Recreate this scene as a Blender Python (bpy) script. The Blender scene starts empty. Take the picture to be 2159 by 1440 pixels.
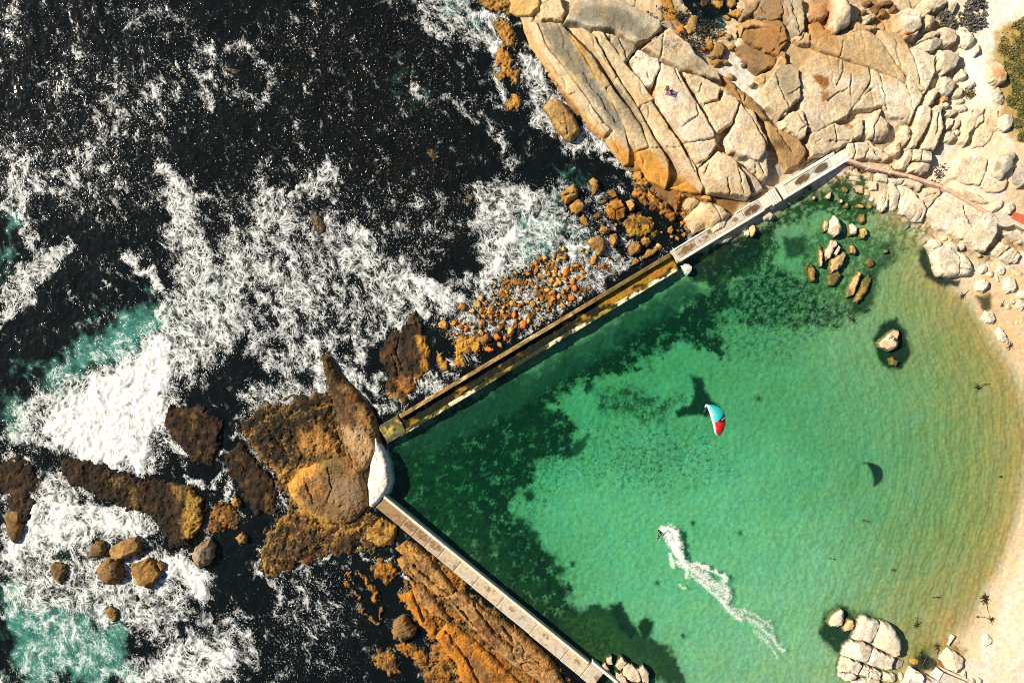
import bpy, bmesh, math, random
import numpy as np
from mathutils import Vector, Matrix

# ------------------------------------------------------------------ camera, sky, sun, exposure
scene = bpy.context.scene
S = 0.09                      # metres per photo pixel at sea level
CX, CY = 1079.5, 720.0
HCAM = 2159 * S * 28.0 / 36.0
cam_d = bpy.data.cameras.new("camera"); cam_d.lens = 28.0; cam_d.sensor_width = 36.0
cam_d.clip_start = 1.0; cam_d.clip_end = 6000.0
cam = bpy.data.objects.new("camera", cam_d); scene.collection.objects.link(cam)
cam.location = (0, 0, HCAM); cam.rotation_euler = (0, 0, 0)
scene.camera = cam

SUN_EL, SUN_DX, SUN_DY = 38.0, 0.943, -0.334        # shadows fall towards +x, a little -y
world = bpy.data.worlds.new("World"); scene.world = world; world.use_nodes = True
wn = world.node_tree; wn.nodes.clear()
wo = wn.nodes.new("ShaderNodeOutputWorld"); wb = wn.nodes.new("ShaderNodeBackground")
sk = wn.nodes.new("ShaderNodeTexSky"); sk.sky_type = 'NISHITA'; sk.sun_disc = False
sk.sun_elevation = math.radians(SUN_EL)
sk.sun_rotation = math.atan2(-SUN_DX, -SUN_DY)
wb.inputs["Strength"].default_value = 0.05
wn.links.new(sk.outputs[0], wb.inputs[0]); wn.links.new(wb.outputs[0], wo.inputs[0])
sun_d = bpy.data.lights.new("sun", 'SUN'); sun_d.energy = 5.0; sun_d.angle = math.radians(0.5)
sun_d.color = (1.0, 0.90, 0.74)
sun = bpy.data.objects.new("sun", sun_d); scene.collection.objects.link(sun)
ce = math.cos(math.radians(SUN_EL)); n_ = math.hypot(SUN_DX, SUN_DY)
sun.rotation_euler = Vector((SUN_DX / n_ * ce, SUN_DY / n_ * ce, -math.sin(math.radians(SUN_EL)))).to_track_quat('-Z', 'Y').to_euler()
sun.location = (-60, 20, 80)
scene.view_settings.view_transform = 'Standard'; scene.view_settings.look = 'None'
scene.view_settings.exposure = 0.68; scene.view_settings.gamma = 1.0
scene.render.engine = "CYCLES"; scene.cycles.use_denoising = False; scene.cycles.filter_width = 1.0
scene.cycles.max_bounces = 6; scene.cycles.diffuse_bounces = 2; scene.cycles.glossy_bounces = 2
scene.cycles.transmission_bounces = 4; scene.cycles.transparent_max_bounces = 12; scene.cycles.volume_bounces = 0
scene.cycles.caustics_reflective = False; scene.cycles.caustics_refractive = False

# ------------------------------------------------------------------ maps: photo pixel <-> ground plan
def W(px, z=0.0):
    """plan position (x, y) in metres of map points, at elevation z"""
    p = np.asarray(px, dtype=np.float64).reshape(-1, 2)
    k = S * (HCAM - z) / HCAM
    return np.stack([(p[:, 0] - CX) * k, (CY - p[:, 1]) * k], axis=1)
def PX(x, y, z):
    k = HCAM / (HCAM - z) / S
    return CX + x * k, CY - y * k
def R(ox, oy, s=3.0):
    return lambda pts: [(ox + a / s, oy + b / s) for a, b in pts]
rA = R(1620, 0); rB = R(1080, 0); rC = R(540, 0); rD = R(1080, 480); rE = R(540, 480)
rF = R(540, 960); rG = R(1080, 960); rH = R(1620, 960); rI = R(0, 960); rJ = R(1620, 480); rK = R(0, 480)
rP = R(880, 540, 5.54); rQ = R(1160, 360, 5.54); rV = R(1340, 0, 5.54); rX = R(1400, 300, 5.14)
rY = R(2020, 430, 8.47); rZ = R(1880, 1340, 9.0)
rN = lambda pts: list(pts)

# ------------------------------------------------------------------ noise
def _hash(i, j, seed):
    h = (i.astype(np.int64) * 374761393 + j.astype(np.int64) * 668265263 + seed * 1274126177) & 0xFFFFFFFF
    h = ((h ^ (h >> 13)) * 1274126177) & 0xFFFFFFFF
    h = ((h ^ (h >> 16)) * 2246822519) & 0xFFFFFFFF
    return h ^ (h >> 15)
def vnoise(x, y, seed=0):
    """gradient noise about -1..1"""
    xi = np.floor(x); yi = np.floor(y); fx = x - xi; fy = y - yi
    xi = xi.astype(np.int64); yi = yi.astype(np.int64)
    u = fx * fx * fx * (fx * (fx * 6 - 15) + 10); v = fy * fy * fy * (fy * (fy * 6 - 15) + 10)
    def g(a, b, dx, dy):
        h = _hash(a, b, seed).astype(np.float64) * (2 * math.pi / 4294967296.0)
        return np.cos(h) * dx + np.sin(h) * dy
    n00 = g(xi, yi, fx, fy); n10 = g(xi + 1, yi, fx - 1, fy)
    n01 = g(xi, yi + 1, fx, fy - 1); n11 = g(xi + 1, yi + 1, fx - 1, fy - 1)
    return 1.5 * ((n00 * (1 - u) + n10 * u) * (1 - v) + (n01 * (1 - u) + n11 * u) * v)
def fbm(x, y, size, octaves=4, seed=0, gain=0.5):
    a, s, f, t = 1.0, 0.0, 1.0 / size, 0.0
    for k in range(octaves):
        s = s + a * vnoise(x * f + 17.3 * k, y * f - 9.1 * k, seed + k); t += a
        a *= gain; f *= 2.03
    return s / t * 1.25
def ridged(x, y, size, octaves=4, seed=0):
    a, s, f, t = 1.0, 0.0, 1.0 / size, 0.0
    for k in range(octaves):
        s = s + a * (1 - np.abs(vnoise(x * f + 7.7 * k, y * f + 3.1 * k, seed + k))); t += a
        a *= 0.5; f *= 2.1
    return s / t
def worley(x, y, size, seed=0):
    """F1, F2 of jittered cells"""
    x = x / size; y = y / size
    xi = np.floor(x); yi = np.floor(y)
    f1 = np.full(x.shape, 9.0); f2 = np.full(x.shape, 9.0)
    for di in (-1, 0, 1):
        for dj in (-1, 0, 1):
            h = _hash(xi + di, yi + dj, seed)
            px = xi + di + (h & 0xFFFF) / 65536.0; py = yi + dj + (h >> 16) / 65536.0
            d = np.hypot(px - x, py - y)
            f2 = np.minimum(f2, np.maximum(f1, d)); f1 = np.minimum(f1, d)
    return f1 * size, f2 * size
def sstep(a, b, x):
    t = np.clip((x - a) / (b - a), 0, 1)
    return t * t * (3 - 2 * t)
def sdpoly(x, y, poly):
    """signed distance to polygon, positive inside"""
    p = np.asarray(poly, dtype=np.float64); q = np.roll(p, -1, axis=0)
    d = np.full(x.shape, 1e18); inside = np.zeros(x.shape, dtype=bool)
    for (ax, ay), (bx, by) in zip(p, q):
        ex, ey = bx - ax, by - ay; wx = x - ax; wy = y - ay
        t = np.clip((wx * ex + wy * ey) / max(ex * ex + ey * ey, 1e-12), 0, 1)
        d = np.minimum(d, (wx - ex * t) ** 2 + (wy - ey * t) ** 2)
        if ay != by:
            c = ((ay > y) != (by > y)) & (x < (bx - ax) * (y - ay) / (by - ay) + ax)
            inside ^= c
    d = np.sqrt(d)
    return np.where(inside, d, -d)
def dline(x, y, line):
    d = np.full(x.shape, 1e18)
    for (ax, ay), (bx, by) in zip(line[:-1], line[1:]):
        ex, ey = bx - ax, by - ay; wx = x - ax; wy = y - ay
        t = np.clip((wx * ex + wy * ey) / max(ex * ex + ey * ey, 1e-12), 0, 1)
        d = np.minimum(d, (wx - ex * t) ** 2 + (wy - ey * t) ** 2)
    return np.sqrt(d)
def mix(a, b, m):
    return a + (np.asarray(b, dtype=np.float64) - a) * m[..., None]

# ------------------------------------------------------------------ elevation of the land and sea bed
CTRL = [(0,0,-4),(300,0,-4),(500,300,-4),(900,100,-3),(1000,300,-3),(1100,400,-2),(1200,350,-1.5),(700,500,-3),(400,700,-3),(100,1100,-3),
 (100,1400,-4),(400,1300,-3),(600,1300,-3),(700,1200,-2),(0,700,-4),(600,950,-.8),(1000,650,-.6),(1150,580,-.45),(1250,500,-.45),(1350,470,-.5),
 (1400,500,-.35),(900,780,-.4),(800,850,-.3),(900,1250,-.4),(1000,1350,-.1),(1080,30,-.4),(1130,100,-.2),(1200,180,.3),(1290,320,-.3),(1400,400,-.15),
 (1250,80,2.2),(1350,200,2.6),(1450,250,3),(1450,110,2.2),(1550,350,2.4),(1600,300,2.6),(1480,420,.5),(1520,470,.9),(1555,75,.1),(1510,20,-.3),
 (1480,55,-.45),(1440,20,-.3),(1570,170,1.2),(1620,260,1.8),(1700,100,3.2),(1750,200,3.2),(1800,250,3.2),(1900,200,4),(2000,100,4.4),(2100,100,5),
 (2159,0,5.6),(2159,250,5.4),(2100,400,4.4),(1990,330,3.2),(1850,330,1.9),(1780,345,1.0),(1900,400,1.5),(2000,450,1.7),(2100,500,1.8),(2159,480,2.4),
 (1700,330,1.6),(1650,380,.8),
 (1790,380,-.35),(1860,440,-.25),(1940,475,-.12),(1960,560,-.1),(2060,600,.12),(2110,680,.08),(2159,760,.02),(2155,900,-.24),(2159,1000,-.17),(2152,1100,-.08),
 (2122,1213,-.07),(2090,1313,-.02),(2159,1160,.12),(2040,1440,.25),(2159,1250,.8),(2120,1400,.8),(2159,1440,1),(2000,900,-.75),(1900,700,-.7),(1800,600,-.75),(1700,500,-1.0),
 (1700,440,-1.),(1800,450,-.6),(1600,520,-1.6),(1700,650,-1.25),(1700,800,-1.8),(1900,900,-1.0),(1800,1000,-1.5),(1600,900,-2.2),(1500,750,-2.5),(1400,650,-2.8),
 (1200,800,-3),(1100,900,-3),(900,980,-3),(1000,1050,-2.8),(1300,950,-2.4),(1400,1100,-2.1),(1200,1100,-2.2),(1150,1200,-2.2),(1300,1300,-1.6),(1500,1300,-1.3),
 (1700,1200,-1.15),(1800,1100,-1.15),(2000,1100,-.72),(2050,1250,-.22),(1950,1250,-.45),(1900,1350,-.4),(1700,1400,-.8),(1500,1440,-.9),(2000,1380,-.08),(1950,1400,-.12),
 (1600,1000,-2.0),(1600,1100,-1.7),(2100,1000,-.42),(2080,800,-.38)]
_c = np.array(CTRL, dtype=np.float64); _d = (_c[:, 0] > 820) & (_c[:, 2] < -1.0) & (_c[:, 1] > 420) & ~((_c[:, 0] < 1100) & (_c[:, 1] < 700)); _c[_d, 2] = -1.0 + (_c[_d, 2] + 1.0) * .42; _cp = np.stack([(_c[:,0]-CX)*S, (CY-_c[:,1])*S], 1)
def _phi(r2): return np.where(r2 > 1e-9, 0.5 * r2 * np.log(np.maximum(r2, 1e-9)), 0.0)
_n = len(_c)
_K = _phi(((_cp[:, None] - _cp[None]) ** 2).sum(-1)) + np.eye(_n) * 30.0
_P = np.concatenate([np.ones((_n, 1)), _cp], 1)
_M = np.block([[_K, _P], [_P.T, np.zeros((3, 3))]])
_w = np.linalg.solve(_M, np.concatenate([_c[:, 2], np.zeros(3)]))
GX = np.linspace(-110, 110, 221); GY = np.linspace(-78, 78, 157)
_gx, _gy = np.meshgrid(GX, GY)
_q = np.stack([_gx.ravel(), _gy.ravel()], 1)
_qc = np.stack([np.clip(_q[:,0], -97, 97), np.clip(_q[:,1], -65, 65)], 1)
_ZG = (_phi(((_qc[:, None] - _cp[None]) ** 2).sum(-1)) @ _w[:_n] + _w[_n] + _qc @ _w[_n+1:]).reshape(_gx.shape)
_ZG = np.clip(_ZG, -4.5, 7.5)
def gz(x, y):
    """smooth elevation"""
    u = np.clip((np.asarray(x, dtype=np.float64) + 110) / 1.0, 0, 219.999); v = np.clip((np.asarray(y, dtype=np.float64) + 78) / 1.0, 0, 155.999)
    i = u.astype(int); j = v.astype(int); fu = u - i; fv = v - j
    return (_ZG[j, i] * (1 - fu) + _ZG[j, i + 1] * fu) * (1 - fv) + (_ZG[j + 1, i] * (1 - fu) + _ZG[j + 1, i + 1] * fu) * fv

# ------------------------------------------------------------------ mesh and object helpers
def link(o, parent=None):
    scene.collection.objects.link(o)
    if parent is not None: o.parent = parent
    return o
def mesh_obj(name, verts, faces, mat, parent=None, attrs=None, smooth=True):
    """verts (n,3) array; faces (m,4) or (m,3) int array"""
    verts = np.ascontiguousarray(verts, dtype=np.float32); faces = np.ascontiguousarray(faces, dtype=np.int32)
    me = bpy.data.meshes.new(name); m, k = faces.shape
    me.vertices.add(len(verts)); me.vertices.foreach_set("co", verts.ravel())
    me.loops.add(m * k); me.loops.foreach_set("vertex_index", faces.ravel())
    me.polygons.add(m); me.polygons.foreach_set("loop_start", np.arange(0, m * k, k, dtype=np.int32))
    me.polygons.foreach_set("use_smooth", np.full(m, smooth, dtype=bool))
    for an, av in (attrs or {}).items():
        av = np.ascontiguousarray(av, dtype=np.float32)
        if av.ndim == 1:
            a = me.attributes.new(an, 'FLOAT', 'POINT'); a.data.foreach_set("value", av)
        elif av.shape[1] == 3:
            a = me.attributes.new(an, 'FLOAT_VECTOR', 'POINT'); a.data.foreach_set("vector", av.ravel())
        else:
            a = me.attributes.new(an, 'FLOAT_COLOR', 'POINT'); a.data.foreach_set("color", av.ravel())
    me.update(calc_edges=True); me.validate()
    if mat is not None: me.materials.append(mat)
    return link(bpy.data.objects.new(name, me), parent)
def grid_faces(ny, nx, keep=None):
    idx = np.arange(ny * nx).reshape(ny, nx)
    f = np.stack([idx[:-1, :-1], idx[:-1, 1:], idx[1:, 1:], idx[1:, :-1]], -1).reshape(-1, 4)
    return f if keep is None else f[keep.ravel()]
def grid_obj(name, x, y, z, mat, parent=None, attrs=None, keep=None, smooth=True):
    ny, nx = x.shape
    f = grid_faces(ny, nx, keep)
    used = np.zeros(ny * nx, dtype=bool); used[f] = True
    re = np.cumsum(used) - 1
    v = np.stack([x.ravel(), y.ravel(), z.ravel()], 1)[used]
    at = {}
    for k, a in (attrs or {}).items():
        at[k] = (a.reshape(ny * nx, -1) if a.ndim == 3 else a.ravel())[used]
    return mesh_obj(name, v, re[f], mat, parent, at, smooth)
def tag(o, label=None, cat=None, group=None, kind=None):
    if label: o['label'] = label
    if cat: o['category'] = cat
    if group: o['group'] = group
    if kind or cat: o['kind'] = kind or 'thing'
    return o
def empty(name, loc, label, cat, group=None):
    o = bpy.data.objects.new(name, None); o.location = loc; o.empty_display_size = 0.5
    link(o); return tag(o, label, cat, group)

# ------------------------------------------------------------------ materials
def new_mat(name):
    m = bpy.data.materials.new(name); m.use_nodes = True
    nt = m.node_tree; nt.nodes.clear()
    out = nt.nodes.new("ShaderNodeOutputMaterial")
    return m, nt, out
class NB:
    """short node building"""
    def __init__(s, nt): s.nt = nt
    def n(s, t, **kw):
        o = s.nt.nodes.new(t)
        for k, v in kw.items(): setattr(o, k, v)
        return o
    def l(s, a, b): s.nt.links.new(a, b)
    def attr(s, name, out="Fac"):
        a = s.n("ShaderNodeAttribute"); a.attribute_type = 'GEOMETRY'; a.attribute_name = name
        return a.outputs[out]
    def val(s, v, sock):
        if isinstance(v, (int, float)): sock.default_value = v
        elif isinstance(v, tuple): sock.default_value = v if len(v) == 4 or sock.type == 'VECTOR' else (*v, 1)
        else: s.l(v, sock)
    def math(s, op, a, b=0.0, clamp=False):
        m = s.n("ShaderNodeMath", operation=op, use_clamp=clamp)
        s.val(a, m.inputs[0]); s.val(b, m.inputs[1]); return m.outputs[0]
    def ss(s, a, b, x):
        m = s.n("ShaderNodeMapRange", interpolation_type='SMOOTHSTEP')
        s.val(x, m.inputs[0]); s.val(a, m.inputs[1]); s.val(b, m.inputs[2]); return m.outputs[0]
    def lin(s, x, a, b, c, d):
        m = s.n("ShaderNodeMapRange")
        s.val(x, m.inputs[0]); s.val(a, m.inputs[1]); s.val(b, m.inputs[2]); s.val(c, m.inputs[3]); s.val(d, m.inputs[4]); return m.outputs[0]
    def mixc(s, f, a, b, blend='MIX'):
        m = s.n("ShaderNodeMix", data_type='RGBA', blend_type=blend)
        s.val(f, m.inputs[0]); s.val(a, m.inputs[6]); s.val(b, m.inputs[7]); return m.outputs[2]
    def noise(s, vec, scale, detail=4, rough=0.55, dist=0.0):
        n = s.n("ShaderNodeTexNoise"); n.inputs["Scale"].default_value = scale; n.inputs["Detail"].default_value = detail
        n.inputs["Roughness"].default_value = rough; n.inputs["Distortion"].default_value = dist
        if vec is not None: s.l(vec, n.inputs["Vector"])
        return n
    def pos(s): return s.n("ShaderNodeNewGeometry").outputs["Position"]
def stone_mat(name, rough=0.9, spread=(0.66, 1.28), bump=0.5, fine=5.0, speck=.5):
    """vertex colour times fine mineral grain"""
    m, nt, out = new_mat(name); b = NB(nt); P = b.pos()
    col = b.attr("col", "Color")
    n1 = b.noise(P, fine, 6, 0.7).outputs["Fac"]; n2 = b.noise(P, 1.3, 5, 0.6).outputs["Fac"]
    k = b.math('MULTIPLY', b.lin(n1, 0.3, 0.7, spread[0], spread[1]), b.lin(n2, 0.3, 0.7, 0.82, 1.16))
    n3 = b.noise(P, 1.9, 9, 0.74, .3).outputs["Fac"]; n4 = b.noise(P, .33, 4, .6).outputs["Fac"]
    k = b.math('MULTIPLY', k, b.lin(b.ss(0.545, 0.66, n3), 0, 1, 1.06, 1.06 - speck))
    bs = b.n("ShaderNodeBsdfPrincipled"); cc = b.n("ShaderNodeCombineColor")
    b.l(k, cc.inputs[0]); b.l(k, cc.inputs[1]); b.l(k, cc.inputs[2])
    tint = b.mixc(b.ss(.35, .65, n4), (1.07, .99, .86), (.97, 1.0, 1.04))
    b.l(b.mixc(1.0, b.mixc(1.0, col, cc.outputs[0], 'MULTIPLY'), tint, 'MULTIPLY'), bs.inputs["Base Color"])
    wet = b.attr("wet")
    b.l(b.lin(wet, 0, 1, rough, 0.32), bs.inputs["Roughness"])
    bs.inputs["Specular IOR Level"].default_value = 0.25
    bp = b.n("ShaderNodeBump"); bp.inputs["Strength"].default_value = bump; bp.inputs["Distance"].default_value = 0.15
    b.l(n1, bp.inputs["Height"]); b.l(bp.outputs[0], bs.inputs["Normal"])
    b.l(bs.outputs[0], out.inputs[0])
    return m
M_STONE = stone_mat("granite")
M_GROUND = stone_mat("sand_and_bedrock", 0.95, (0.85, 1.12), 0.25, 4.0, .10)
M_CONC = stone_mat("weathered_concrete", 0.9, (0.82, 1.12), 0.2, 5.0, .25)
def plain_mat(name, col, rough=0.6, var=0.15, scale=8.0):
    m, nt, out = new_mat(name); b = NB(nt)
    n1 = b.noise(b.pos(), scale, 4).outputs["Fac"]
    bs = b.n("ShaderNodeBsdfPrincipled")
    lo = tuple(c * (1 - var) for c in col); hi = tuple(min(1, c * (1 + var)) for c in col)
    b.l(b.mixc(n1, lo, hi), bs.inputs["Base Color"]); bs.inputs["Roughness"].default_value = rough
    b.l(bs.outputs[0], out.inputs[0]); return m

CREAM = (.55, .45, .32); PALE = (.62, .55, .43); TAN = (.46, .34, .20); BROWN = (.20, .115, .05); ORANGE = (.42, .17, .025)
GOLD = (.44, .25, .06); DARK = (.013, .0115, .008); GREY = (.28, .26, .21); WHITE = (.68, .64, .57); SAND = (.61, .50, .395)
OLIVE = (.15, .13, .03); RUST = (.30, .12, .03); MOSS = (.05, .06, .02)
# ------------------------------------------------------------------ stains and growths with a shape of their own
# (outline in map points, colour, opacity, soft edge, wander, break-up 0..1, grain in metres, on: g ground / r rock)
PAINT = []
def paint(poly, col, op=0.8, soft=10, warp=14, brk=0.0, size=2.0, on='gr'):
    if on == 'g' and col[1] == .019 and soft > 3: paint(poly, (.05, .075, .022), op * .55, soft * 1.5, warp * 1.1, max(brk - .06, 0), size * .6, on)
    p = np.array(poly, dtype=np.float64); m = soft + warp + 4
    PAINT.append((p, col, op, soft, warp, brk, size, on, (p[:,0].min()-m, p[:,1].min()-m, p[:,0].max()+m, p[:,1].max()+m)))
def apply_paint(x, y, z, col, on):
    u, v = PX(x, y, z)
    bx = (u.min(), v.min(), u.max(), v.max())
    for k, (p, c, op, soft, warp, brk, size, tg, bb) in enumerate(PAINT):
        if on not in tg or bb[0] > bx[2] or bb[2] < bx[0] or bb[1] > bx[3] or bb[3] < bx[1]: continue
        sel = (u > bb[0]) & (u < bb[2]) & (v > bb[1]) & (v < bb[3])
        if not sel.any(): continue
        xs, ys = x[sel], y[sel]
        wv = fbm(xs, ys, size, 6, 100 + k, 0.68)
        sd = sdpoly(u[sel], v[sel], p) + warp * wv
        m = sstep(-soft, soft, sd) * op
        if brk > 0:
            b = 0.5 + 0.5 * fbm(xs, ys, size * 0.5, 5, 300 + k, 0.68) + .22 * fbm(xs, ys, size * .13, 3, 340 + k)
            m = m * sstep(brk - 0.12, brk + 0.12, b)
        c0 = col[sel]; col[sel] = mix(c0, c, m)
    return col
LICHEN = (.13, .12, .09)
# --- big outcrop: dark lichen, orange tide stains
paint(rB([(170,150),(320,160),(400,300),(470,400),(560,560),(660,700),(720,840),(660,830),(560,720),(470,560),(330,420),(230,270)]), LICHEN, .85, 10, 16, 0, 3)
paint(rB([(370,60),(480,20),(640,30),(800,110),(880,180),(850,270),(780,250),(640,170),(480,170),(400,130)]), LICHEN, .8, 14, 18, .0, 3)
paint(rB([(340,170),(430,280),(560,430),(640,500),(600,520),(480,400),(380,260)]), (.24,.17,.09), .8, 10, 14, .3, 2)
paint(rB([(600,210),(700,260),(760,300),(720,380),(640,300)]), LICHEN, .7, 10, 14, .4, 2)
paint(rB([(620,520),(700,560),(780,680),(840,800),(800,860),(730,760),(650,640)]), LICHEN, .75, 12, 14, .36, 2)
paint(rB([(950,250),(1040,230),(1080,290),(1020,340),(950,320)]), LICHEN, .8, 8, 16, .45, 1.5)
paint(rB([(1080,410),(1180,380),(1220,420),(1150,460),(1090,440)]), (.2,.15,.09), .7, 8, 10, .3, 2)
paint(rB([(380,30),(720,0),(950,100),(900,130),(700,40),(480,40),(380,100)]), TAN, .4, 8, 8, .3, 2)
paint(rB([(0,0),(130,0),(60,110),(0,110)]), GOLD, .6, 10, 14, .3, 2)
paint(rB([(55,120),(110,170),(230,420),(360,600),(520,780),(590,860),(560,880),(480,800),(330,620),(200,440),(90,290)]), (.48,.27,.08), .75, 5, 8, .1, 2)
paint(rB([(590,880),(690,900),(740,960),(830,940),(900,960),(970,1050),(1060,1130),(1140,1180),(1240,1260),(1000,1220),(820,1150),(700,1060)]), (.46,.22,.035), .95, 12, 18, .1, 2.5)
paint(rB([(900,880),(1000,960),(1100,1060),(1180,1140),(1190,1200),(1060,1150),(960,1040)]), (.36,.20,.06), .6, 12, 12, .3, 2)
paint(rB([(1180,1100),(1300,1150),(1500,1210),(1500,1250),(1240,1220)]), (.36,.24,.10), .7, 12, 14, .35, 2)
paint(rB([(860,560),(920,560),(900,640),(860,610)]), (.40,.22,.05), .7, 5, 6, .1, 1)
paint(rB([(350,180),(420,260),(520,440),(640,600),(620,600),(500,460),(400,290)]), (.38,.22,.03), .6, 3, 6, .2, 1)
# --- upper right bedrock
paint(rA([(0,100),(90,130),(130,260),(60,380),(0,400),(-60,300)]), (.26,.13,.045), .9, 10, 14, .1, 2)
paint(rA([(0,0),(90,0),(110,120),(0,130),(-80,60)]), (.22,.13,.06), .8, 8, 12, .1, 2)
paint(rA([(260,140),(330,130),(420,220),(470,260),(460,360),(340,350),(270,250)]), (.32,.16,.05), .85, 14, 20, .2, 3)
paint(rA([(245,10),(330,0),(420,20),(400,100),(380,180),(260,130)]), RUST, .8, 12, 14, .1, 2)
paint(rA([(130,280),(280,260),(420,360),(600,430),(560,480),(400,430),(250,440),(100,400)]), (.34,.22,.10), .8, 16, 22, .25, 3)
paint(rA([(690,90),(820,80),(850,200),(880,290),(780,300),(700,210)]), (.36,.22,.09), .7, 14, 20, .2, 3)
paint(rA([(280,480),(320,470),(380,500),(390,540),(350,570),(300,520)]), (.20,.07,.008), .95, 3, 5, 0, 1)
paint(rA([(335,585),(380,580),(382,640),(345,640)]), (.22,.08,.01), .9, 3, 5, 0, 1)
paint(rA([(590,560),(640,560),(610,600)]), (.2,.1,.03), .8, 4, 5, 0, 1)
paint(rA([(740,640),(810,640),(800,665),(750,665)]), (.16,.11,.05), .8, 5, 8, .3, 1)
paint(rA([(440,760),(550,790),(540,820),(480,800)]), (.2,.1,.03), .7, 4, 6, .1, 1)
paint(rA([(50,440),(80,400),(140,420),(180,480),(190,560),(140,650),(100,600),(60,520)]), (.22,.18,.11), .75, 8, 12, .2, 2)  # darker brown over the upper part of the cracked slab
paint(rA([(-20,760),(60,830),(200,880),(260,1000),(200,1060),(100,1060),(-20,960)]), (.34,.20,.08), .8, 12, 18, .3, 2)
paint(rA([(30,890),(100,890),(110,930),(50,950)]), (.12,.06,.02), .8, 5, 8, .2, 1)
paint(rA([(850,200),(930,210),(900,240),(860,235)]), (.42,.17,.04), .9, 4, 5, 0, 1, 'r')
paint(rA([(1420,430),(1480,430),(1510,480),(1470,500),(1420,470)]), (.52,.22,.06), .7, 8, 10, .2, 1, 'r')
paint(rA([(300,260),(520,240),(700,330),(860,520),(700,520),(560,420),(380,380)]), (.40,.27,.13), .6, 24, 30, .32, 3, 'r')
paint(rA([(380,560),(640,600),(820,660),(900,760),(640,720),(430,700)]), (.36,.27,.16), .5, 24, 30, .42, 3, 'r')
paint(rA([(700,560),(880,560),(920,700),(760,700)]), (.66,.60,.50), .7, 24, 24, .2, 3, 'r')
paint(rB([(700,500),(900,700),(1090,900),(1200,1060),(1150,1080),(950,820),(740,600)]), (.45,.30,.14), .55, 14, 18, .30, 2.5, 'r')
paint(rB([(940,400),(1040,430),(1300,860),(1260,880),(1150,700)]), (.52,.36,.19), .45, 14, 20, .35, 2.5, 'r')
paint(rB([(1100,460),(1400,600),(1600,900),(1560,1000),(1300,700)]), (.52,.36,.19), .4, 20, 26, .40, 3, 'r')
# sand and soil
paint(rA([(1330,-60),(1700,-60),(1700,90),(1520,160),(1470,260),(1410,400),(1420,540),(1440,680),(1300,690),(1240,600),(1290,480),(1220,400),(1250,320),(1330,240),(1360,120)]), (.66,.60,.53), 1, 10, 10, 0, 2, 'g')
paint(rA([(1180,820),(1260,900),(1240,960),(1200,1080),(1100,1160),(1040,1140),(1040,980),(1100,940)]), (.62,.54,.45), .9, 8, 8, 0, 2, 'g')
paint(rA([(1240,680),(1460,660),(1470,900),(1420,960),(1240,960)]), (.58,.46,.32), .8, 10, 14, 0, 2, 'g')
paint(rA([(1440,960),(1700,880),(1700,1360),(1420,1340),(1500,1240)]), (.56,.42,.26), .8, 10, 14, .1, 2, 'g')
paint(rA([(1470,180),(1560,120),(1700,80),(1700,920),(1560,880),(1470,780),(1420,560),(1400,400),(1420,300)]), (.30,.21,.05), .9, 14, 24, .2, 2, 'g')
paint(rA([(1500,300),(1620,260),(1700,300),(1700,820),(1580,760),(1530,500)]), (.07,.075,.012), .75, 14, 24, .42, 1.6, 'g')
paint(rV([(700,560),(830,620),(1030,660),(1180,560),(1290,680),(1440,900),(1520,1180),(1660,1380),(1600,1440),(1480,1330),(1250,1080),(1000,900),(860,720)]), (.55,.50,.43), 1, 5, 6, 0, 2, 'g')
paint(rQ([(620,1080),(760,960),(900,940),(960,1000),(940,1100),(800,1140),(640,1140)]), (.50,.48,.44), .95, 6, 6, 0, 2, 'g')
paint([(1590,400),(1640,340),(1700,300),(1760,300),(1740,330),(1640,390)], (.40,.33,.26), .7, 6, 10, .3, 2, 'g')
# gritty beach floor near the rocks
paint([(2040,600),(2100,560),(2180,560),(2180,760),(2130,760),(2080,680)], (.52,.36,.19), .8, 8, 8, .0, 2, 'g')
paint([(1060,100),(1180,180),(1250,270),(1330,340),(1480,400),(1560,400),(1600,400),(1500,500),(1400,560),(1330,560),(1180,480),(1100,200)], (.16,.085,.025), .95, 14, 20, 0, 2.5, 'g')
paint([(1160,370),(1300,380),(1400,420),(1440,520),(1380,560),(1250,540)], (.05,.035,.018), .9, 14, 24, .35, 2.5, 'g')
paint(rA([(0,200),(200,420),(420,760),(560,900),(480,1000),(200,1080),(0,900)]), (.24,.16,.08), .7, 20, 30, .3, 3, 'g')
paint([(870,1150),(960,1200),(1100,1310),(1270,1440),(1150,1500),(900,1440),(850,1300)], (.05,.04,.015), .95, 10, 20, 0, 2.5, 'g')
# --- weed on the pool floor
WEED = (.010, .019, .009); WEED2 = (.030, .050, .012)
paint([(820,960),(850,925),(1090,790),(1130,830),(1160,870),(1215,900),(1190,960),(1130,990),(1090,1040),(1060,1080),(1110,1100),(1135,1150),(1190,1210),(1200,1280),(1290,1360),(1290,1440),(1230,1440),(815,1060)], WEED, 1.0, 8, 52, .34, 4.2, 'g')
paint([(820,960),(900,930),(980,960),(1010,1080),(1100,1180),(1200,1290),(1150,1300),(820,1060)], WEED2, .5, 16, 40, .45, 4, 'g')
paint([(1060,850),(1160,790),(1260,735),(1350,680),(1450,630),(1530,590),(1560,640),(1500,690),(1520,740),(1440,720),(1370,760),(1300,780),(1240,800),(1160,850),(1120,900)], WEED, 1.0, 8, 52, .34, 4.2, 'g')
paint([(840,935),(1080,800),(1440,588),(1480,620),(1110,850),(900,960)], (.035,.055,.032), .88, 14, 24, .24, 3, 'g')
paint([(1420,560),(1600,490),(1680,430),(1780,360),(1830,390),(1850,450),(1800,470),(1740,440),(1690,470),(1640,480),(1620,560),(1560,590),(1500,600)], WEED2, 1.0, 6, 40, .38, 3.2, 'g')
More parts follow.
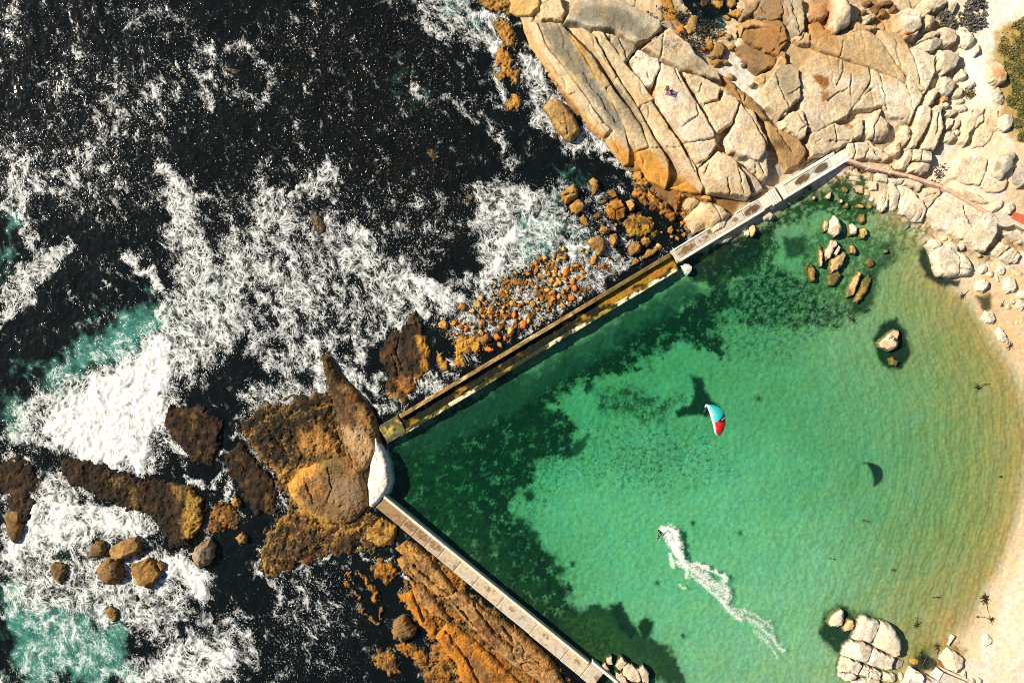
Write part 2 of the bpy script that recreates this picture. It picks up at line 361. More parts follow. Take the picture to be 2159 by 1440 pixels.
paint([(1420,560),(1540,500),(1620,480),(1600,560),(1500,600)], WEED, 1., 6, 34, .35, 3, 'g')
paint([(1550,600),(1640,560),(1700,600),(1760,640),(1830,650),(1750,690),(1640,690),(1560,680)], WEED, 1, 6, 34, .50, 2.2, 'g')
paint([(1455,790),(1478,798),(1490,830),(1510,850),(1525,862),(1490,880),(1470,872),(1430,882),(1425,868),(1455,855),(1465,830)], WEED, .95, 4, 10, 0, 2, 'g')
paint([(1255,820),(1330,815),(1400,850),(1440,840),(1400,890),(1330,880),(1280,870)], WEED, .8, 10, 34, .5, 3, 'g')
paint([(1190,965),(1215,930),(1243,915),(1236,940),(1205,968)], WEED, .8, 4, 8, .2, 2, 'g')
paint([(1300,960),(1420,930),(1460,960),(1380,1010),(1310,990)], WEED, .6, 16, 30, .62, 1.2, 'g')
paint([(1170,1310),(1230,1275),(1300,1285),(1310,1310),(1390,1350),(1430,1390),(1445,1440),(1250,1440)], (.022,.03,.012), .95, 8, 22, .12, 3, 'g')
paint([(1190,1300),(1280,1300),(1330,1370),(1400,1400),(1380,1440),(1260,1430)], (.09,.085,.016), .7, 8, 22, .5, 1.6, 'g')
paint([(1285,1275),(1310,1268),(1325,1300),(1345,1330),(1330,1345),(1305,1320)], WEED, .95, 4, 8, .05, 2, 'g')
paint([(1345,1320),(1360,1300),(1380,1310),(1375,1335),(1355,1345)], WEED, .95, 4, 8, .05, 2, 'g')
paint([(1050,930),(1250,880),(1500,900),(1560,1000),(1400,1050),(1200,1010),(1120,1120),(1060,1060)], WEED, .75, 20, 40, .66, 2.0, 'g')
paint([(1500,600),(1700,560),(1800,660),(1650,760),(1520,760)], WEED, .7, 20, 40, .62, 2.0, 'g')
for cx, cy, r in [(1115,1045,12),(1095,1100,10),(1125,1130,12),(1130,1160,10),(1160,1180,12),(1180,1200,9),(1208,1188,6),(1170,1225,9),(1200,1240,7),(1460,1104,4),(1560,1124,4),(1385,1228,4),(1600,840,6),(1440,1340,5)]:
    paint([(cx-r,cy-r*.6),(cx,cy-r),(cx+r,cy-.4*r),(cx+r*.7,cy+r),(cx-r*.5,cy+r)], WEED, .85, 4, 8, .1, 1, 'g')
paint([(1690,500),(1800,480),(1870,520),(1850,600),(1830,660),(1760,640),(1690,600)], (.05,.07,.02), .8, 10, 26, .42, 2.2, 'g')
paint([(1780,600),(1850,560),(1840,640),(1800,665)], WEED, .75, 8, 16, .25, 2, 'g')
paint([(1650,500),(1700,500),(1700,540),(1660,545)], WEED, .8, 6, 14, .25, 2, 'g')
paint([(1850,440),(1950,440),(1960,500),(1880,560),(1840,540)], (.06,.07,.018), .7, 12, 26, .5, 2.0, 'g')
paint([(1860,520),(1890,505),(1880,560),(1850,570)], WEED, .7, 8, 14, .35, 2, 'g')
paint([(1935,530),(1958,505),(1975,580),(2010,588),(2020,605),(1985,600),(1950,585)], WEED, .95, 5, 10, .08, 2, 'g')
paint([(1842,715),(1862,680),(1890,672),(1910,700),(1920,745),(1900,776),(1875,778),(1853,760)], WEED, .97, 5, 9, .05, 2, 'g')
paint([(1727,1335),(1745,1285),(1775,1275),(1805,1298),(1808,1340),(1790,1385),(1765,1380),(1745,1360)], WEED, .92, 6, 14, .2, 2, 'g')
paint([(1800,1290),(1840,1290),(1860,1310),(1820,1310)], WEED, .6, 6, 12, .35, 2, 'g')
paint([(1925,1360),(1990,1350),(2040,1370),(2000,1420),(1925,1400)], (.16,.13,.02), .7, 8, 12, .3, 1.5, 'g')
paint([(1920,1395),(1945,1370),(1975,1395),(1980,1412),(1930,1415)], WEED, .9, 5, 10, .25, 1, 'g')
paint([(2060,625),(2088,620),(2090,650),(2075,660)], WEED, .85, 5, 8, .15, 1, 'g')
paint([(2005,590),(2025,590),(2022,605),(2008,603)], WEED, .9, 3, 6, .1, 1, 'g')
# --- weed and gold growth on the sea rocks
def weedrock(poly, c=DARK, op=.9, soft=8, warp=18, brk=.2, size=2.5): paint(poly, c, op, soft, warp, brk, size, 'r')
# ------------------------------------------------------------------ stones: a relief over a traced outline
GROUPS = {}
def rock(name, label, cat, poly, h, col=CREAM, style='b', seed=None, base=None, group=None, cracks=(), col2=None, tilt=None,
         rnd=None, rel=None, rib=None, tide=0.0, sp=None, facets=None, crackw=0.11, crackd=0.60, parent=None, mott=0.5, warp=None, rough=0.0, tidecol=(.030, .024, .014)):
    """style b = boulder, s = slab with rounded rim, k = blocky boulder, f = weed-grown tidal shelf"""
    if seed is None: seed = (int(poly[0][0] * 13 + poly[0][1] * 7 + len(poly) * 31) % 9000) + 10
    rg = np.random.default_rng(seed)
    pz = np.mean([gz(*W([p], 0)[0]) for p in poly]); pz = max(pz, 0) if base is None else base
    P = W(poly, pz + h * 0.6)
    lo = P.min(0); hi = P.max(0); ext = float(min(hi - lo)); size = float(max(hi - lo))
    if sp is None: sp = {'s': 0.14, 'f': 0.15}.get(style, min(max(size / 46, 0.06), 0.16))
    m = 0.55
    nx = int((hi[0] - lo[0] + 2 * m) / sp) + 2; ny = int((hi[1] - lo[1] + 2 * m) / sp) + 2
    x, y = np.meshgrid(lo[0] - m + sp * np.arange(nx), lo[1] - m + sp * np.arange(ny))
    if warp is None: warp = min(0.06 * size, 0.35) if style != 'f' else 0.9
    ws = max(size * 0.22, 0.6) if style != 'f' else 2.2
    xw = x + warp * fbm(x, y, ws, 3, seed); yw = y + warp * fbm(x, y, ws, 3, seed + 50)
    if style == 'f': xw = xw + .45 * fbm(x, y, .7, 4, seed + 51, .65); yw = yw + .45 * fbm(x, y, .7, 4, seed + 52, .65)
    sd = sdpoly(xw, yw, P)
    if style == 's' and tide == 0: sd = sd + .05
    mx = max(float(sd.max()), 0.05)
    if rnd is None: rnd = {'b': mx * 0.95, 'k': mx * 0.55, 's': min(0.42, mx * 0.6), 'f': min(1.6, mx * .8)}[style]
    t = np.clip(sd / rnd, 0, 1); p = {'b': 1.9, 'k': 2.4, 's': 2.1, 'f': 1.5}[style]
    prof = (1 - (1 - t) ** p) ** (1 / p)
    z = h * prof
    if facets is None: facets = {'b': 5, 'k': 4, 's': 0, 'f': 0}[style]
    c0 = P.mean(0)
    for k in range(facets):
        a = rg.uniform(0, 2 * math.pi); sl = rg.uniform(0.05, 0.42) * h / max(ext * .5, .2); off = rg.uniform(0.78, 1.04) * h
        pl = off - sl * ((x - c0[0]) * math.cos(a) + (y - c0[1]) * math.sin(a) - ext * rg.uniform(.0, .22))
        kk = 0.06 * h; z = np.where(np.abs(z - pl) < kk, np.minimum(z, pl) - (kk - np.abs(z - pl)) ** 2 / (4 * kk), np.minimum(z, pl))
    ins = sstep(0.0, 0.25, sd)
    if rel is None: rel = {'b': .10 * min(size / 4, 1.2), 'k': .07 * min(size / 4, 1.2), 's': .26, 'f': .5}[style]
    big = fbm(x, y, max(size * .3, .9) if style in 'bk' else 4.5, 3, seed + 1)
    med = fbm(x, y, max(size * .1, .35) if style in 'bk' else 1.3, 4, seed + 2)
    fin = fbm(x, y, .32, 3, seed + 3)
    rd = ridged(x, y, max(size * .25, .8) if style in 'bk' else 2.2, 4, seed + 4)
    # long axis of the outline: grain, streaks and hairline joints run along it
    ev, evec = np.linalg.eigh(np.cov(P.T)); ax = evec[:, 1]
    al = (x - c0[0]) * ax[0] + (y - c0[1]) * ax[1]; ac = -(x - c0[0]) * ax[1] + (y - c0[1]) * ax[0]
    hair = ridged(al / 5.0 + .12 * med, ac + .35 * med, 1.6 if style in 'sf' else .9, 2, seed + 31)
    joint = sstep(.955, .992, hair) * sstep(-.1, .35, fbm(x, y, 3.0, 2, seed + 32))
    z = z + ins * (rel * big + rel * .20 * med + min(rel * .25, .045) * fin - (.16 if style in 'sf' else .05) * joint - rel * .30 * sstep(.86, .98, rd))
    if style == 'f': z = z + ins * (.22 * med + .10 * fin)
    if rough > 0:
        r2 = ridged(x + .5 * med, y + .5 * big, 2.6, 4, seed + 41); r3 = ridged(al / 2.5 + .4 * med, ac, .9, 3, seed + 42)
        z = z + ins * rough * (.26 * fbm(x, y, 1.5, 5, seed + 43, .6) - .34 * sstep(.84, .99, r2) - .16 * sstep(.86, .99, r3) + .07 * fin)
    if tilt is not None: z = z + (tilt[0] * (x - c0[0]) + tilt[1] * (y - c0[1]))
    if rib is not None:
        a, wl, am = rib; s_ = ((x - c0[0]) * -math.sin(a) + (y - c0[1]) * math.cos(a)) / wl + .9 * fbm(x, y, wl * 3, 3, seed + 9)
        q = s_ - np.floor(s_)
        z = z - ins * am * (np.exp(-((q - .5) / .09) ** 2) * sstep(-.35, .3, fbm(x, y, wl * 2.5, 2, seed + 11)))
    cr = np.zeros_like(z)
    for line in cracks:
        L = W(line, pz + h * .8)
        d = dline(x + .30 * fbm(x, y, 1.6, 3, seed + 21), y + .30 * fbm(x, y, 1.6, 3, seed + 22), L)
        g = np.exp(-(d / (crackw * (1 + .5 * fbm(x, y, 2, 2, seed + 23)))) ** 2) * (.45 + .55 * sstep(-.4, .2, fbm(x, y, 1.8, 2, seed + 24))); z = z - crackd * g; cr = np.maximum(cr, g)
    z = np.where(sd < 0, np.minimum(z, 0) + np.maximum(sd, -m) * 3.2, z)
    gr = gz(x, y)
    if base is None:
        zz = np.maximum(gr, -1.2) - 0.12 + z if style in 'sf' else gz(*c0) - 0.12 + np.minimum(0, gr - gz(*c0)) * (1 - t) + z
    else: zz = base + z
    # colour of the stone itself
    c = np.empty(x.shape + (3,)); c[:] = col
    tone = 1 + .22 * fbm(x, y, max(size * .35, 1.2), 4, seed + 5) + .16 * fbm(x, y, .5, 4, seed + 6)
    c2 = col2 if col2 is not None else tuple(v * w for v, w in zip(col, (.62, .55, .46)))
    mm = sstep(.05, .55, fbm(x, y, max(size * .3, 1.0), 5, seed + 7, .62)) * mott
    c = mix(c, c2, mm); c = c * tone[..., None]
    c = c * (1 + .20 * fbm(al / 6.0, ac, .55, 4, seed + 33))[..., None]
    if rough > 0:
        q1 = fbm(x, y, 2.4, 6, seed + 44, .7); q2 = fbm(x, y, 1.4, 6, seed + 45, .7); q3 = fbm(x, y, .5, 4, seed + 46, .7)
        c = mix(c, (.42, .17, .022), sstep(.0, .35, q2) * .55 * rough)
        c = mix(c, (.045, .032, .018), sstep(-.02, .22, q1 + .3 * q3) * .85 * min(rough, 1))
        c = mix(c, (.24, .09, .02), sstep(.05, .4, fbm(x, y, 1.9, 5, seed + 47, .65)) * .6 * rough)
        c = c * np.array((.84, .76, .70))
    elif tide == 0 and style != 'f':
        lz = fbm(x, y, 1.1, 6, seed + 34, .68) + .35 * fbm(x, y, 6, 2, seed + 35)
        c = mix(c, (.17, .145, .10), sstep(.34, .62, lz) * .62)
        c = mix(c, (.50, .30, .12), sstep(.30, .75, fbm(x, y, 2.6, 4, seed + 36)) * .35)
    wet = np.zeros_like(z)
    c = apply_paint(x, y, zz, c, 'r')
    c = mix(c, (.05, .035, .02), np.clip(cr, 0, 1) * .25)  # cracks darkened in the colour too, painted shade over the carved groove
    if tide > 0:
        wv = .35 * fbm(x, y, 1.2, 4, seed + 8)
        tb = 1 - sstep(tide * .35, tide, zz + wv * tide)
        c = mix(c, tidecol, tb * .9)
        gb = sstep(tide * .3, tide * .8, zz + wv * tide) * (1 - sstep(tide * .9, tide * 1.7, zz + wv * tide))
        c = mix(c, (.34, .20, .035), gb * .55); wet = tb
    attrs = {"col": np.concatenate([np.clip(c, .004, .85), np.ones(x.shape + (1,))], -1), "wet": wet}
    keep = (sd[:-1, :-1] > -m) | (sd[1:, 1:] > -m) | (sd[:-1, 1:] > -m) | (sd[1:, :-1] > -m)
    ox, oy = float(c0[0]), float(c0[1]); oz = 0.0
    o = grid_obj(name, x - ox, y - oy, zz, M_STONE, parent, attrs, keep)
    o.location = (ox, oy, oz)
    if parent is None: tag(o, label, cat, group)
    return o
def ell(cx, cy, rx, ry, ang=0.0, n=11, seed=0, jit=0.16):
    rg = np.random.default_rng(int(seed + cx * 7 + cy * 3)); a = math.radians(ang); out = []
    for k in range(n):
        th = 2 * math.pi * k / n; r = 1 + rg.uniform(-jit, jit)
        ex, ey = rx * r * math.cos(th), ry * r * math.sin(th)
        out.append((cx + ex * math.cos(a) - ey * math.sin(a), cy + ex * math.sin(a) + ey * math.cos(a)))
    return out
# ------------------------------------------------------------------ ground: one sheet, beach, pool floor, bedrock
def axis(a, b, step, far):
    d = np.arange(a, b + step * .5, step)
    e = np.cumsum(np.geomspace(step * 3, (far - b) / 4, 14)); e = e / e[-1] * (far - b)
    return np.concatenate([(a - e)[::-1], d, b + e])
def build_ground():
    x, y = np.meshgrid(axis(-30, 100, .2, 700), axis(-67, 67, .2, 600))
    z = gz(x, y)
    u, v = PX(x, y, np.clip(z, -4, 7))
    xc, yc = np.clip(x, -110, 110), np.clip(y, -80, 80)
    land = sdpoly(u, v, [(1060,-300),(1960,-300),(2020,60),(2040,150),(2020,230),(2050,300),(2000,400),(2160,520),(2100,570),(1990,560),(1900,470),(1830,380),(1780,345),(1640,420),(1500,505),(1400,560),(1330,560),(1200,480),(1100,150)])
    rockm = sstep(-14, 14, land + 20 * fbm(xc, yc, 4, 4, 5)) * sstep(-.5, -.1, z)
    f1, f2 = worley(xc + 1.2 * fbm(xc, yc, 5, 3, 61), yc + 1.2 * fbm(xc, yc, 5, 3, 62), 4.6, 63)
    edge = np.exp(-((f2 - f1) / .22) ** 2)
    hm = .5 * fbm(xc, yc, 6, 5, 7) + .22 * fbm(xc, yc, 1.6, 4, 8) - .35 * edge * sstep(-.2, .3, fbm(xc, yc, 9, 2, 64))
    z = z + rockm * (hm - .75 * sstep(.3, 1.2, z))
    uw = sstep(.1, -.25, z)
    # sand ripples along the shore, their relief also standing in for water caustics
    sh = W([(2130,560),(2100,640),(2135,720),(2175,800),(2185,1000),(2170,1100),(2130,1213),(2095,1313),(2060,1440),(2040,1600)])
    dsh = dline(xc, yc, sh)
    ph = dsh + 1.0 * fbm(xc, yc, 9, 3, 41) + .35 * fbm(xc, yc, 2.2, 3, 42)
    amp = sstep(62, 8, dsh) * uw
    am2 = .55 + .45 * fbm(xc, yc, 3, 3, 44)
    z = z + amp * (.038 * np.sin(ph * 2 * math.pi / .85) * am2 + .034 * np.sin(ph * 2 * math.pi / 2.6 + 2 * fbm(xc, yc, 6, 2, 45)))
    z = z + uw * (.10 * fbm(xc, yc, 1.0, 4, 43) + .10 * fbm(xc, yc, 5, 3, 46))  # floor bumps shaped to imitate a net of caustic light
    dry = (1 - uw) * (1 - rockm)
    z = z + dry * (.05 * fbm(xc, yc, 1.2, 4, 47) + .05 * ridged(xc, yc, 2.2, 3, 48) + .16 * np.minimum(worley(xc, yc, .8, 59)[0], .35) * sstep(-.3, .2, fbm(xc, yc, 5, 3, 57)))
    c = np.empty(x.shape + (3,)); c[:] = SAND
    c = mix(c, mix(np.broadcast_to(np.array((.325, .215, .078)), c.shape).copy(), (.325, .275, .155), sstep(6, 34, dsh + 5 * fbm(xc, yc, 8, 3, 58))), uw)
    uu, vv = u + 60 * fbm(xc, yc, 9, 3, 66), v + 60 * fbm(xc, yc, 9, 3, 67)
    c = mix(c, (.43, .37, .24), uw * sstep(-140, 120, sdpoly(uu, vv, [(1130,1020),(1400,900),(1620,960),(1760,1180),(1720,1440),(1450,1480),(1250,1260)])))
    c = mix(c, (.54, .41, .26), sstep(.35, .05, z) * (1 - uw))
    c = c * (1 + .06 * fbm(xc, yc, .5, 3, 49) + .05 * fbm(xc, yc, 4, 3, 50))[..., None]
    # loose scraps of weed lying on the pool floor
    fr = fbm(xc, yc, .75, 3, 51, .6)
    c = mix(c, (.05, .05, .02), uw * sstep(.86, 1.0, fr + .14 * fbm(xc, yc, 7, 2, 52)) * .85)
    rc = np.empty_like(c); rc[:] = (.46, .36, .23)
    rc = mix(rc, (.27, .17, .075), sstep(0, .6, fbm(xc, yc, 7, 5, 53)))
    rc = mix(rc, (.56, .48, .37), sstep(.1, .6, fbm(xc, yc, 4, 5, 54)) * .8)
    rc = mix(rc, (.07, .05, .03), edge * .5) * (1 + .25 * fbm(xc, yc, .6, 4, 55))[..., None]
    c = mix(c, rc, rockm)
    inside = (np.abs(x) < 105) & (np.abs(y) < 75)
    c[inside] = apply_paint(x[inside], y[inside], z[inside], c[inside], 'g')
    wet = sstep(.30, .08, z) * (1 - uw) * .6
    o = grid_obj("ground", x, y, z, M_GROUND, None, {"col": np.concatenate([np.clip(c, .004, .8), np.ones(x.shape + (1,))], -1), "wet": wet})
    tag(o, kind='structure', label="pale sand beach, pool floor and bare bedrock", cat="ground")
build_ground()

# ------------------------------------------------------------------ pool water: a clear absorbing body
POOL = [(793,1060),(806,1000),(812,940),(1430,552),(1790,328),(1900,330),(2400,400),(2400,1800),(1700,1800),(1243,1432)]
def build_pool():
    P = W(POOL)
    lo, hi = P.min(0), P.max(0); st = .25
    x, y = np.meshgrid(np.arange(lo[0], hi[0] + st, st), np.arange(lo[1], hi[1] + st, st))
    sd = sdpoly(x, y, P)
    z = .018 * fbm(x, y, 1.0, 3, 70) + .022 * fbm(x, y, 3.2, 2, 71)
    top = sd[:-1, :-1] > -.2
    ny, nx = x.shape
    # closed body: rippled top, flat bottom, sides
    idx = np.arange(ny * nx).reshape(ny, nx)
    f = grid_faces(ny, nx, top); fb = f[:, ::-1] + ny * nx
    e = np.concatenate([f[:, [0, 1]], f[:, [1, 2]], f[:, [2, 3]], f[:, [3, 0]]]); k1 = e[:, 0].astype(np.int64) * (ny * nx) + e[:, 1]; k2 = e[:, 1].astype(np.int64) * (ny * nx) + e[:, 0]
    be = e[~np.isin(k1, k2)]
    sides = np.stack([be[:, 1], be[:, 0], be[:, 0] + ny * nx, be[:, 1] + ny * nx], 1)
    v = np.concatenate([np.stack([x.ravel(), y.ravel(), z.ravel()], 1), np.stack([x.ravel(), y.ravel(), np.full(x.size, -6.0)], 1)])
    F = np.concatenate([f, fb, sides]); used = np.zeros(len(v), bool); used[F] = True; re = np.cumsum(used) - 1
    m, nt, out = new_mat("clear_green_water"); b = NB(nt)
    tr = b.n("ShaderNodeBsdfTransparent"); gl = b.n("ShaderNodeBsdfGlossy"); gl.inputs["Roughness"].default_value = .12
    fr = b.math('MULTIPLY', b.math('SUBTRACT', 1.0, b.n("ShaderNodeNewGeometry").outputs["Backfacing"]), .03)
    bp = b.n("ShaderNodeBump"); bp.inputs["Strength"].default_value = .35; bp.inputs["Distance"].default_value = .1
    b.l(b.noise(b.pos(), 1.6, 4).outputs["Fac"], bp.inputs["Height"]); b.l(bp.outputs[0], gl.inputs["Normal"])
    mx = b.n("ShaderNodeMixShader"); b.l(fr, mx.inputs[0]); b.l(tr.outputs[0], mx.inputs[1]); b.l(gl.outputs[0], mx.inputs[2])
    b.l(mx.outputs[0], out.inputs["Surface"])
    va = b.n("ShaderNodeVolumeAbsorption"); va.inputs["Color"].default_value = (.0, .875, .735, 1); va.inputs["Density"].default_value = .50
    b.l(va.outputs[0], out.inputs["Volume"])
    o = mesh_obj("pool_water", v[used], re[F], m)
    tag(o, kind='structure', label="clear green water of the walled tidal pool", cat="water")
build_pool()

# ------------------------------------------------------------------ open sea: dark kelp water, foam, teal surge
FOAM, TEAL, KELP = [], [], []     # (kind, points, half width / soft edge, strength)
def fpoly(p, s, soft=26): FOAM.append((1, p, soft, s))
def fline(p, w, s): FOAM.append((0, p, w, s))
fpoly([(130,850),(200,800),(290,740),(345,700),(375,720),(385,760),(360,830),(340,910),(300,1000),(230,990),(150,960),(80,920),(100,870)], 1.0, 22)
fpoly([(0,900),(60,830),(200,770),(330,690),(400,560),(480,600),(520,700),(440,780),(385,810),(335,980),(290,1008),(220,1000),(100,950),(0,930)], .60, 30)
fpoly([(340,400),(380,380),(430,410),(430,500),(470,560),(500,620),(460,700),(400,680),(380,560),(350,480)], .58, 22)
fline([(345,360),(380,400),(395,450),(400,520)], 20, .75); fline([(280,545),(320,580),(340,640),(350,700)], 13, .8)
fline([(400,560),(420,620),(440,690),(400,760)], 38, .62); fline([(480,520),(500,600),(490,680)], 26, .62)
fpoly([(480,420),(600,400),(700,470),(830,540),(900,600),(950,620),(900,650),(850,680),(800,700),(740,740),(700,820),(620,780),(560,720),(520,640),(470,560)], .34, 40)
fline([(590,420),(610,500),(630,580),(650,640)], 24, .66); fline([(740,490),(790,560),(850,620),(890,655)], 26, .70); fline([(690,470),(720,540),(800,620),(850,680)], 24, .60)
fline([(870,590),(920,620),(940,640)], 30, .92); fline([(650,730),(680,790),(690,840)], 20, .72); fline([(540,560),(600,600),(620,660)], 34, .62)
fline([(550,620),(600,700),(640,760)], 22, .55); fline([(560,420),(545,480),(540,540)], 20, .6); fline([(500,640),(540,720),(600,780),(620,830)], 22, .5)
fpoly([(1010,560),(1000,440),(1060,380),(1150,400),(1200,470),(1180,520),(1100,560),(1030,600)], .55, 24)
fline([(1090,480),(1050,540),(1015,600)], 20, .92); fline([(1005,410),(1040,480),(1080,510)], 18, .74); fline([(960,600),(1010,590),(1060,540)], 18, .55)
fpoly([(840,-20),(980,-20),(1040,40),(1060,110),(1010,110),(930,50)], .42, 20)
fline([(950,-10),(1000,30),(1060,40)], 13, .74); fline([(1040,50),(1045,150),(1062,230)], 11, .7); fline([(900,40),(925,65)], 20, .6)
fpoly([(1085,130),(1130,125),(1165,200),(1260,280),(1300,330),(1240,320),(1180,310),(1130,230)], .55, 16)
fline([(1110,135),(1140,180),(1160,215)], 24, .74); fline([(1225,265),(1262,295),(1282,315)], 15, .82); fline([(1140,200),(1150,280),(1200,300)], 12, .6)
fpoly([(70,1070),(120,1040),(280,1060),(340,1105),(300,1150),(200,1140),(100,1160),(20,1190),(0,1130)], .84, 20)
fpoly([(80,1000),(130,990),(180,1030),(140,1090),(70,1070)], .62, 16); fpoly([(345,1165),(390,1150),(450,1230),(440,1275),(370,1235),(320,1240),(340,1180)], .88, 16)
fpoly([(0,1160),(350,1160),(400,1300),(300,1340),(150,1300),(0,1310)], .56, 24); fpoly([(60,1310),(240,1300),(260,1440),(0,1440)], .34, 40)
fpoly([(240,1420),(320,1380),(420,1350),(500,1370),(515,1420),(420,1450),(250,1450)], .78, 26)
fline([(330,1310),(360,1360),(340,1400)], 20, .5); fpoly([(380,1310),(520,1290),(560,1400),(500,1440),(420,1440)], .38, 30)
fline([(20,1200),(80,1230),(180,1230),(280,1280)], 22, .5); fline([(100,1150),(90,1210),(150,1240)], 24, .66); fline([(200,1240),(260,1250),(330,1240)], 14, .66)
fline([(470,110),(540,100),(578,150),(540,210),(480,200)], 13, .34); fline([(430,110),(425,180),(440,210)], 16, .42)
fpoly([(0,600),(60,560),(130,500),(145,520),(90,600),(40,660),(0,680)], .52, 14); fpoly([(0,310),(60,330),(70,420),(30,470),(0,450)], .38, 20); fline([(0,440),(60,470),(90,560)], 14, .5)
fpoly([(950,650),(1100,570),(1200,500),(1300,540),(1350,545),(1250,620),(1100,700),(1000,730),(950,710)], .47, 16)
fline([(960,690),(1020,680),(1090,650)], 12, .5); fline([(1100,620),(1180,600),(1230,580)], 14, .6); fline([(1200,500),(1240,520),(1300,545)], 14, .62)
fline([(560,340),(550,400),(545,440)], 14, .5); fline([(690,350),(640,400),(600,430)], 14, .56); fpoly([(650,330),(720,340),(720,420),(640,430)], .36, 20)
fline([(560,1000),(500,960),(440,930),(385,910)], 8, .66); fline([(350,905),(375,930),(385,960)], 12, .68); fline([(385,1010),(430,1020),(470,1010)], 7, .66); fline([(490,960),(495,1010),(470,1040)], 8, .55)
fpoly([(0,960),(70,960),(90,1020),(60,1060),(0,1100)], .40, 20); fline([(25,960),(30,1060),(50,1110)], 8, .6)
fpoly([(500,820),(640,800),(690,840),(640,870),(520,880)], .42, 20); fline([(760,760),(800,700),(830,680)], 14, .55); fline([(700,760),(760,800),(800,820),(812,790)], 11, .68); fline([(870,800),(900,830),(930,800)], 8, .5)
fpoly([(600,1000),(620,1050),(590,1090),(550,1060)], .3, 16); fpoly([(560,1200),(650,1190),(700,1260),(680,1340),(590,1300)], .18, 40); fline([(640,1160),(680,1160)], 6, .66)
fline([(1000,230),(1060,300),(1080,360)], 12, .35); fline([(860,140),(870,180),(900,205)], 6, .58); fline([(930,200),(980,220),(1010,250)], 12, .4)
fpoly([(780,850),(900,780),(1000,740),(1010,770),(900,830),(840,870)], .30, 16); fline([(900,820),(912,790)], 8, .6)
fpoly([(1160,380),(1300,390),(1330,470),(1240,480),(1170,460)], .30, 16); fline([(1290,345),(1330,370),(1380,400)], 8, .58); fline([(1170,470),(1250,490),(1330,520)], 14, .5)
fpoly([(1530,50),(1560,60),(1545,100),(1500,110),(1470,90),(1490,60)], .16, 12); fline([(1510,40),(1530,58),(1560,75)], 3, .45)
# sparse flecks over the kelp
for p, s in [([(0,0),(40,0),(30,90),(0,110)],.40),([(90,180),(160,60),(200,120),(150,240),(110,260)],.24),([(230,130),(330,180),(300,300),(180,370),(120,400)],.25),([(330,120),(380,200),(340,300),(310,200)],.28),([(250,0),(400,0),(400,60),(260,80)],.20),([(410,120),(450,130),(440,220),(405,210)],.34),([(0,260),(90,300),(240,330),(330,400),(250,460),(60,440)],.22),([(560,60),(660,0),(760,40),(700,120)],.10),([(700,420),(900,380),(990,460),(900,560),(780,520)],.17),([(560,1180),(720,1170),(760,1300),(740,1440),(560,1440)],.12)]:
    fpoly(p, s, 40)
for p, s in [([(0,425),(40,470),(30,560),(0,560)],.9),([(60,770),(200,700),(260,640),(350,650),(345,710),(200,790),(90,850)],.95),([(0,860),(80,840),(60,910),(0,900)],.7),([(0,1230),(120,1290),(260,1330),(275,1450),(0,1450)],1.0),
             ([(150,1280),(240,1260),(260,1300),(180,1320)],.6),([(1090,430),(1180,430),(1225,500),(1150,525),(1080,500)],.8),([(1170,470),(1260,500),(1330,520),(1250,560),(1180,540)],.55),([(920,-20),(1010,-20),(1000,50),(960,40)],.8),([(848,120),(890,150),(885,205),(850,170)],.6),([(1205,360),(1240,360),(1240,385),(1210,385)],.5),
             ([(400,590),(460,590),(480,680),(420,700)],.4),([(60,1090),(140,1070),(160,1180),(60,1180)],.45),([(200,820),(300,820),(280,960),(180,940)],.15),([(1000,560),(1200,560),(1300,600),(1100,690),(960,700)],.28),([(1480,60),(1530,50),(1550,85),(1500,110)],.4)]:
    TEAL.append((1, p, 42, s))
for p, s in [([(560,40),(850,0),(960,120),(1000,300),(960,400),(800,420),(640,400),(560,260)],1.0),([(0,0),(560,0),(560,400),(300,480),(0,440)],.35),([(440,240),(560,260),(640,420),(480,420)],.8),([(780,400),(980,380),(980,520),(820,520)],.9),([(300,440),(460,440),(470,560),(300,540)],.5)]:
    KELP.append((1, p, 60, s))

for p, w, q in [([(500,900),(520,940),(560,990),(600,1040),(612,1060)],7,.5),([(540,1160),(535,1200),(570,1222),(620,1200),(660,1172),(710,1165)],7,.5),([(470,950),(500,990),(495,1040),(520,1090)],6,.5),([(430,1150),(450,1090),(440,1050)],6,.42),([(820,870),(850,800),(830,720)],7,.5),([(860,1150),(840,1190),(860,1240),(880,1290)],6,.42),([(700,760),(740,800),(780,850),(798,880)],8,.62),([(730,1140),(760,1160),(800,1165),(840,1170)],5,.42),([(100,1000),(150,985),(200,1010),(280,1050)],7,.5),([(1100,40),(1060,70),(1065,120),(1090,160)],7,.5),([(1170,230),(1150,260),(1170,300),(1210,305)],6,.5)]:
    fline(p, w, q)
def field(lst, u, v, nz, nw):
    F = np.zeros(u.shape)
    for kind, p, w, s in lst:
        p = np.array(p, dtype=np.float64); m = w * 2.2 + nw
        sel = (u > p[:,0].min() - m) & (u < p[:,0].max() + m) & (v > p[:,1].min() - m) & (v < p[:,1].max() + m)
        if not sel.any(): continue
        if kind: f = sstep(-w, w, sdpoly(u[sel], v[sel], p) + nw * nz[sel])
        else: f = np.exp(-(np.maximum(dline(u[sel], v[sel], p) + nw * .35 * nz[sel], 0) / w) ** 2)
        F[sel] = np.maximum(F[sel], f * s) if s > .3 else 1 - (1 - F[sel]) * (1 - f * s)
    return F
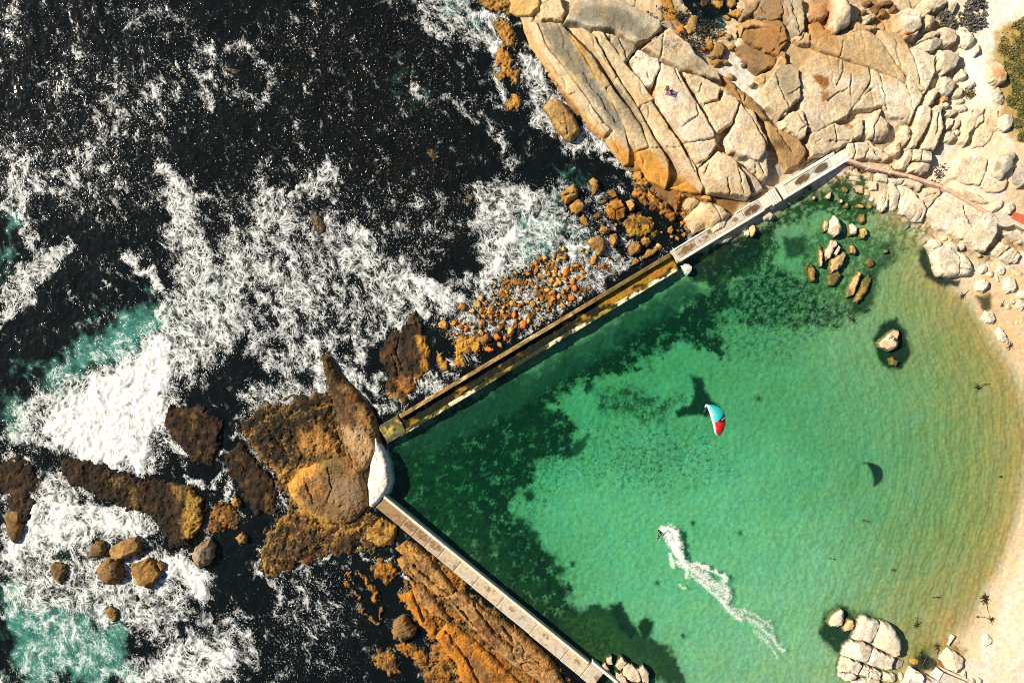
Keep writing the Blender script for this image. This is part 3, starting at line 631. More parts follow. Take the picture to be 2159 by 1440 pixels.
def build_sea():
    xs = axis(-101, 52, .2, 900); ys = axis(-67, 67, .2, 900)
    x, y = np.meshgrid(xs, ys)
    u, v = PX(x, y, 0.0); xc, yc = np.clip(x, -150, 110), np.clip(y, -120, 120)
    nz = fbm(xc, yc, 4.0, 5, 200, .62)
    wu = 26 * fbm(xc, yc, 5.5, 3, 205) + 9 * fbm(xc, yc, 1.5, 3, 206); wv_ = 26 * fbm(xc, yc, 5.5, 3, 207) + 9 * fbm(xc, yc, 1.5, 3, 208)
    F = field(FOAM, u + wu, v + wv_, nz, 16); T = field(TEAL, u + 1.6 * wu, v + 1.6 * wv_, fbm(xc, yc, 7, 4, 201), 50); K = field(KELP, u, v, nz, 40)
    # foam piles against the shore rocks that break the surface
    # drift of the foam: coordinates carried along a swirling flow
    fx, fy = xc.copy(), yc.copy()
    e = .4
    for k in range(5):
        def psi(a, b): return fbm(a, b, 11.0, 2, 210) * 3.2 + fbm(a, b, 3.2, 2, 211) * .35
        vx = (psi(fx, fy + e) - psi(fx, fy - e)) / (2 * e); vy = -(psi(fx + e, fy) - psi(fx - e, fy)) / (2 * e)
        fx = fx - vx * .22; fy = fy - vy * .22
    F = np.clip(F * (1.0 + .34 * fbm(fx, fy, 3.2, 4, 230, .6)), 0, 1)
    F = F * (.84 + .16 * sstep(.75, 1, F))
    F = np.maximum(F, .34 * sstep(.3, 1, T) * sstep(-.4, .5, fbm(fx, fy, 4, 4, 231)))
    ax_, ay_ = .42, -.907
    st = fbm((fx * ax_ + fy * ay_) / 3.2, (-fx * ay_ + fy * ax_), 2.0, 4, 232, .6)
    F = np.maximum(F, .19 * sstep(760, 560, v) * sstep(.10, .6, st + .5 * fbm(xc, yc, 14, 3, 233)))
    fx, fy = (fx * ax_ + fy * ay_) * .82, (-fx * ay_ + fy * ax_) * 1.05
    flow = np.stack([fx, fy, np.zeros_like(fx)], -1)
    z = .16 * fbm(xc, yc, 9, 3, 220) + .10 * fbm(xc, yc, 2.2, 3, 221) + .05 * fbm(xc, yc, .8, 3, 222)
    z = z + sstep(.55, 1, F) * (.22 + .25 * fbm(fx, fy, 1.4, 4, 223)) + F * .08 * fbm(fx, fy, .5, 3, 224)
    z = z - .12
    sdp = sdpoly(x, y, W(POOL))
    keep = (sdp[:-1, :-1] < .15)
    m, nt, out = new_mat("kelp_sea"); b = NB(nt)
    F_, T_, K_, fl = b.attr("foam"), b.attr("teal"), b.attr("kelp"), b.attr("flow", "Vector")
    P = b.pos()
    def vor(vec, sc, rnd=1.0):
        t = b.n("ShaderNodeTexVoronoi", feature='DISTANCE_TO_EDGE'); t.inputs["Scale"].default_value = sc; t.inputs["Randomness"].default_value = rnd
        b.l(vec, t.inputs["Vector"]); return t.outputs["Distance"]
    nw = b.noise(fl, .7, 1.5, .5).outputs["Color"]
    wv = b.n("ShaderNodeVectorMath", operation='MULTIPLY_ADD'); b.l(nw, wv.inputs[0]); wv.inputs[1].default_value = (1.5, 1.5, 0); b.l(fl, wv.inputs[2]); wv = wv.outputs[0]
    n_lo = b.noise(fl, .45, 6, .62).outputs["Fac"]; n_hi = b.noise(fl, 3.1, 4, .62).outputs["Fac"]; n_st = b.noise(wv, 1.1, 3, .55).outputs["Fac"]
    def cells(sc, off, w):
        mp = b.n("ShaderNodeVectorMath", operation='ADD'); b.l(wv, mp.inputs[0]); mp.inputs[1].default_value = (off, -off * 1.7, 0)
        t = b.n("ShaderNodeTexVoronoi", feature='DISTANCE_TO_EDGE'); t.inputs["Scale"].default_value = sc; b.l(mp.outputs[0], t.inputs["Vector"])
        return b.math('SUBTRACT', 1.0, b.ss(0.0, w, t.outputs["Distance"]))
    # a lace of foam threads at three sizes, broken here and there
    brk = b.lin(b.noise(fl, .8, 3, .6).outputs["Fac"], .36, .54, .15, 1.0)
    net = b.math('MULTIPLY', b.math('MAXIMUM', cells(.34, 0, .07), b.math('MAXIMUM', b.math('MULTIPLY', cells(.68, 31, .10), .95), b.math('MULTIPLY', cells(1.35, 57, .15), .75))), brk)
    blot = b.lin(n_lo, .3, .7, 0, 1)
    q = b.math('ADD', F_, b.math('ADD', b.math('MULTIPLY', b.math('SUBTRACT', blot, .5), .62), b.math('MULTIPLY', b.math('SUBTRACT', n_st, .5), .50)))
    fill = b.math('MULTIPLY', b.ss(.46, 1.08, q), 1.0)
    a1 = b.math('ADD', b.math('MULTIPLY', net, b.math('MULTIPLY', b.ss(.16, .46, q), 1.0)), fill, True)
    spk = b.ss(.600, .650, b.math('ADD', b.math('MULTIPLY', n_hi, .80), b.math('ADD', b.math('MULTIPLY', n_lo, .22), b.math('MULTIPLY', b.math('MINIMUM', F_, .4), .16))))  # white flecks: foam scraps together with painted sun glints
    spk = b.math('MULTIPLY', spk, b.math('MULTIPLY', b.ss(.01, .16, b.math('ADD', F_, b.math('MULTIPLY', b.ss(.42, .7, n_lo), .08))), b.lin(F_, .3, .6, 1.0, .25)))
    foam = b.math('MAXIMUM', a1, b.math('MULTIPLY', spk, .72), True)
    milk = b.math('MULTIPLY', b.math('MULTIPLY', b.ss(.22, .95, F_), b.lin(n_lo, .35, .65, .3, 1.2)), .5)
    br = b.noise(P, 2.2, 6, .75).outputs["Fac"]; br2 = b.noise(P, .16, 3).outputs["Fac"]
    kel = b.math('MULTIPLY', b.ss(.54, .70, br), b.math('ADD', b.math('MULTIPLY', K_, .85), .12))
    deep = b.mixc(br2, (.0012, .0020, .0019), (.0055, .0085, .0080))
    c = b.mixc(kel, deep, b.mixc(b.noise(P, 5.0, 2).outputs["Fac"], (.004, .0025, .001), (.060, .030, .010)))
    tf = b.ss(.12, 1.25, b.math('ADD', b.math('MULTIPLY', T_, .95), b.math('ADD', b.math('MULTIPLY', b.math('SUBTRACT', n_lo, .5), 1.3), b.math('MULTIPLY', b.math('SUBTRACT', n_st, .5), .9))))
    c = b.mixc(tf, c, b.mixc(n_lo, (.010, .10, .080), (.12, .36, .285)))
    c = b.mixc(milk, c, b.mixc(T_, (.20, .22, .20), (.26, .40, .34)))
    white = b.mixc(n_st, (.50, .53, .52), (.80, .80, .78))
    c = b.mixc(foam, c, white)
    bs = b.n("ShaderNodeBsdfPrincipled"); b.l(c, bs.inputs["Base Color"])
    b.l(b.lin(foam, 0, 1, .07, .9), bs.inputs["Roughness"]); bs.inputs["IOR"].default_value = 1.33
    bp = b.n("ShaderNodeBump"); bp.inputs["Strength"].default_value = .28; bp.inputs["Distance"].default_value = .12
    b.l(b.math('MULTIPLY', foam, b.math('ADD', .5, b.math('MULTIPLY', n_st, .8))), bp.inputs["Height"]); b.l(bp.outputs[0], bs.inputs["Normal"])
    b.l(bs.outputs[0], out.inputs[0])
    o = grid_obj("sea", x, y, z, m, None, {"foam": F, "teal": T, "kelp": K, "flow": flow}, keep)
    tag(o, kind='structure', label="dark kelp sea with white surf along the rocks", cat="sea")
build_sea()
# ------------------------------------------------------------------ the pale outcrop of long slabs
OC = 'joint-bounded slabs of the big outcrop'
def slab(label, pts, h, col=CREAM, **k):
    k.setdefault('group', OC); return rock('rock_slab', label, 'rock slab', pts, h, col, 's', **k)
RB = (math.radians(-56), 2.6, .22)
slab("long tan slab forming the seaward edge of the outcrop", rB([(60,125),(160,140),(210,270),(330,430),(460,600),(520,700),(625,820),(580,870),(500,790),(360,610),(230,440),(110,290)]), .9, (.52,.41,.27), cracks=[rB([(360,600),(400,590)]), rB([(570,780),(600,770)])], rib=RB)
slab("long slab blackened by lichen, second from the sea edge of the outcrop", rB([(165,142),(315,150),(362,210),(430,330),(540,500),(640,640),(720,830),(745,950),(740,1040),(705,1048),(640,960),(592,880),(640,820),(520,690),(460,590),(330,430),(212,270)]), 1.2, (.42,.34,.22), rib=RB, cracks=[rB([(450,470),(500,560),(560,620),(600,700),(660,780)]), rB([(590,870),(640,830)])])
slab("narrow tan rib of rock between the blackened slab and the deep groove", rB([(345,182),(450,290),(600,500),(700,640),(820,800),(870,930),(785,950),(745,905),(712,820),(622,640),(520,482),(420,322)]), 1.3, (.44,.34,.20), rib=RB, cracks=[rB([(590,570),(660,500)]), rB([(550,605),(600,560)])])
slab("long grey-topped rib running down to the orange tide stain", rB([(430,172),(520,235),(620,422),(720,582),(800,692),(900,872),(990,1002),(1000,1100),(985,1190),(870,1140),(800,1010),(790,955),(872,935),(822,790),(682,580),(590,430),(482,262)]), 1.4, (.45,.35,.21), rib=RB, cracks=[rB([(590,560),(720,440),(790,320)]), rB([(790,950),(880,935),(1000,930)])])
slab("slim pale rib beside the black crack above the sitting people", rB([(520,192),(580,202),(640,292),(720,405),(830,540),(900,640),(820,672),(800,682),(702,522),(622,392),(545,262)]), 1.35, (.47,.38,.24), rib=RB)
slab("small lichen-spotted block at the head of the ribs", rB([(598,202),(680,242),(790,300),(735,375),(702,400),(640,292)]), 1.5, (.40,.34,.23), cracks=[rB([(680,250),(710,320),(720,380)])])
slab("slender cream rib that ends in a brown toe above the orange rocks", rB([(820,662),(878,647),(980,790),(1060,900),(1130,1000),(1170,1070),(1215,1180),(1202,1222),(1100,1130),(1020,1000),(902,862),(812,692)]), 1.5, (.55,.45,.31), rib=RB, cracks=[rB([(900,660),(1000,810),(1080,930),(1165,1080)]), rB([(980,930),(1060,930)])])
slab("orange-stained foot of the outcrop above the cobble inlet", rB([(790,960),(872,940),(1000,1100),(985,1190),(1120,1150),(1200,1225),(1080,1215),(960,1180),(850,1140)]), .9, (.46,.25,.06), cracks=[rB([(850,1040),(940,1100),(1000,1180)]), rB([(960,1040),(1060,1130)])])
slab("square pale block of rock above the sitting people", rB([(740,380),(800,315),(930,380),(938,430),(882,552),(840,545),(782,452)]), 1.7, PALE, cracks=[rB([(790,370),(830,380)]), rB([(850,470),(880,520)])])
slab("smooth cream slab that the two people sit on", rB([(892,600),(905,545),(945,395),(1050,440),(1080,520),(1170,660),(1280,845),(1280,872),(1120,905),(1088,895),(1000,770),(922,660)]), 1.9, (.62,.51,.38), cracks=[rB([(1080,800),(1130,760),(1160,745)]), rB([(1020,430),(1050,500),(1075,520)]), rB([(1160,660),(1185,720),(1170,740)])])
slab("hollowed cream slab right of the sitting people", rB([(1070,462),(1190,482),(1330,560),(1300,640),(1210,665),(1215,700),(1160,612)]), 1.7, (.58,.47,.33), cracks=[rB([(1155,600),(1180,590),(1200,530)])])
slab("cracked cream slab left of the wet sand gully", rB([(1205,672),(1310,642),(1340,575),(1420,622),(1440,655),(1392,782),(1292,852),(1240,770)]), 1.8, (.58,.48,.34), cracks=[rB([(1205,670),(1260,630),(1310,580)]), rB([(1290,850),(1350,830),(1390,780)])])
slab("broad cream slab on the right flank of the outcrop", rB([(1425,625),(1500,722),(1600,900),(1612,960),(1562,1025),(1480,1002),(1382,962),(1342,882),(1396,785),(1445,660)]), 1.9, (.62,.51,.37), cracks=[rB([(1380,960),(1420,980),(1560,1020)]), rB([(1400,780),(1360,850),(1340,880)])])
slab("rounded cream slab with a curved black crack at its foot", rB([(1090,907),(1280,880),(1290,930),(1260,982),(1180,1062),(1152,1022)]), 1.7, (.60,.49,.35), cracks=[rB([(1170,1040),(1240,1000),(1285,940)])])
slab("dome-shaped cream slab standing beside the concrete pier", rB([(1180,1066),(1300,962),(1392,1002),(1470,1110),(1522,1220),(1500,1250),(1240,1217),(1202,1150)]), 1.9, (.57,.45,.31), cracks=[rB([(1360,1130),(1385,1225)]), rB([(1420,1060),(1470,1220)]), rB([(1215,1100),(1245,1040)])])
slab("dark grey-green topped slab at the upper end of the outcrop", rB([(330,130),(380,30),(480,-20),(640,-20),(800,60),(942,132),(950,182),(852,272),(780,292),(640,200),(500,182),(430,160)]), 1.8, (.44,.38,.27), cracks=[rB([(880,250),(930,200)])])
slab("lichen-spotted triangular slab beside the dark cove", rB([(815,310),(852,282),(960,192),(1000,167),(1110,272),(1170,352),(1290,452),(1332,522),(1200,482),(1060,452),(932,372)]), 1.7, (.49,.39,.26), cracks=[rB([(960,190),(950,280),(935,370)]), rB([(840,290),(940,220),(960,190)])])
slab("golden block beside the top edge of the picture", rB([(180,22),(310,-20),(332,90),(310,130),(182,122)]), 1.2, (.50,.40,.24))
slab("yellow stained slab in the top corner of the outcrop", rB([(-20,-30),(170,-30),(172,60),(112,105),(40,105),(-20,80)]), 1.0, (.52,.37,.16))
slab("thin leaning slab along the right foot of the outcrop", rB([(1452,660),(1520,702),(1600,862),(1622,912),(1608,922),(1545,832)]), 1.5, (.48,.36,.22))
slab("brown ridge of stone beside the wet sand gully", rV([(1010,890),(1100,940),(1200,1040),(1300,1100),(1420,1210),(1490,1330),(1540,1400),(1500,1410),(1330,1290),(1230,1200),(1130,1080),(1040,980)]), 1.0, (.30,.18,.065), cracks=[rV([(1180,1040),(1240,1200)]), rV([(1290,1080),(1270,1180)])])
slab("broken tan ledge between the outcrop and the pier", rX([(640,110),(760,220),(900,290),(1000,370),(1110,500),(1000,560),(960,480),(870,330),(760,260),(640,160)]), .9, (.46,.37,.26), cracks=[rX([(940,220),(1010,360)]), rX([(870,210),(960,330)])])
slab("pale corner ledge of the outcrop nearest the pier steps", rX([(1060,20),(1130,90),(1130,360),(1090,420),(980,330),(890,230),(960,170)]), 1.2, (.55,.45,.32), cracks=[rX([(960,190),(1060,220)]), rX([(980,250),(1010,330)]), rX([(1040,230),(1090,330)])])
# --- brown rocks round the dark cove
CV = 'stained rocks round the dark cove'
for lb, pts, h, c in [
 ("orange ridge of rock in the middle of the dark cove", rV([(270,-20),(440,-20),(460,90),(540,190),(590,280),(560,300),(470,240),(330,200),(300,90)]), .7, (.40,.19,.03)),
 ("kidney-shaped brown boulder at the edge of the cove water", rV([(585,330),(600,250),(640,180),(700,150),(755,170),(740,260),(715,360),(650,420),(600,390)]), .9, (.34,.21,.07)),
 ("small orange rock behind the kidney-shaped boulder", rV([(490,310),(560,300),(580,390),(520,370)]), .6, ORANGE),
 ("golden rock at the top edge above the cove water", rV([(880,-20),(1050,-20),(1050,60),(1000,110),(950,90),(900,50)]), 1.0, (.44,.24,.05)),
 ("black and gold rock at the top edge of the picture", rV([(1065,-20),(1190,-20),(1195,60),(1120,100),(1070,60)]), .9, (.26,.17,.06)),
 ("small orange stone pair of the cove head", rV([(750,-20),(870,-20),(860,50),(790,90),(755,60)]), .8, ORANGE),
 ("yellow ochre lump beside the channel of the cove", rV([(1010,180),(1060,150),(1130,200),(1120,240),(1060,245)]), .6, (.42,.24,.04)),
 ("flat amber slab leaning to the cove water", rV([(1060,150),(1200,90),(1290,90),(1240,180),(1210,210),(1120,180)]), .8, (.42,.23,.06)),
 ("brown knobbly boulder standing on the cove sand", rV([(850,660),(900,600),(930,510),(990,470),(1050,500),(1060,580),(1020,660),(960,690),(880,685)]), 1.1, (.24,.15,.06)),
 ("low dark log-like rock on the cove sand", rV([(880,700),(960,690),(1060,690),(1110,720),(1090,745),(1000,740),(930,775),(890,740)]), .6, (.28,.17,.06)),
 ("round amber stone at the head of the cove sand", rV([(815,530),(860,480),(910,490),(920,560),(880,585),(830,575)]), .6, (.34,.17,.04)),
 ("small red-brown stone on the cove sand", rV([(770,560),(810,550),(825,590),(790,615)]), .4, (.28,.11,.03)),
 ("reddish lump at the edge of the cove channel", rV([(920,430),(1000,370),(1050,375),(1030,420),(960,445)]), .5, (.30,.15,.04)),
 ("rounded ochre rock by the sand gully head", rV([(1050,420),(1080,385),(1130,400),(1130,450),(1080,470)]), .6, (.32,.18,.05)),
 ("rust coloured rock between gully and brown slabs", rV([(1090,540),(1150,510),(1180,540),(1140,590),(1100,580)]), .6, (.28,.14,.04)),
 ("small brown pebble on the wet sand gully", rV([(1085,870),(1120,850),(1150,890),(1140,930),(1100,910)]), .4, (.30,.19,.08)),
 ("dark flat stone on the wet sand gully", rV([(1350,1000),(1395,955),(1410,975),(1370,1025)]), .35, (.14,.09,.05)),
 ("little black stone on the upper gully sand", rV([(1255,745),(1290,740),(1300,765),(1270,775)]), .3, (.12,.08,.05))]:
    rock('rock', lb, 'rock', pts, h, c, 'b', group=CV, col2=tuple(v * .4 for v in c), tide=.25, mott=.8)
BRK = 'brown bedrock slabs right of the cove'
def bslab(label, pts, h, c, **k): return rock('rock_slab', label, 'rock slab', pts, h, c, 's', group=BRK, **k)
bslab("dark brown slab right of the cove head", rV([(1210,200),(1300,80),(1440,-20),(1500,-20),(1400,130),(1300,200),(1230,260)]), 1.1, (.25,.17,.09))
bslab("brown-grey plate along the top edge right of the cove", rV([(1400,140),(1500,-20),(1700,-20),(1700,240),(1560,260),(1420,200)]), 1.3, (.24,.18,.11), cracks=[rV([(1480,90),(1530,160)])])
bslab("rust and gold slab with a pale upper rim", rV([(1215,250),(1400,210),(1560,270),(1690,330),(1690,420),(1560,350),(1400,300),(1280,330),(1240,400)]), 1.1, (.40,.25,.10))
bslab("wide brown knobbly slab above the sand gully", rV([(1260,390),(1300,330),(1420,310),(1570,370),(1670,430),(1670,590),(1540,600),(1420,560),(1310,480)]), 1.0, (.25,.14,.05), cracks=[rV([(1280,460),(1400,550),(1560,630),(1640,690)])])
bslab("long dark brown slab lying along the sand gully", rV([(1180,545),(1290,490),(1420,570),(1560,650),(1640,700),(1600,790),(1420,860),(1340,780),(1250,650)]), 1.0, (.22,.135,.06))
bslab("orange-tan cracked ledge right of the sand gully", rV([(1430,880),(1600,800),(1700,640),(1760,700),(1760,900),(1640,1000),(1560,1080),(1530,1180),(1480,980)]), 1.2, (.44,.30,.14), cracks=[rV([(1520,900),(1510,1000),(1560,1090)]), rV([(1560,1080),(1660,980)])])
bslab("tan stepped ledge at the end of the sand gully", rV([(1535,1190),(1560,1090),(1660,1000),(1760,960),(1760,1360),(1660,1350),(1590,1290)]), 1.1, (.46,.32,.17), cracks=[rV([(1560,1100),(1700,1230)])])
# ------------------------------------------------------------------ bedrock and boulders of the upper right shore
PLG = 'bedrock plates of the upper right shore'
def plate(label, pts, h, col=TAN, **k):
    return rock('rock_slab', label, 'rock slab', pts, h, col, 's', group=PLG, **k)
RV = (math.radians(-80), 1.7, .16)
plate("broad pale plate with two brown rain pools", rA([(205,560),(200,440),(330,330),(480,390),(620,440),(645,520),(560,640),(500,740),(420,770),(300,840),(250,790),(225,700)]), .7, (.50,.41,.29), rib=RV, cracks=[rA([(440,540),(470,450),(460,360)]), rA([(520,480),(520,600)]), rA([(380,640),(420,600),(500,560)])])
plate("smooth pale plate in the middle of the bedrock", rA([(645,440),(760,480),(870,540),(930,700),(910,780),(780,740),(730,670),(640,690),(540,690),(560,640),(650,530)]), .75, (.56,.47,.35), rib=(math.radians(-75), 2.4, .16), cracks=[rA([(700,460),(740,600),(770,700)]), rA([(560,660),(660,560)]), rA([(780,740),(870,750)])])
plate("tan upper plate with fine vertical runnels", rA([(260,240),(460,215),(620,190),(700,240),(760,340),(870,500),(862,525),(700,445),(500,380),(340,310)]), .8, (.43,.32,.18), rib=RV, cracks=[rA([(480,260),(460,360)]), rA([(130,230),(340,320),(560,420),(700,450)])])
plate("rounded cream plate below the square orange-footed boulder", rA([(700,180),(830,210),(890,290),(950,440),(965,530),(1000,580),(960,580),(870,470),(760,330)]), .9, (.52,.41,.26), rib=(math.radians(-60), 2.5, .2))
plate("pale plate wedged beneath the pile of boulders", rA([(895,300),(960,310),(1060,360),(1055,470),(1010,560),(985,595),(962,500),(922,380)]), .9, (.58,.49,.37), cracks=[rA([(1060,370),(1060,470)])])
plate("small pale wedge beside the ridged slabs", rA([(872,520),(885,460),(960,570),(985,610),(930,700)]), .9, (.56,.46,.33))
plate("rust brown plate under the tall boulder", rA([(265,150),(320,135),(400,210),(450,225),(380,280),(280,270)]), .7, (.34,.19,.07))
plate("runnelled brown plate beside the tall boulder's shadow", rA([(540,120),(600,150),(690,170),(690,200),(620,195),(470,225),(540,190)]), .8, (.40,.29,.16), rib=RV)
plate("cream ledge behind the upper end of the pier", rA([(262,850),(420,780),(540,810),(560,880),(520,900),(400,960),(280,990),(262,910)]), .8, (.52,.42,.29), cracks=[rA([(415,780),(445,900)]), rA([(300,900),(340,880)]), rA([(520,890),(400,890)])])
plate("pale cracked ledge at the head of the pier", rA([(500,905),(640,895),(770,990),(740,1015),(640,1000),(560,1010),(510,960)]), .7, (.55,.46,.34), cracks=[rA([(550,900),(560,1000)]), rA([(600,880),(730,1010)]), rA([(640,950),(620,990)])])
plate("brown block beside the top edge of the bedrock", rA([(-30,100),(90,130),(130,250),(110,290),(60,350),(-30,330)]), .9, (.28,.16,.07), cracks=[rA([(30,320),(130,250),(110,200)])])
plate("dark ribbed slab under the top edge of the picture", rA([(85,-20),(215,-20),(228,100),(228,200),(190,238),(150,190),(100,90)]), 1.4, (.33,.27,.18), rib=(math.radians(-70), 1.8, .3), cracks=[rA([(150,0),(180,110),(195,210)])])
plate("grey-brown slab in the top corner above the ribbed slab", rA([(-60,-20),(80,-20),(98,90),(60,120),(-30,80)]), 1.2, (.22,.17,.11))
plate("cracked slab with a dark brown crown", rA([(40,440),(75,400),(140,410),(188,450),(202,560),(206,625),(135,695),(70,745),(-10,670),(-40,560)]), 1.6, (.46,.37,.25), cracks=[rA([(50,460),(90,580),(130,680)]), rA([(130,600),(200,560)]), rA([(130,690),(205,640)])])
plate("rounded cream dome with an orange foot", rA([(85,762),(130,715),(200,690),(225,720),(247,800),(240,862),(215,887),(150,852),(95,802)]), 1.5, (.57,.46,.32), cracks=[rA([(190,700),(215,760),(245,790)]), rA([(190,830),(235,800)])])
plate("small brown wedge in the cracked bedrock", rA([(50,370),(85,320),(115,330),(110,385),(70,400)]), .9, (.34,.22,.11))
plate("split tan block between rust plate and ribbed slab", rA([(160,240),(230,195),(270,220),(260,280),(200,275)]), .9, (.42,.31,.18), cracks=[rA([(195,270),(240,200)])])
plate("low brown slope left of the pier head", rA([(-20,760),(60,820),(190,880),(250,960),(200,1050),(120,1080),(60,960),(0,900)]), .8, (.36,.24,.12), cracks=[rA([(60,830),(150,960)])])
plate("left of the twin ridged slabs, with a dark cleft", rA([(962,672),(1000,662),(1030,692),(1026,770),(985,850),(950,925),(905,932),(925,860),(945,760)]), 1.4, (.57,.47,.34))
plate("right of the twin ridged slabs, tall and smooth", rA([(1032,692),(1060,667),(1095,682),(1106,800),(1090,880),(1065,952),(1010,942),(982,930),(1030,830),(1042,740)]), 1.5, (.58,.48,.35), cracks=[rA([(1080,720),(1070,850)])])
plate("upper flat slab on the slope below the scrub", rA([(1215,992),(1330,982),(1386,1002),(1387,1080),(1350,1172),(1280,1167),(1190,1112)]), .7, (.58,.48,.34))
plate("lower flat slab on the slope beside the grey boulder", rA([(1392,1082),(1460,1082),(1517,1140),(1502,1200),(1440,1222),(1358,1180)]), .8, (.57,.47,.34))
plate("creased slab at the edge of the scrub", rA([(1245,770),(1290,690),(1372,685),(1362,760),(1290,842),(1266,912),(1238,892)]), .8, (.58,.47,.33), rib=(math.radians(60), 2.4, .3))
plate("smooth ramp of rock running up to the scrub", rA([(1400,690),(1460,700),(1450,820),(1380,930),(1310,930),(1330,840)]), .5, (.56,.44,.29))
plate("large flat pale slab above the pool corner", rA([(1020,1352),(1060,1262),(1130,1222),(1260,1272),(1362,1332),(1345,1390),(1280,1470),(1240,1510),(1100,1440)]), 1.2, (.60,.52,.41), cracks=[rA([(1230,1310),(1300,1440)])])
plate("big smooth slab beside the rounded concrete landing", rY([(120,600),(470,150),(600,190),(700,290),(720,520),(540,850),(370,810)]), 1.5, (.60,.52,.40))
plate("split slab beneath the retaining kerb", rA([(985,1190),(1080,1192),(1092,1222),(1030,1312),(985,1262)]), .9, (.55,.45,.33), cracks=[rA([(990,1250),(1060,1220)])])
plate("pale strip of rock beside the retaining kerb", rA([(770,1122),(900,1132),(980,1172),(960,1205),(880,1172),(790,1150)]), .8, (.56,.46,.34), cracks=[rA([(860,1140),(850,1165)])])
plate("low ledge above the retaining kerb", rA([(1130,1190),(1200,1190),(1350,1240),(1400,1290),(1330,1290),(1200,1240)]), .5, (.55,.44,.30))
plate("tan ledge at the foot of the big smooth slab", rY([(60,640),(120,620),(290,750),(440,930),(390,945),(200,800)]), .4, (.52,.37,.22))
plate("front block of the cracked pair under the landing", rY([(620,880),(780,690),(940,755),(860,850),(720,965)]), .9, (.57,.48,.35))
plate("rear block of the cracked pair under the landing", rY([(740,970),(960,772),(1060,830),(1130,930),(1080,1050),(960,1082)]), 1.0, (.58,.49,.37), cracks=[rY([(960,1070),(1040,1020)]), rY([(1000,980),(1050,900)])])
plate("pale shelf below the red paving", rY([(860,520),(1060,470),(1240,560),(1240,720),(1130,700),(1000,620)]), .6, (.58,.48,.36))
plate("tan ramp of sand-worn rock by the pool corner", rY([(700,960),(860,1080),(1000,1130),(1240,1240),(1240,1330),(1060,1290),(900,1170),(740,1060)]), .3, (.58,.46,.31))
# ridge of upright blocks along the pool edge
FB = 'upright blocks along the pool edge'
for lb, pts, h in [("first and smallest of the upright blocks left of the fluted ones", [(705,1270),(745,1182),(770,1202),(762,1310),(730,1342),(702,1322)], 1.2),
 ("fluted upright block third from the pier", [(775,1152),(800,1122),(832,1200),(842,1330),(780,1342)], 1.3),
 ("broad fluted block overhanging the pool corner", [(832,1152),(880,1172),(930,1212),(990,1272),(1010,1330),(992,1402),(950,1402),(845,1352)], 1.4),
 ("little square block beside the retaining kerb", [(642,1142),(690,1152),(692,1202),(650,1202)], .8),
 ("notched flat rock just below the pier head", [(515,1112),(600,1112),(592,1150),(520,1142)], .5),
 ("long pinkish rock below the notched flat rock", [(525,1162),(600,1172),(607,1227),(560,1222)], .6),
 ("small cream rock at the weedy pool edge", [(612,1190),(647,1200),(642,1250),(610,1235)], .6),
 ("knobbly rock between kerb and pool edge", [(690,1090),(760,1100),(760,1150),(700,1140)], .7)]:
    rock('rock_block', lb, 'rock block', rA(pts), h, (.59,.50,.38), 'k', group=FB, base=None, rib=(math.radians(78), 1.1, .25) if h > 1.1 else None, tide=.2)
# boulders
BD = 'boulders of the upper right shore'
def bl(label, pts, h, c=CREAM, st='b', f=rA, **k):
    k.setdefault('group', BD); return rock('boulder', label, 'boulder', f(pts), h, c, st, **k)
OLV = (.45,.40,.28)
bl("five-sided olive boulder on the rust brown plate", [(247,95),(300,20),(345,18),(385,60),(390,90),(345,135),(300,132)], 1.5, OLV)
bl("tall pale boulder throwing the longest black shadow", [(430,-20),(510,-30),(530,60),(535,100),(520,160),(470,175),(445,210),(415,195),(408,150),(420,60)], 3.4, (.52,.44,.32), rnd=1.2)
bl("small olive boulder wedged among brown stones", [(605,140),(625,90),(670,80),(690,105),(650,130),(625,155)], 1.3, OLV)
bl("square cracked boulder with an orange foot", [(825,90),(850,55),(940,50),(970,80),(975,170),(955,215),(870,245),(845,215),(825,190)], 2.6, (.60,.51,.39), 'k', cracks=[rA([(860,70),(920,95),(970,100)]), rA([(860,225),(940,195),(975,165)])])
bl("rounded boulder cut by the top edge beside the scrub", [(1000,0),(1010,40),(1065,70),(1130,40),(1145,-20),(1010,-20)], 1.9, (.48,.41,.29))
bl("grey-brown boulder right of the square cracked one", [(980,110),(1010,85),(1060,95),(1070,130),(1040,175),(990,190)], 1.6, (.44,.38,.27))
bl("small boulder above the grey-brown one", [(985,65),(1010,45),(1040,60),(1030,85),(995,95)], 1.1, OLV)
bl("narrow boulder at the top edge near the scrub", [(1145,10),(1190,-10),(1210,20),(1180,75),(1150,75)], 1.3, (.50,.43,.31))
bl("lens-shaped boulder leaning on the flat one", [(955,260),(1010,205),(1060,190),(1090,210),(1080,230),(1000,262)], 1.5, (.44,.38,.27))
bl("flat oval boulder at the front of the pile", [(955,275),(1000,250),(1080,235),(1108,250),(1095,290),(1040,325),(985,325)], 1.7, (.47,.41,.30), 'k')
bl("blocky boulder above the largest one of the pile", [(1080,180),(1130,165),(1180,185),(1200,225),(1195,260),(1150,293),(1110,270),(1100,230)], 1.7, (.50,.43,.32), 'k')
bl("pale faceted boulder at the edge of the sand path", [(1240,225),(1285,190),(1325,235),(1310,275),(1260,305),(1230,280)], 1.5, (.56,.49,.38))
bl("slim standing stone alone on the sand path", [(1330,280),(1350,275),(1357,300),(1320,355),(1305,350)], 1.4, (.58,.48,.34))
bl("largest hollowed boulder of the pile", [(1085,310),(1140,312),(1215,330),(1222,370),(1190,420),(1120,470),(1085,440),(1078,380)], 1.9, (.50,.44,.33), 'k')
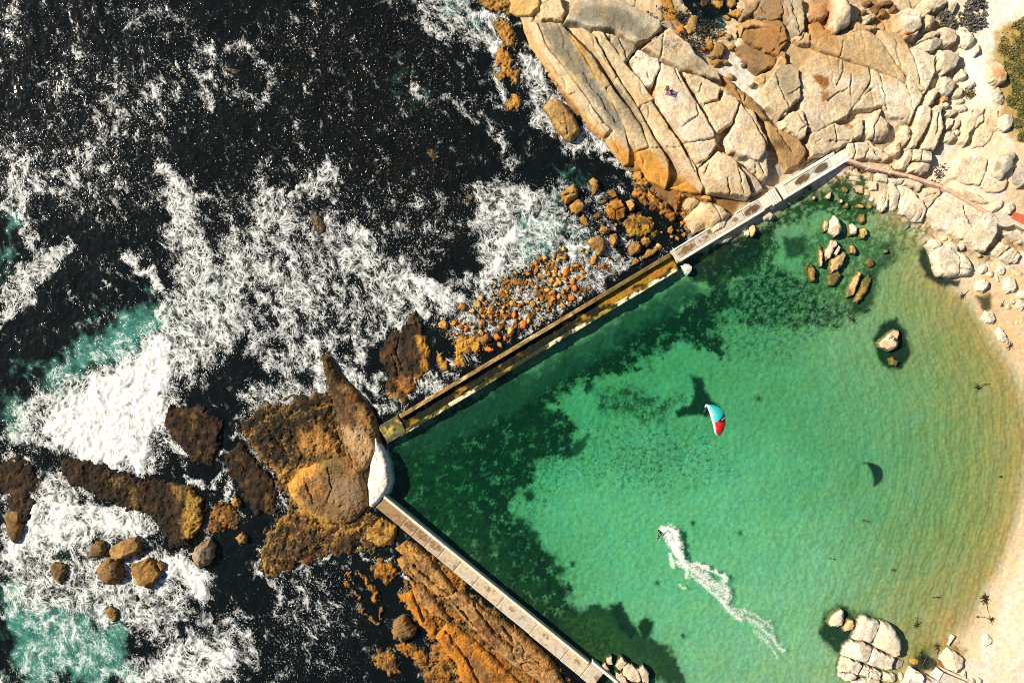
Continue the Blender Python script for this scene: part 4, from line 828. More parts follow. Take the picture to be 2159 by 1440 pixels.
bl("grey-cream boulder below the hollowed one", [(1110,480),(1155,477),(1205,520),(1185,570),(1150,605),(1105,590),(1092,540)], 1.5, (.47,.42,.32))
bl("bean-shaped pale boulder beside the ridged slabs", [(1020,570),(1060,553),(1090,575),(1060,640),(1020,675),(997,650)], 1.4, (.55,.47,.35))
bl("grey round boulder beside the little green patch", [(1185,575),(1210,548),(1242,552),(1245,595),(1215,618),(1185,605)], 1.1, (.47,.42,.32))
bl("orange-tinted small boulder in the cobble cluster", [(1095,620),(1120,602),(1148,610),(1145,635),(1110,645)], .8, (.54,.33,.16))
bl("whitest round boulder beside the sand path", [(1245,525),(1275,502),(1312,505),(1320,535),(1290,560),(1255,555)], 1.0, PALE)
bl("angular boulder just below the sand path bend", [(1200,470),(1235,430),(1262,455),(1265,490),(1235,505),(1210,500)], 1.0, (.56,.47,.35))
for lb, pts, h in [("tiny top cobble of the cluster beside the ridged slabs", ell(1130,660,22,20,0,9,3), .7), ("flattened cobble third in the cluster", ell(1235,636,28,16,-10,9,4), .7),
 ("striped oval cobble in the middle of the cluster", [(1115,730),(1150,690),(1195,682),(1205,710),(1160,740)], .9), ("round cobble at the right of the cluster", ell(1240,680,32,26,10,10,5), .9),
 ("pale egg-shaped cobble below the striped one", [(1120,785),(1150,740),(1190,745),(1180,790),(1140,818)], .9), ("long narrow cobble standing beside the egg-shaped one", [(1180,810),(1200,750),(1228,750),(1225,790),(1195,820)], .8),
 ("heart-shaped large cobble at the foot of the cluster", [(1120,850),(1140,825),(1190,825),(1200,865),(1165,900),(1130,890)], 1.0), ("small cobble right of the heart-shaped one", ell(1207,832,19,18,0,9,6), .6),
 ("little cobble between the ridged slab and the cluster", ell(1106,668,14,24,5,9,7), .6), ("tiny cobble below the angular boulder", ell(1219,288,12,14,0,8,8), .5)]:
    rock('cobble', lb, 'cobble', rA(pts), h, (.55,.48,.37), 'b', group='cobble cluster below the boulder pile')
bl("cleft rounded boulder on the pale plate", [(622,800),(640,740),(690,692),(725,680),(735,720),(780,770),(786,830),(750,870),(700,885),(640,870)], 1.8, (.52,.43,.30), cracks=[rA([(690,870),(680,790),(730,720)]), rA([(655,720),(720,700)])], crackd=.8)
bl("upright box-shaped boulder above the pier", [(548,770),(565,742),(600,740),(612,800),(605,865),(560,872),(545,830)], 1.5, (.54,.45,.33), 'k')
bl("pear-shaped boulder right of the cleft one", [(835,840),(860,800),(885,780),(915,830),(910,880),(875,915),(840,890)], 1.5, (.53,.44,.31))
bl("rounded three-cornered boulder above the kerb", [(770,930),(815,895),(850,905),(850,960),(815,990),(775,970)], 1.2, (.56,.46,.33))
bl("left piece of the boulder split in four", [(835,1040),(890,940),(925,937),(915,1000),(880,1075),(845,1065)], 1.5, (.56,.46,.33), 'k')
bl("upper right piece of the boulder split in four", [(932,940),(1040,952),(1042,1020),(925,1008)], 1.7, (.55,.45,.33), 'k', cracks=[rA([(985,945),(980,1010)])])
bl("lower right piece of the boulder split in four", [(915,1020),(1037,1032),(1022,1080),(975,1102),(900,1085),(888,1070)], 1.6, (.57,.47,.34), 'k')
bl("grey weathered boulder leaning on the slope near the right edge", [(1500,970),(1560,950),(1592,975),(1570,1030),(1540,1090),(1490,1140),(1455,1120),(1465,1040)], 2.0, (.34,.31,.25), mott=.8)
bl("grey boulder cut by the right edge of the picture", [(1575,1060),(1640,1020),(1690,1060),(1660,1160),(1600,1190),(1565,1130)], 1.8, (.36,.33,.27))
bl("red-stained boulder standing in the green scrub", [(1405,450),(1430,400),(1465,378),(1500,415),(1525,480),(1500,525),(1465,540),(1410,510)], 1.9, (.52,.40,.27), 'k')
bl("oval grey boulder on the edge of the scrub", [(1432,560),(1470,548),(1500,600),(1508,640),(1490,660),(1440,630)], 1.1, (.46,.41,.31))
bl("round cream boulder low in the scrub", [(1470,745),(1510,715),(1555,725),(1568,765),(1545,815),(1500,830),(1467,800)], 1.3, (.56,.49,.37), 'k')
bl("left of two pale boulders above the red paving", [(1410,1320),(1440,1270),(1480,1252),(1512,1270),(1490,1320),(1430,1345)], 1.0, (.56,.47,.34))
bl("right of two pale boulders above the red paving", [(1478,1330),(1520,1280),(1560,1268),(1582,1300),(1550,1360),(1500,1368)], 1.1, (.57,.48,.35))
for lb, cx, cy, rx, ry in [("dark brown stone left of the scrub boulders", 692, 50, 26, 30), ("dark brown stone at the top edge", 760, 18, 40, 18), ("squat dark brown stone leaning on its neighbour", 725, 75, 26, 28), ("lone amber stone on the runnelled plate", 676, 165, 15, 14),
 ("small brown stone near the tall boulder's shadow", 615, 72, 13, 12), ("flat brown stone at the top edge near the tall boulder", 640, 15, 26, 16), ("round brown stone beside the square boulder", 800, 50, 17, 22)]:
    rock('stone', lb, 'stone', rA(ell(cx, cy, rx, ry)), .8, (.15,.085,.04), 'b', group='dark stones at the top edge')
for k, (cx, cy, r) in enumerate([(165,905,15),(185,945,18),(205,955,14),(185,972,13),(228,968,15),(215,995,14),(262,1000,12),(228,1000,11),(160,880,10)]):
    rock('stone', "small red-brown stone lying in the hollow left of the pier head", 'stone', rA(ell(cx, cy, r, r * .85)), .5, (.30,.16,.07), 'b', group='red-brown stones left of the pier head')
# --- boulders beside the pier, on the sea side
PB = 'boulders beside the pier'
rock('boulder', "large peach-coloured boulder against the sea side of the pier", 'boulder', rX([(230,840),(290,760),(400,650),(520,640),(620,700),(740,780),(660,870),(540,960),(440,930),(340,975),(260,900)]), 2.0, (.54,.39,.23), 's', group=PB, rnd=2.2, cracks=[rX([(520,660),(580,740),(640,880)])])
rock('boulder', "knobbly brown boulder above the peach-coloured one", 'boulder', rX([(215,680),(250,600),(340,590),(410,640),(370,690),(300,755),(250,740)]), 1.5, (.42,.31,.17), 'b', group=PB)
rock('boulder', "small tan boulder at the foot of the outcrop", 'boulder', rX([(405,600),(440,570),(510,580),(530,620),(470,640)]), 1.0, (.46,.34,.18), 'b', group=PB)
rock('boulder', "white mortar-smeared rock built into the pier side", 'boulder', rX([(480,920),(560,800),(640,760),(700,840),(660,930),(560,1000),(520,980)]), 1.7, (.64,.58,.46), 'b', group=PB)
rock('boulder', "pale round rock bulging under the pool side of the pier", 'boulder', rX([(560,1070),(640,1020),(730,990),(742,1030),(700,1080),(630,1105)]), .9, (.60,.52,.40), 'b', group=PB, base=-.2)
rock('boulder', "pale faceted rock under the pier steps", 'boulder', rX([(1040,820),(1080,760),(1150,740),(1210,800),(1170,840),(1090,845)]), .9, (.60,.52,.40), 'b', group=PB, base=-.2)
rock('boulder', "small white rock beneath the pier near the steps", 'boulder', rX([(1130,700),(1180,670),(1210,690),(1190,730),(1150,735)]), .8, WHITE, 'b', group=PB, base=-.2)
rock('boulder', "left of three white blocks beside the pier", 'boulder', rX([(830,940),(860,880),(890,890),(890,940),(860,985)]), .8, (.62,.56,.46), 'k', group=PB, base=-.2)
rock('boulder', "middle of three white blocks beside the pier", 'boulder', rX([(870,970),(905,945),(935,970),(915,1020),(880,1010)]), .7, (.62,.56,.46), 'k', group=PB, base=-.2)
rock('boulder', "right of three white blocks, with an orange side", 'boulder', rX([(920,930),(950,885),(985,900),(1000,960),(960,1030),(930,1010)]), .8, (.56,.40,.20), 'k', group=PB, base=-.25)
rock('boulder', "small white ragged rock off the pier end in the pool", 'boulder', rX([(200,1340),(225,1310),(270,1315),(310,1350),(300,1400),(260,1435),(215,1400)]), .8, (.72,.68,.60), 'k', group=PB, base=-.35)
# --- rocks in the pool corner
PR = 'rocks standing in the shallow pool'
def pr(label, pts, h, c=(.60,.51,.39), st='b', f=rJ, base=-.55, **k):
    k.setdefault('tide', .10); k.setdefault('tidecol', (.15, .10, .03)); return rock('boulder', label, 'boulder', f(pts), h, c, st, group=PR, base=base, **k)
pr("big lemon-shaped white rock in the pool corner", [(1780,960),(1785,880),(1850,780),(1910,830),(1945,920),(1920,990),(1860,1035),(1800,990)], 1.9, f=rX, cracks=[rX([(1780,960),(1790,860)])])
pr("slim tan rock leaning on the lemon-shaped one", [(1725,920),(1740,845),(1785,850),(1780,960),(1745,970)], 1.4, (.54,.38,.22), f=rX)
pr("pale pointed rock right of the lemon-shaped one", [(2000,890),(2050,875),(2105,920),(2095,1000),(2050,990),(2010,950)], 1.2, f=rX)
pr("yellow-brown rock at the right of the pointed one", [(2110,950),(2150,915),(2190,950),(2180,1050),(2130,1050)], 1.0, (.44,.34,.12), f=rX)
pr("sunken amber rock above the pointed one", [(2095,840),(2130,780),(2180,770),(2190,850),(2140,890)], .8, (.36,.23,.07), f=rX)
pr("triangular white rock near the pier steps", [(1735,600),(1770,560),(1810,530),(1815,580),(1790,625)], 1.0, f=rX)
pr("small pale rock ringed by weed near the pier", [(1595,600),(1630,580),(1655,605),(1625,630)], .9, f=rX)
pr("small cream rock between the weeds", [(1895,650),(1915,610),(1945,640),(1925,670)], .9, f=rX)
pr("amber stone below the small cream rock", ell(1980,690,28,36,10), .8, (.36,.24,.06), f=rX)
pr("sunken amber stone near the pool's rocky edge", ell(1965,515,42,32,30), .7, (.40,.28,.08), f=rX)
pr("white-topped amber rock in the weedy edge", ell(2130,695,48,22,12), .9, (.46,.36,.18), f=rX)
pr("white round stone at the weedy edge", ell(655,1262,20,20), .9, WHITE, f=rA)
pr("orange stone beside the white round one", ell(640,1306,20,20), .8, (.40,.24,.06), f=rA)
pr("left slim rock of the grey trio", [(320,140),(335,105),(350,120),(345,240),(330,245),(322,190)], 1.2, (.46,.34,.22))
pr("tall middle rock of the grey trio", [(355,150),(400,80),(435,75),(440,110),(400,180),(370,220),(355,200)], 1.4, (.54,.47,.38))
pr("short right rock of the grey trio", [(410,165),(445,112),(462,130),(430,182)], 1.1, (.52,.46,.38))
pr("brown-backed rock at the foot of the trio", [(385,250),(400,200),(480,150),(497,165),(490,215),(440,270),(400,292)], 1.2, (.44,.30,.15))
pr("weedy rock below the brown-backed one", [(375,300),(440,270),(470,300),(420,370),(380,370)], .62, (.18,.15,.03))
pr("brown oval rock left of the trio", [(245,250),(275,230),(300,260),(300,330),(280,345),(255,310)], .9, (.36,.20,.07))
pr("small orange-white rock right of the trio", [(510,110),(540,105),(560,150),(550,170),(515,165)], .9, (.48,.30,.13))
pr("cream rock above the trio, half ringed by weed", [(505,20),(530,-20),(570,0),(560,45),(520,50)], 1.0)
pr("yellowish rock near the cream one", [(580,50),(590,0),(625,5),(632,45),(600,70)], .9, (.48,.38,.18))
pr("long tan rock lying alone below the trio", [(495,400),(530,310),(570,272),(595,290),(580,350),(540,430),(505,440)], .95, (.48,.34,.18))
pr("yellow weedy rock beside the long tan one", [(540,470),(590,350),(640,300),(655,330),(640,390),(570,482)], .72, (.30,.22,.05))
pr("sunken red-orange rock right of the trio", ell(645,222,28,26), .5, (.34,.12,.03))
pr("small yellow rock at the weed line", ell(745,150,15,15), .7, (.42,.30,.06))
pr("cracked white boulder, largest on the pool's right shore", [(1000,110),(1040,65),(1090,80),(1110,105),(1160,85),(1200,110),(1205,140),(1250,170),(1290,220),(1295,270),(1270,310),(1215,312),(1160,325),(1080,310),(1055,260),(1035,190),(1020,140)], 1.9, (.61,.53,.41), 's', base=-.15, rnd=1.1, cracks=[rJ([(1160,130),(1215,180),(1205,300)]), rJ([(1050,140),(1110,105)]), rJ([(1215,190),(1270,240)]), rJ([(1220,260),(1290,275)])])
pr("lone pinkish-white rock out in the pool", [(690,730),(730,690),(770,655),(800,635),(835,650),(832,720),(820,770),(760,785),(700,765)], 1.5, (.56,.42,.30), base=-.75, cracks=[rJ([(775,700),(800,690),(820,720)])])
pr("small orange tip showing below the lone rock", [(760,830),(790,815),(830,850),(810,880),(775,870)], .85, (.40,.22,.06), base=-.75)
BR = 'boulders on the beach edge'
for lb, pts, h, c in [("white rounded boulder nearest the cracked white one", [(1330,260),(1350,235),(1395,245),(1390,280),(1350,297)], .9, (.60,.54,.43)), ("split little boulder between two white ones", ell(1412,292,22,22,20), .7, (.56,.49,.37)),
 ("egg-shaped white boulder above the slim stone", ell(1480,270,28,30), .9, (.62,.55,.44)), ("slim upright stone among the white boulders", [(1435,290),(1452,285),(1468,345),(1450,347)], .5, (.55,.49,.40)),
 ("round white boulder with a black shadow on the wet sand", [(1315,370),(1330,330),(1370,320),(1410,340),(1400,385),(1365,415),(1325,400)], 1.4, (.62,.55,.43)), ("ribbed white boulder near the right edge", [(1495,330),(1530,305),(1570,320),(1588,370),(1570,405),(1520,420),(1500,380)], 1.3, (.60,.53,.42)),
 ("white boulder cut by the right edge below the ribbed one", [(1580,430),(1600,395),(1660,390),(1660,460),(1600,455)], 1.2, (.60,.53,.42)), ("pale boulder at the water's edge beside black weed", [(1350,580),(1380,525),(1430,530),(1450,580),(1430,612),(1380,605)], 1.1, (.60,.53,.42)),
 ("pointed white boulder lowest along the beach edge", [(1445,660),(1465,625),(1490,640),(1535,715),(1525,735),(1470,715)], 1.0, (.61,.54,.44)), ("small cream stone above the ribbed cobble pair", ell(1550,465,17,20), .6, (.56,.45,.31)), ("flat tan stone on the beach edge", ell(1525,502,20,20), .5, (.54,.42,.28)),
 ("ribbed pair of stones at the right edge", [(1570,470),(1600,450),(1650,480),(1610,530),(1575,510)], .8, (.58,.51,.40)), ("tiny round stone on the beach sand", ell(1575,602,12,12), .4, (.54,.46,.36)), ("small stone left of the cracked white boulder's top", ell(1120,68,22,18), .7, (.58,.49,.36)), ("white chip of rock beside the cracked white boulder", ell(1230,120,20,22), .8, (.58,.51,.40))]:
    rock('boulder', lb, 'boulder', rJ(pts), h, c, 'b', group=BR, rib=(math.radians(20), .8, .18) if 'ribbed' in lb else None)
# --- blocks at the lower right
QB = 'blocks of the great split boulder on the beach'
for lb, pts, h, c in [("upper left block of the great split boulder", [(555,1110),(575,1040),(605,1018),(700,1045),(712,1080),(665,1162),(640,1190),(530,1165)], 2.0, 0), ("largest right-hand block of the great split boulder", [(716,1045),(780,1075),(835,1150),(850,1200),(832,1270),(800,1285),(740,1250),(680,1215),(662,1170),(706,1085)], 2.4, 0),
 ("smooth middle left block of the great split boulder", [(480,1210),(530,1167),(630,1195),(664,1217),(650,1265),(620,1307),(580,1305),(470,1265)], 2.0, 0), ("middle right block of the great split boulder", [(667,1222),(740,1252),(805,1287),(780,1350),(750,1365),(640,1325),(625,1308),(650,1267)], 2.1, 0),
 ("lower left block of the great split boulder", [(450,1310),(470,1268),(590,1315),(600,1330),(560,1390),(520,1370),(450,1372)], 1.6, 0), ("smallest corner block of the great split boulder", [(445,1377),(540,1375),(560,1400),(540,1425),(480,1420),(445,1397)], 1.3, 0),
 ("jumbled lower middle block of the great split boulder", [(605,1327),(700,1355),(720,1375),(710,1420),(620,1400),(572,1382)], 1.6, 1), ("stacked block at the lower right of the great split boulder", [(725,1365),(800,1382),(806,1420),(780,1437),(720,1425)], 1.3, 1), ("block of the great split boulder cut by the bottom edge", [(530,1432),(640,1405),(710,1427),(700,1490),(530,1490)], 1.5, 0)]:
    rock('rock_block', lb, 'rock block', rH(pts), h, (.60,.53,.42), 'k', group=QB, base=-.35, cracks=[rH([(600,1350),(700,1380)]), rH([(650,1330),(640,1400)])] if c else (), tide=.15)
pr("white oval rock in the weed beside the great split boulder", [(375,1060),(410,1000),(460,970),(485,985),(485,1040),(470,1085),(395,1090)], 1.3, (.60,.50,.37), f=rH, base=-.5)
pr("brown-sided small rock touching the great split boulder", [(470,1085),(500,1035),(540,1040),(550,1075),(540,1105),(480,1118)], 1.1, (.52,.38,.22), f=rH, base=-.5)
B2 = 'boulders on the lower beach'
for lb, pts, h, c, st in [("square flat-topped cream boulder beside the ruined walls", rZ([(945,450),(1085,258),(1230,310),(1400,440),(1380,560),(1230,715),(1060,650)]), 1.7, (.60,.53,.42), 'k'), ("white boulder alone on the pale sand", rH([(1355,1150),(1390,1130),(1425,1160),(1420,1195),(1385,1215),(1358,1190)]), .8, (.66,.61,.52), 'b'),
 ("cream boulder behind the square flat-topped one", rZ([(1310,740),(1400,665),(1430,700),(1425,840),(1340,800)]), .9, (.60,.53,.42), 'b'), ("left of two pale domes at the bottom edge", rZ([(1470,860),(1540,790),(1610,840),(1600,940),(1490,940)]), .9, (.60,.53,.42), 'b'), ("right of two pale domes at the bottom edge", rZ([(1620,860),(1650,780),(1720,830),(1740,940),(1630,940)]), .9, (.60,.53,.42), 'b'),
 ("shaded grey boulder right of the great split boulder", rZ([(30,620),(70,470),(160,450),(250,500),(220,600),(130,650)]), .7, (.34,.31,.27), 'k'), ("curled white rock at the bottom edge beside the ruin", rZ([(150,720),(220,700),(240,790),(200,900),(160,840)]), .7, (.54,.45,.34), 'b'), ("round tan rock at the bottom edge", rZ([(-10,720),(60,700),(85,780),(60,880),(-10,880)]), .7, (.50,.40,.28), 'b'),
 ("little triangular stone on the wet sand", rZ([(1205,130),(1250,95),(1300,95),(1315,150),(1230,155)]), .35, (.60,.50,.36), 'b'), ("flat brown rock lapped by the pool edge", rZ([(1130,240),(1190,180),(1270,240),(1285,300),(1200,290)]), .42, (.26,.18,.06), 'b'), ("rust-red rock under the square boulder", rZ([(850,460),(900,450),(1000,540),(1050,620),(980,640),(900,560)]), .6, (.28,.11,.03), 'b'), ("gold weathered block in the pool weed", rZ([(370,440),(450,430),(530,470),(520,560),(420,560),(360,530)]), .45, (.40,.26,.05), 'k')]:
    rock('boulder', lb, 'boulder', pts, h, c, st, group=B2)
# ------------------------------------------------------------------ rocks and weed-grown shelves in the surf
SR = 'rocks standing in the surf'
def sr(label, pts, h, c, f=rI, base=-.5, st='b', **k):
    k.setdefault('tide', .5); k.setdefault('mott', .8); k.setdefault('rough', .45)
    return rock('sea_rock', label, 'rock', f(pts), h * (1.25 if h > 1 else 1.0), c, st, base=base, group=k.pop('group', SR), **k)
BRN = (.30,.20,.08)
sr("long golden-brown rock, topmost of the surf-ringed cluster", [(675,600),(700,570),(860,515),(890,560),(880,620),(740,680),(690,660)], 2.3, (.33,.23,.10))
sr("dark wrinkled rock left of the golden-brown one", [(555,590),(600,538),(650,545),(670,600),(650,640),(590,660),(555,640)], 1.7, (.17,.13,.07))
sr("big two-toned brown rock, lowest left of the surf-ringed cluster", [(595,720),(660,645),(700,650),(770,690),(770,780),(740,820),(650,832),(605,790)], 2.2, (.25,.17,.08))
sr("orange-brown squared rock, lowest right of the surf-ringed cluster", [(820,700),(930,655),(980,680),(1005,740),(980,810),(930,845),(870,820),(840,760)], 2.1, (.38,.23,.07), st='k')
sr("small brown rock touching the squared one", [(985,690),(1000,665),(1045,680),(1045,720),(1015,738)], 1.4, (.27,.17,.07))
sr("grey cracked rock right of the surf-ringed cluster", [(1200,620),(1250,560),(1330,530),(1350,580),(1350,650),(1310,700),(1260,718),(1210,680)], 2.4, (.33,.28,.20))
sr("dark crumbling rock left of the surf-ringed cluster", [(305,700),(340,675),(415,685),(425,740),(400,790),(380,835),(330,780)], 1.3, (.16,.11,.06))
sr("long dark brown rock near the left edge", [(25,360),(60,335),(110,360),(140,450),(130,530),(90,570),(50,540),(25,450)], 1.6, (.21,.14,.06))
sr("brown rock awash below the surf-ringed cluster", [(650,970),(700,950),(750,975),(740,1040),(710,1060),(670,1020)], 1.1, (.22,.15,.08))
sr("tiny brown rock awash in white foam", [(895,945),(920,938),(945,955),(925,975),(900,970)], .9, (.25,.16,.07))
sr("tiny dark rock at the edge of the foam", [(850,885),(868,880),(872,920),(855,928)], .9, (.12,.08,.04))
sr("sunken dark rock seen through the foam at left", [(310,640),(350,620),(400,640),(395,660),(330,660)], .7, (.10,.08,.05))
sr("small golden rock beside the orange shelf end", [(1450,300),(1490,250),(1530,290),(1520,335),(1480,330)], 1.3, (.42,.25,.07))
sr("golden knob with a black shadow near the kelp shelf", [(1480,520),(1530,480),(1570,510),(1560,560),(1510,565)], 1.3, (.32,.21,.08))
sr("tan slab-sided rock awash off the outcrop", [(195,680),(230,630),(280,612),(330,640),(400,740),(440,830),(410,870),(375,905),(330,880),(290,830),(240,760)], 1.7, (.42,.29,.12), f=rB, st='s', rnd=1.4, cracks=[rB([(330,720),(350,850)]), rB([(260,740),(330,790)])])
sr("dark low rock off the long tan one", [(245,840),(290,840),(300,890),(260,890)], .7, (.20,.12,.05), f=rB)
sr("long brown rock awash in the middle surf", [(330,1330),(370,1320),(440,1420),(440,1470),(390,1500),(340,1400)], .95, (.20,.13,.06), f=rC)
sr("little gold-topped rock below the open kelp water", [(1310,1250),(1340,1215),(1390,1250),(1360,1280)], .9, (.30,.19,.06), f=rC)
sr("striped weed-capped reef tip in a ring of foam", [(1395,400),(1430,385),(1450,430),(1500,430),(1560,445),(1550,480),(1500,480),(1440,460),(1410,450)], .75, (.40,.26,.08), f=R(0,0))
sr("lone clump of gold kelp-covered rock in open water", [(1060,920),(1110,910),(1140,960),(1175,1000),(1130,1020),(1085,990)], .62, (.40,.25,.05), f=rC)
OB = 'orange boulders of the cobble inlet'
def ob(label, pts, h, c=(.44,.24,.05), f=rQ, **k): return sr(label, pts, h, c, f=f, group=OB, **k)
ob("creased golden boulder furthest out of the inlet", [(110,270),(180,200),(280,145),(340,220),(330,300),(250,350),(180,395),(135,350)], 1.9, (.44,.29,.09), cracks=[rQ([(115,310),(200,275),(290,260)])])
ob("pale orange square boulder behind the creased one", [(225,405),(330,325),(415,410),(380,460),(310,510),(250,490)], 1.7, (.48,.29,.08), st='k')
ob("crumbly golden boulder standing apart in dark water", [(450,110),(510,65),(560,110),(580,180),(550,250),(500,290),(485,200)], 1.5, (.44,.27,.08))
ob("small square orange rock above the quartered boulder", [(660,250),(745,205),(785,300),(750,320),(700,290)], 1.3, st='k')
ob("quartered orange boulder, largest of the inlet", [(650,430),(690,370),(780,315),(840,340),(890,440),(870,540),(790,585),(700,545),(655,490)], 2.0, (.46,.22,.035), cracks=[rQ([(700,400),(770,470),(780,580)]), rQ([(770,470),(870,430)])], st='k')
ob("cream-topped boulder right of the quartered one", [(880,350),(950,335),(1000,390),(990,450),(940,480),(910,430)], 1.6, (.48,.31,.12))
ob("dark flat boulder left of the quartered one", [(480,540),(540,480),(610,490),(620,550),(540,580)], 1.0, (.34,.19,.05))
ob("weed-draped boulder below the orange square one", [(330,560),(390,495),(440,560),(470,640),(420,660),(350,610)], 1.1, (.32,.21,.06))
ob("gold lump of broken rock amid the foam", [(580,380),(640,300),(690,320),(660,380),(600,410)], .9, (.36,.22,.06))
ob("large tan smooth boulder in the cobble inlet", [(420,840),(490,760),(600,742),(640,800),(660,900),(600,1000),(550,1000),(520,930)], 2.0, (.46,.30,.12))
ob("tan boulder leaning over the grey sand patch", [(680,790),(700,740),(780,720),(805,790),(790,850),(740,890),(700,850)], 1.8, (.44,.29,.11))
ob("crumbly brown rock behind the two tan boulders", [(560,720),(590,650),(660,640),(720,690),(690,740),(620,745)], 1.4, (.42,.26,.08))
ob("rounded brown boulder at the sand patch", [(915,890),(960,830),(1040,825),(1080,880),(1060,950),(940,1000),(920,950)], 1.6, (.36,.23,.09), base=-.3)
ob("tan round boulder beside the channel wall", [(1060,810),(1100,760),(1170,780),(1190,830),(1140,890),(1080,870)], 1.5, (.40,.26,.09), base=-.3)
ob("low amber slab beside the grey sand patch", [(1060,1020),(1130,920),(1240,905),(1290,930),(1200,990),(1080,1050)], .9, (.38,.20,.05), base=-.3, st='s')
ob("thin amber slab at the tip of the sand patch", [(940,1120),(960,1050),(1000,1000),(1060,1060),(1010,1100)], .8, (.36,.19,.05), base=-.3, st='s')
ob("bright orange stone beside the peach boulder", [(1365,720),(1380,660),(1430,640),(1450,690),(1420,745)], 1.0, (.48,.20,.03), base=-.2)
ob("bright red-orange stone at the pier end", [(1525,750),(1560,715),(1600,730),(1570,780)], .8, (.52,.15,.02), base=-.2)
for k, (x, y, r) in enumerate([(1560,500,28),(1510,560,24),(1545,610,30),(1590,640,22),(1625,700,30),(1490,790,26),(1420,770,22),(1500,700,20),(1640,660,18)]):
    rock('cobble', "small stone in the dark nook between the peach boulder and the pier", 'cobble', rQ(ell(x, y, r, r * .8, 30)), .6, (.44,.17,.03) if k % 3 != 1 else (.10,.08,.06), 'b', group='stones in the nook beside the pier', base=-.1)
# bedrock of the inlet
OS = 'orange bedrock of the inlet'
def shelf(label, pts, h, c, f=rN, base=-.35, **k):
    k.setdefault('tide', .35); k.setdefault('mott', .9); k.setdefault('rough', 1.0 if c[0] > .1 else .18)
    return rock('rock_shelf', label, 'rock shelf', f(pts), h, c, k.pop('st', 'f'), base=base, group=k.pop('group', OS), **k)
shelf("orange ribbed shelf sloping from the outcrop to the inlet", [(970,290),(1010,170),(1100,190),(1250,260),(1400,400),(1480,520),(1400,590),(1300,500),(1150,420),(1060,360)], 1.5, (.42,.22,.05), f=rQ, base=-.1, col2=(.13,.07,.03), cracks=[rQ([(1060,370),(1200,460),(1330,640)]), rQ([(1100,300),(1250,420),(1390,580)]), rQ([(1340,300),(1440,460)])])
shelf("yellow weeded shelf beside the rounded brown boulder", [(850,600),(940,500),(1080,480),(1180,560),(1280,690),(1220,780),(1100,760),(960,800),(880,720)], .95, (.38,.25,.04), f=rQ, base=-.1, col2=(.10,.09,.02))
shelf("dark rust shelf below the outcrop foot", [(1400,300),(1480,230),(1590,290),(1560,400),(1500,520),(1440,430)], 1.2, (.34,.15,.035), f=rQ, base=-.1, col2=(.08,.05,.02))
shelf("gold and black ledge at the tip of the outcrop", [(930,30),(1060,10),(1140,100),(1200,190),(1100,170),(1000,130)], .8, (.40,.25,.07), f=rQ, base=-.1, col2=(.06,.05,.02))
# golden ledges at the top, seaward of the outcrop
GS = 'golden ledges seaward of the outcrop'
for lb, pts, h in [("golden ledge at the top edge beside the surf", [(1390,20),(1440,-20),(1640,-20),(1650,110),(1540,100),(1450,70)], .85), ("golden ledge second from the top edge", [(1490,120),(1560,100),(1640,130),(1650,330),(1580,300),(1500,200)], .9), ("pitted golden ledge beside the outcrop's seaward slab", [(1500,300),(1560,270),(1650,360),(1680,470),(1620,560),(1590,490),(1550,540),(1510,480)], .95), ("low yellow weeded ledge awash beside the outcrop", [(1545,650),(1620,570),(1690,600),(1660,700),(1570,700)], .75)]:
    shelf(lb, pts, h, (.44,.26,.07), f=rC, group=GS, col2=(.16,.11,.04), mott=.7, tide=.2)
# dark shelf with orange turf left of the channel
DS = 'dark shelf beside the channel wall'
paint(rE([(1240,690),(1400,690),(1410,740),(1330,790),(1325,870),(1260,870)]), (.40,.21,.035), .95, 4, 9, .1, 1.2, 'r')
paint(rE([(1005,680),(1060,690),(1112,800),(1085,900),(1040,880),(1040,790)]), (.40,.20,.03), .95, 5, 10, .15, 1.2, 'r')
paint(rE([(1140,780),(1190,800),(1208,900),(1160,905)]), (.38,.20,.035), .95, 4, 8, .1, 1.2, 'r')
paint(rE([(880,960),(1000,940),(1080,900),(1100,920),(1000,1000),(960,1050),(900,1040)]), (.32,.14,.03), .85, 6, 12, .35, 1.2, 'r')
paint(rE([(780,1030),(900,1060),(930,1150),(820,1180),(760,1120)]), (.30,.19,.06), .85, 10, 14, .25, 1.5, 'r')
shelf("black weed-grown shelf with gold turf between the surf and the channel wall", [(775,800),(850,650),(960,610),(1060,640),(1110,760),(1100,880),(1010,1000),(930,1140),(800,1060),(830,960)], .75, (.022,.018,.012), f=rE, group=DS, tide=0, col2=(.09,.055,.025), cracks=[rE([(920,640),(880,780),(930,900)]), rE([(860,800),(900,930)])])
shelf("low gold turf patch nearest the cobbles", [(1225,690),(1320,660),(1430,690),(1420,760),(1340,810),(1340,880),(1250,890)], .62, (.38,.20,.035), f=rE, group=DS, tide=0)
shelf("narrow gold turf strip beside the channel wall", [(1125,770),(1190,790),(1220,910),(1160,925)], .62, (.06,.045,.025), f=rE, group=DS, tide=0)
shelf("black ribbed kelp rock at the surf's edge", [(950,580),(1000,505),(1060,590),(1085,650),(1030,645)], .85, (.05,.04,.022), f=rE, group=DS, tide=0, col2=(.16,.11,.05))
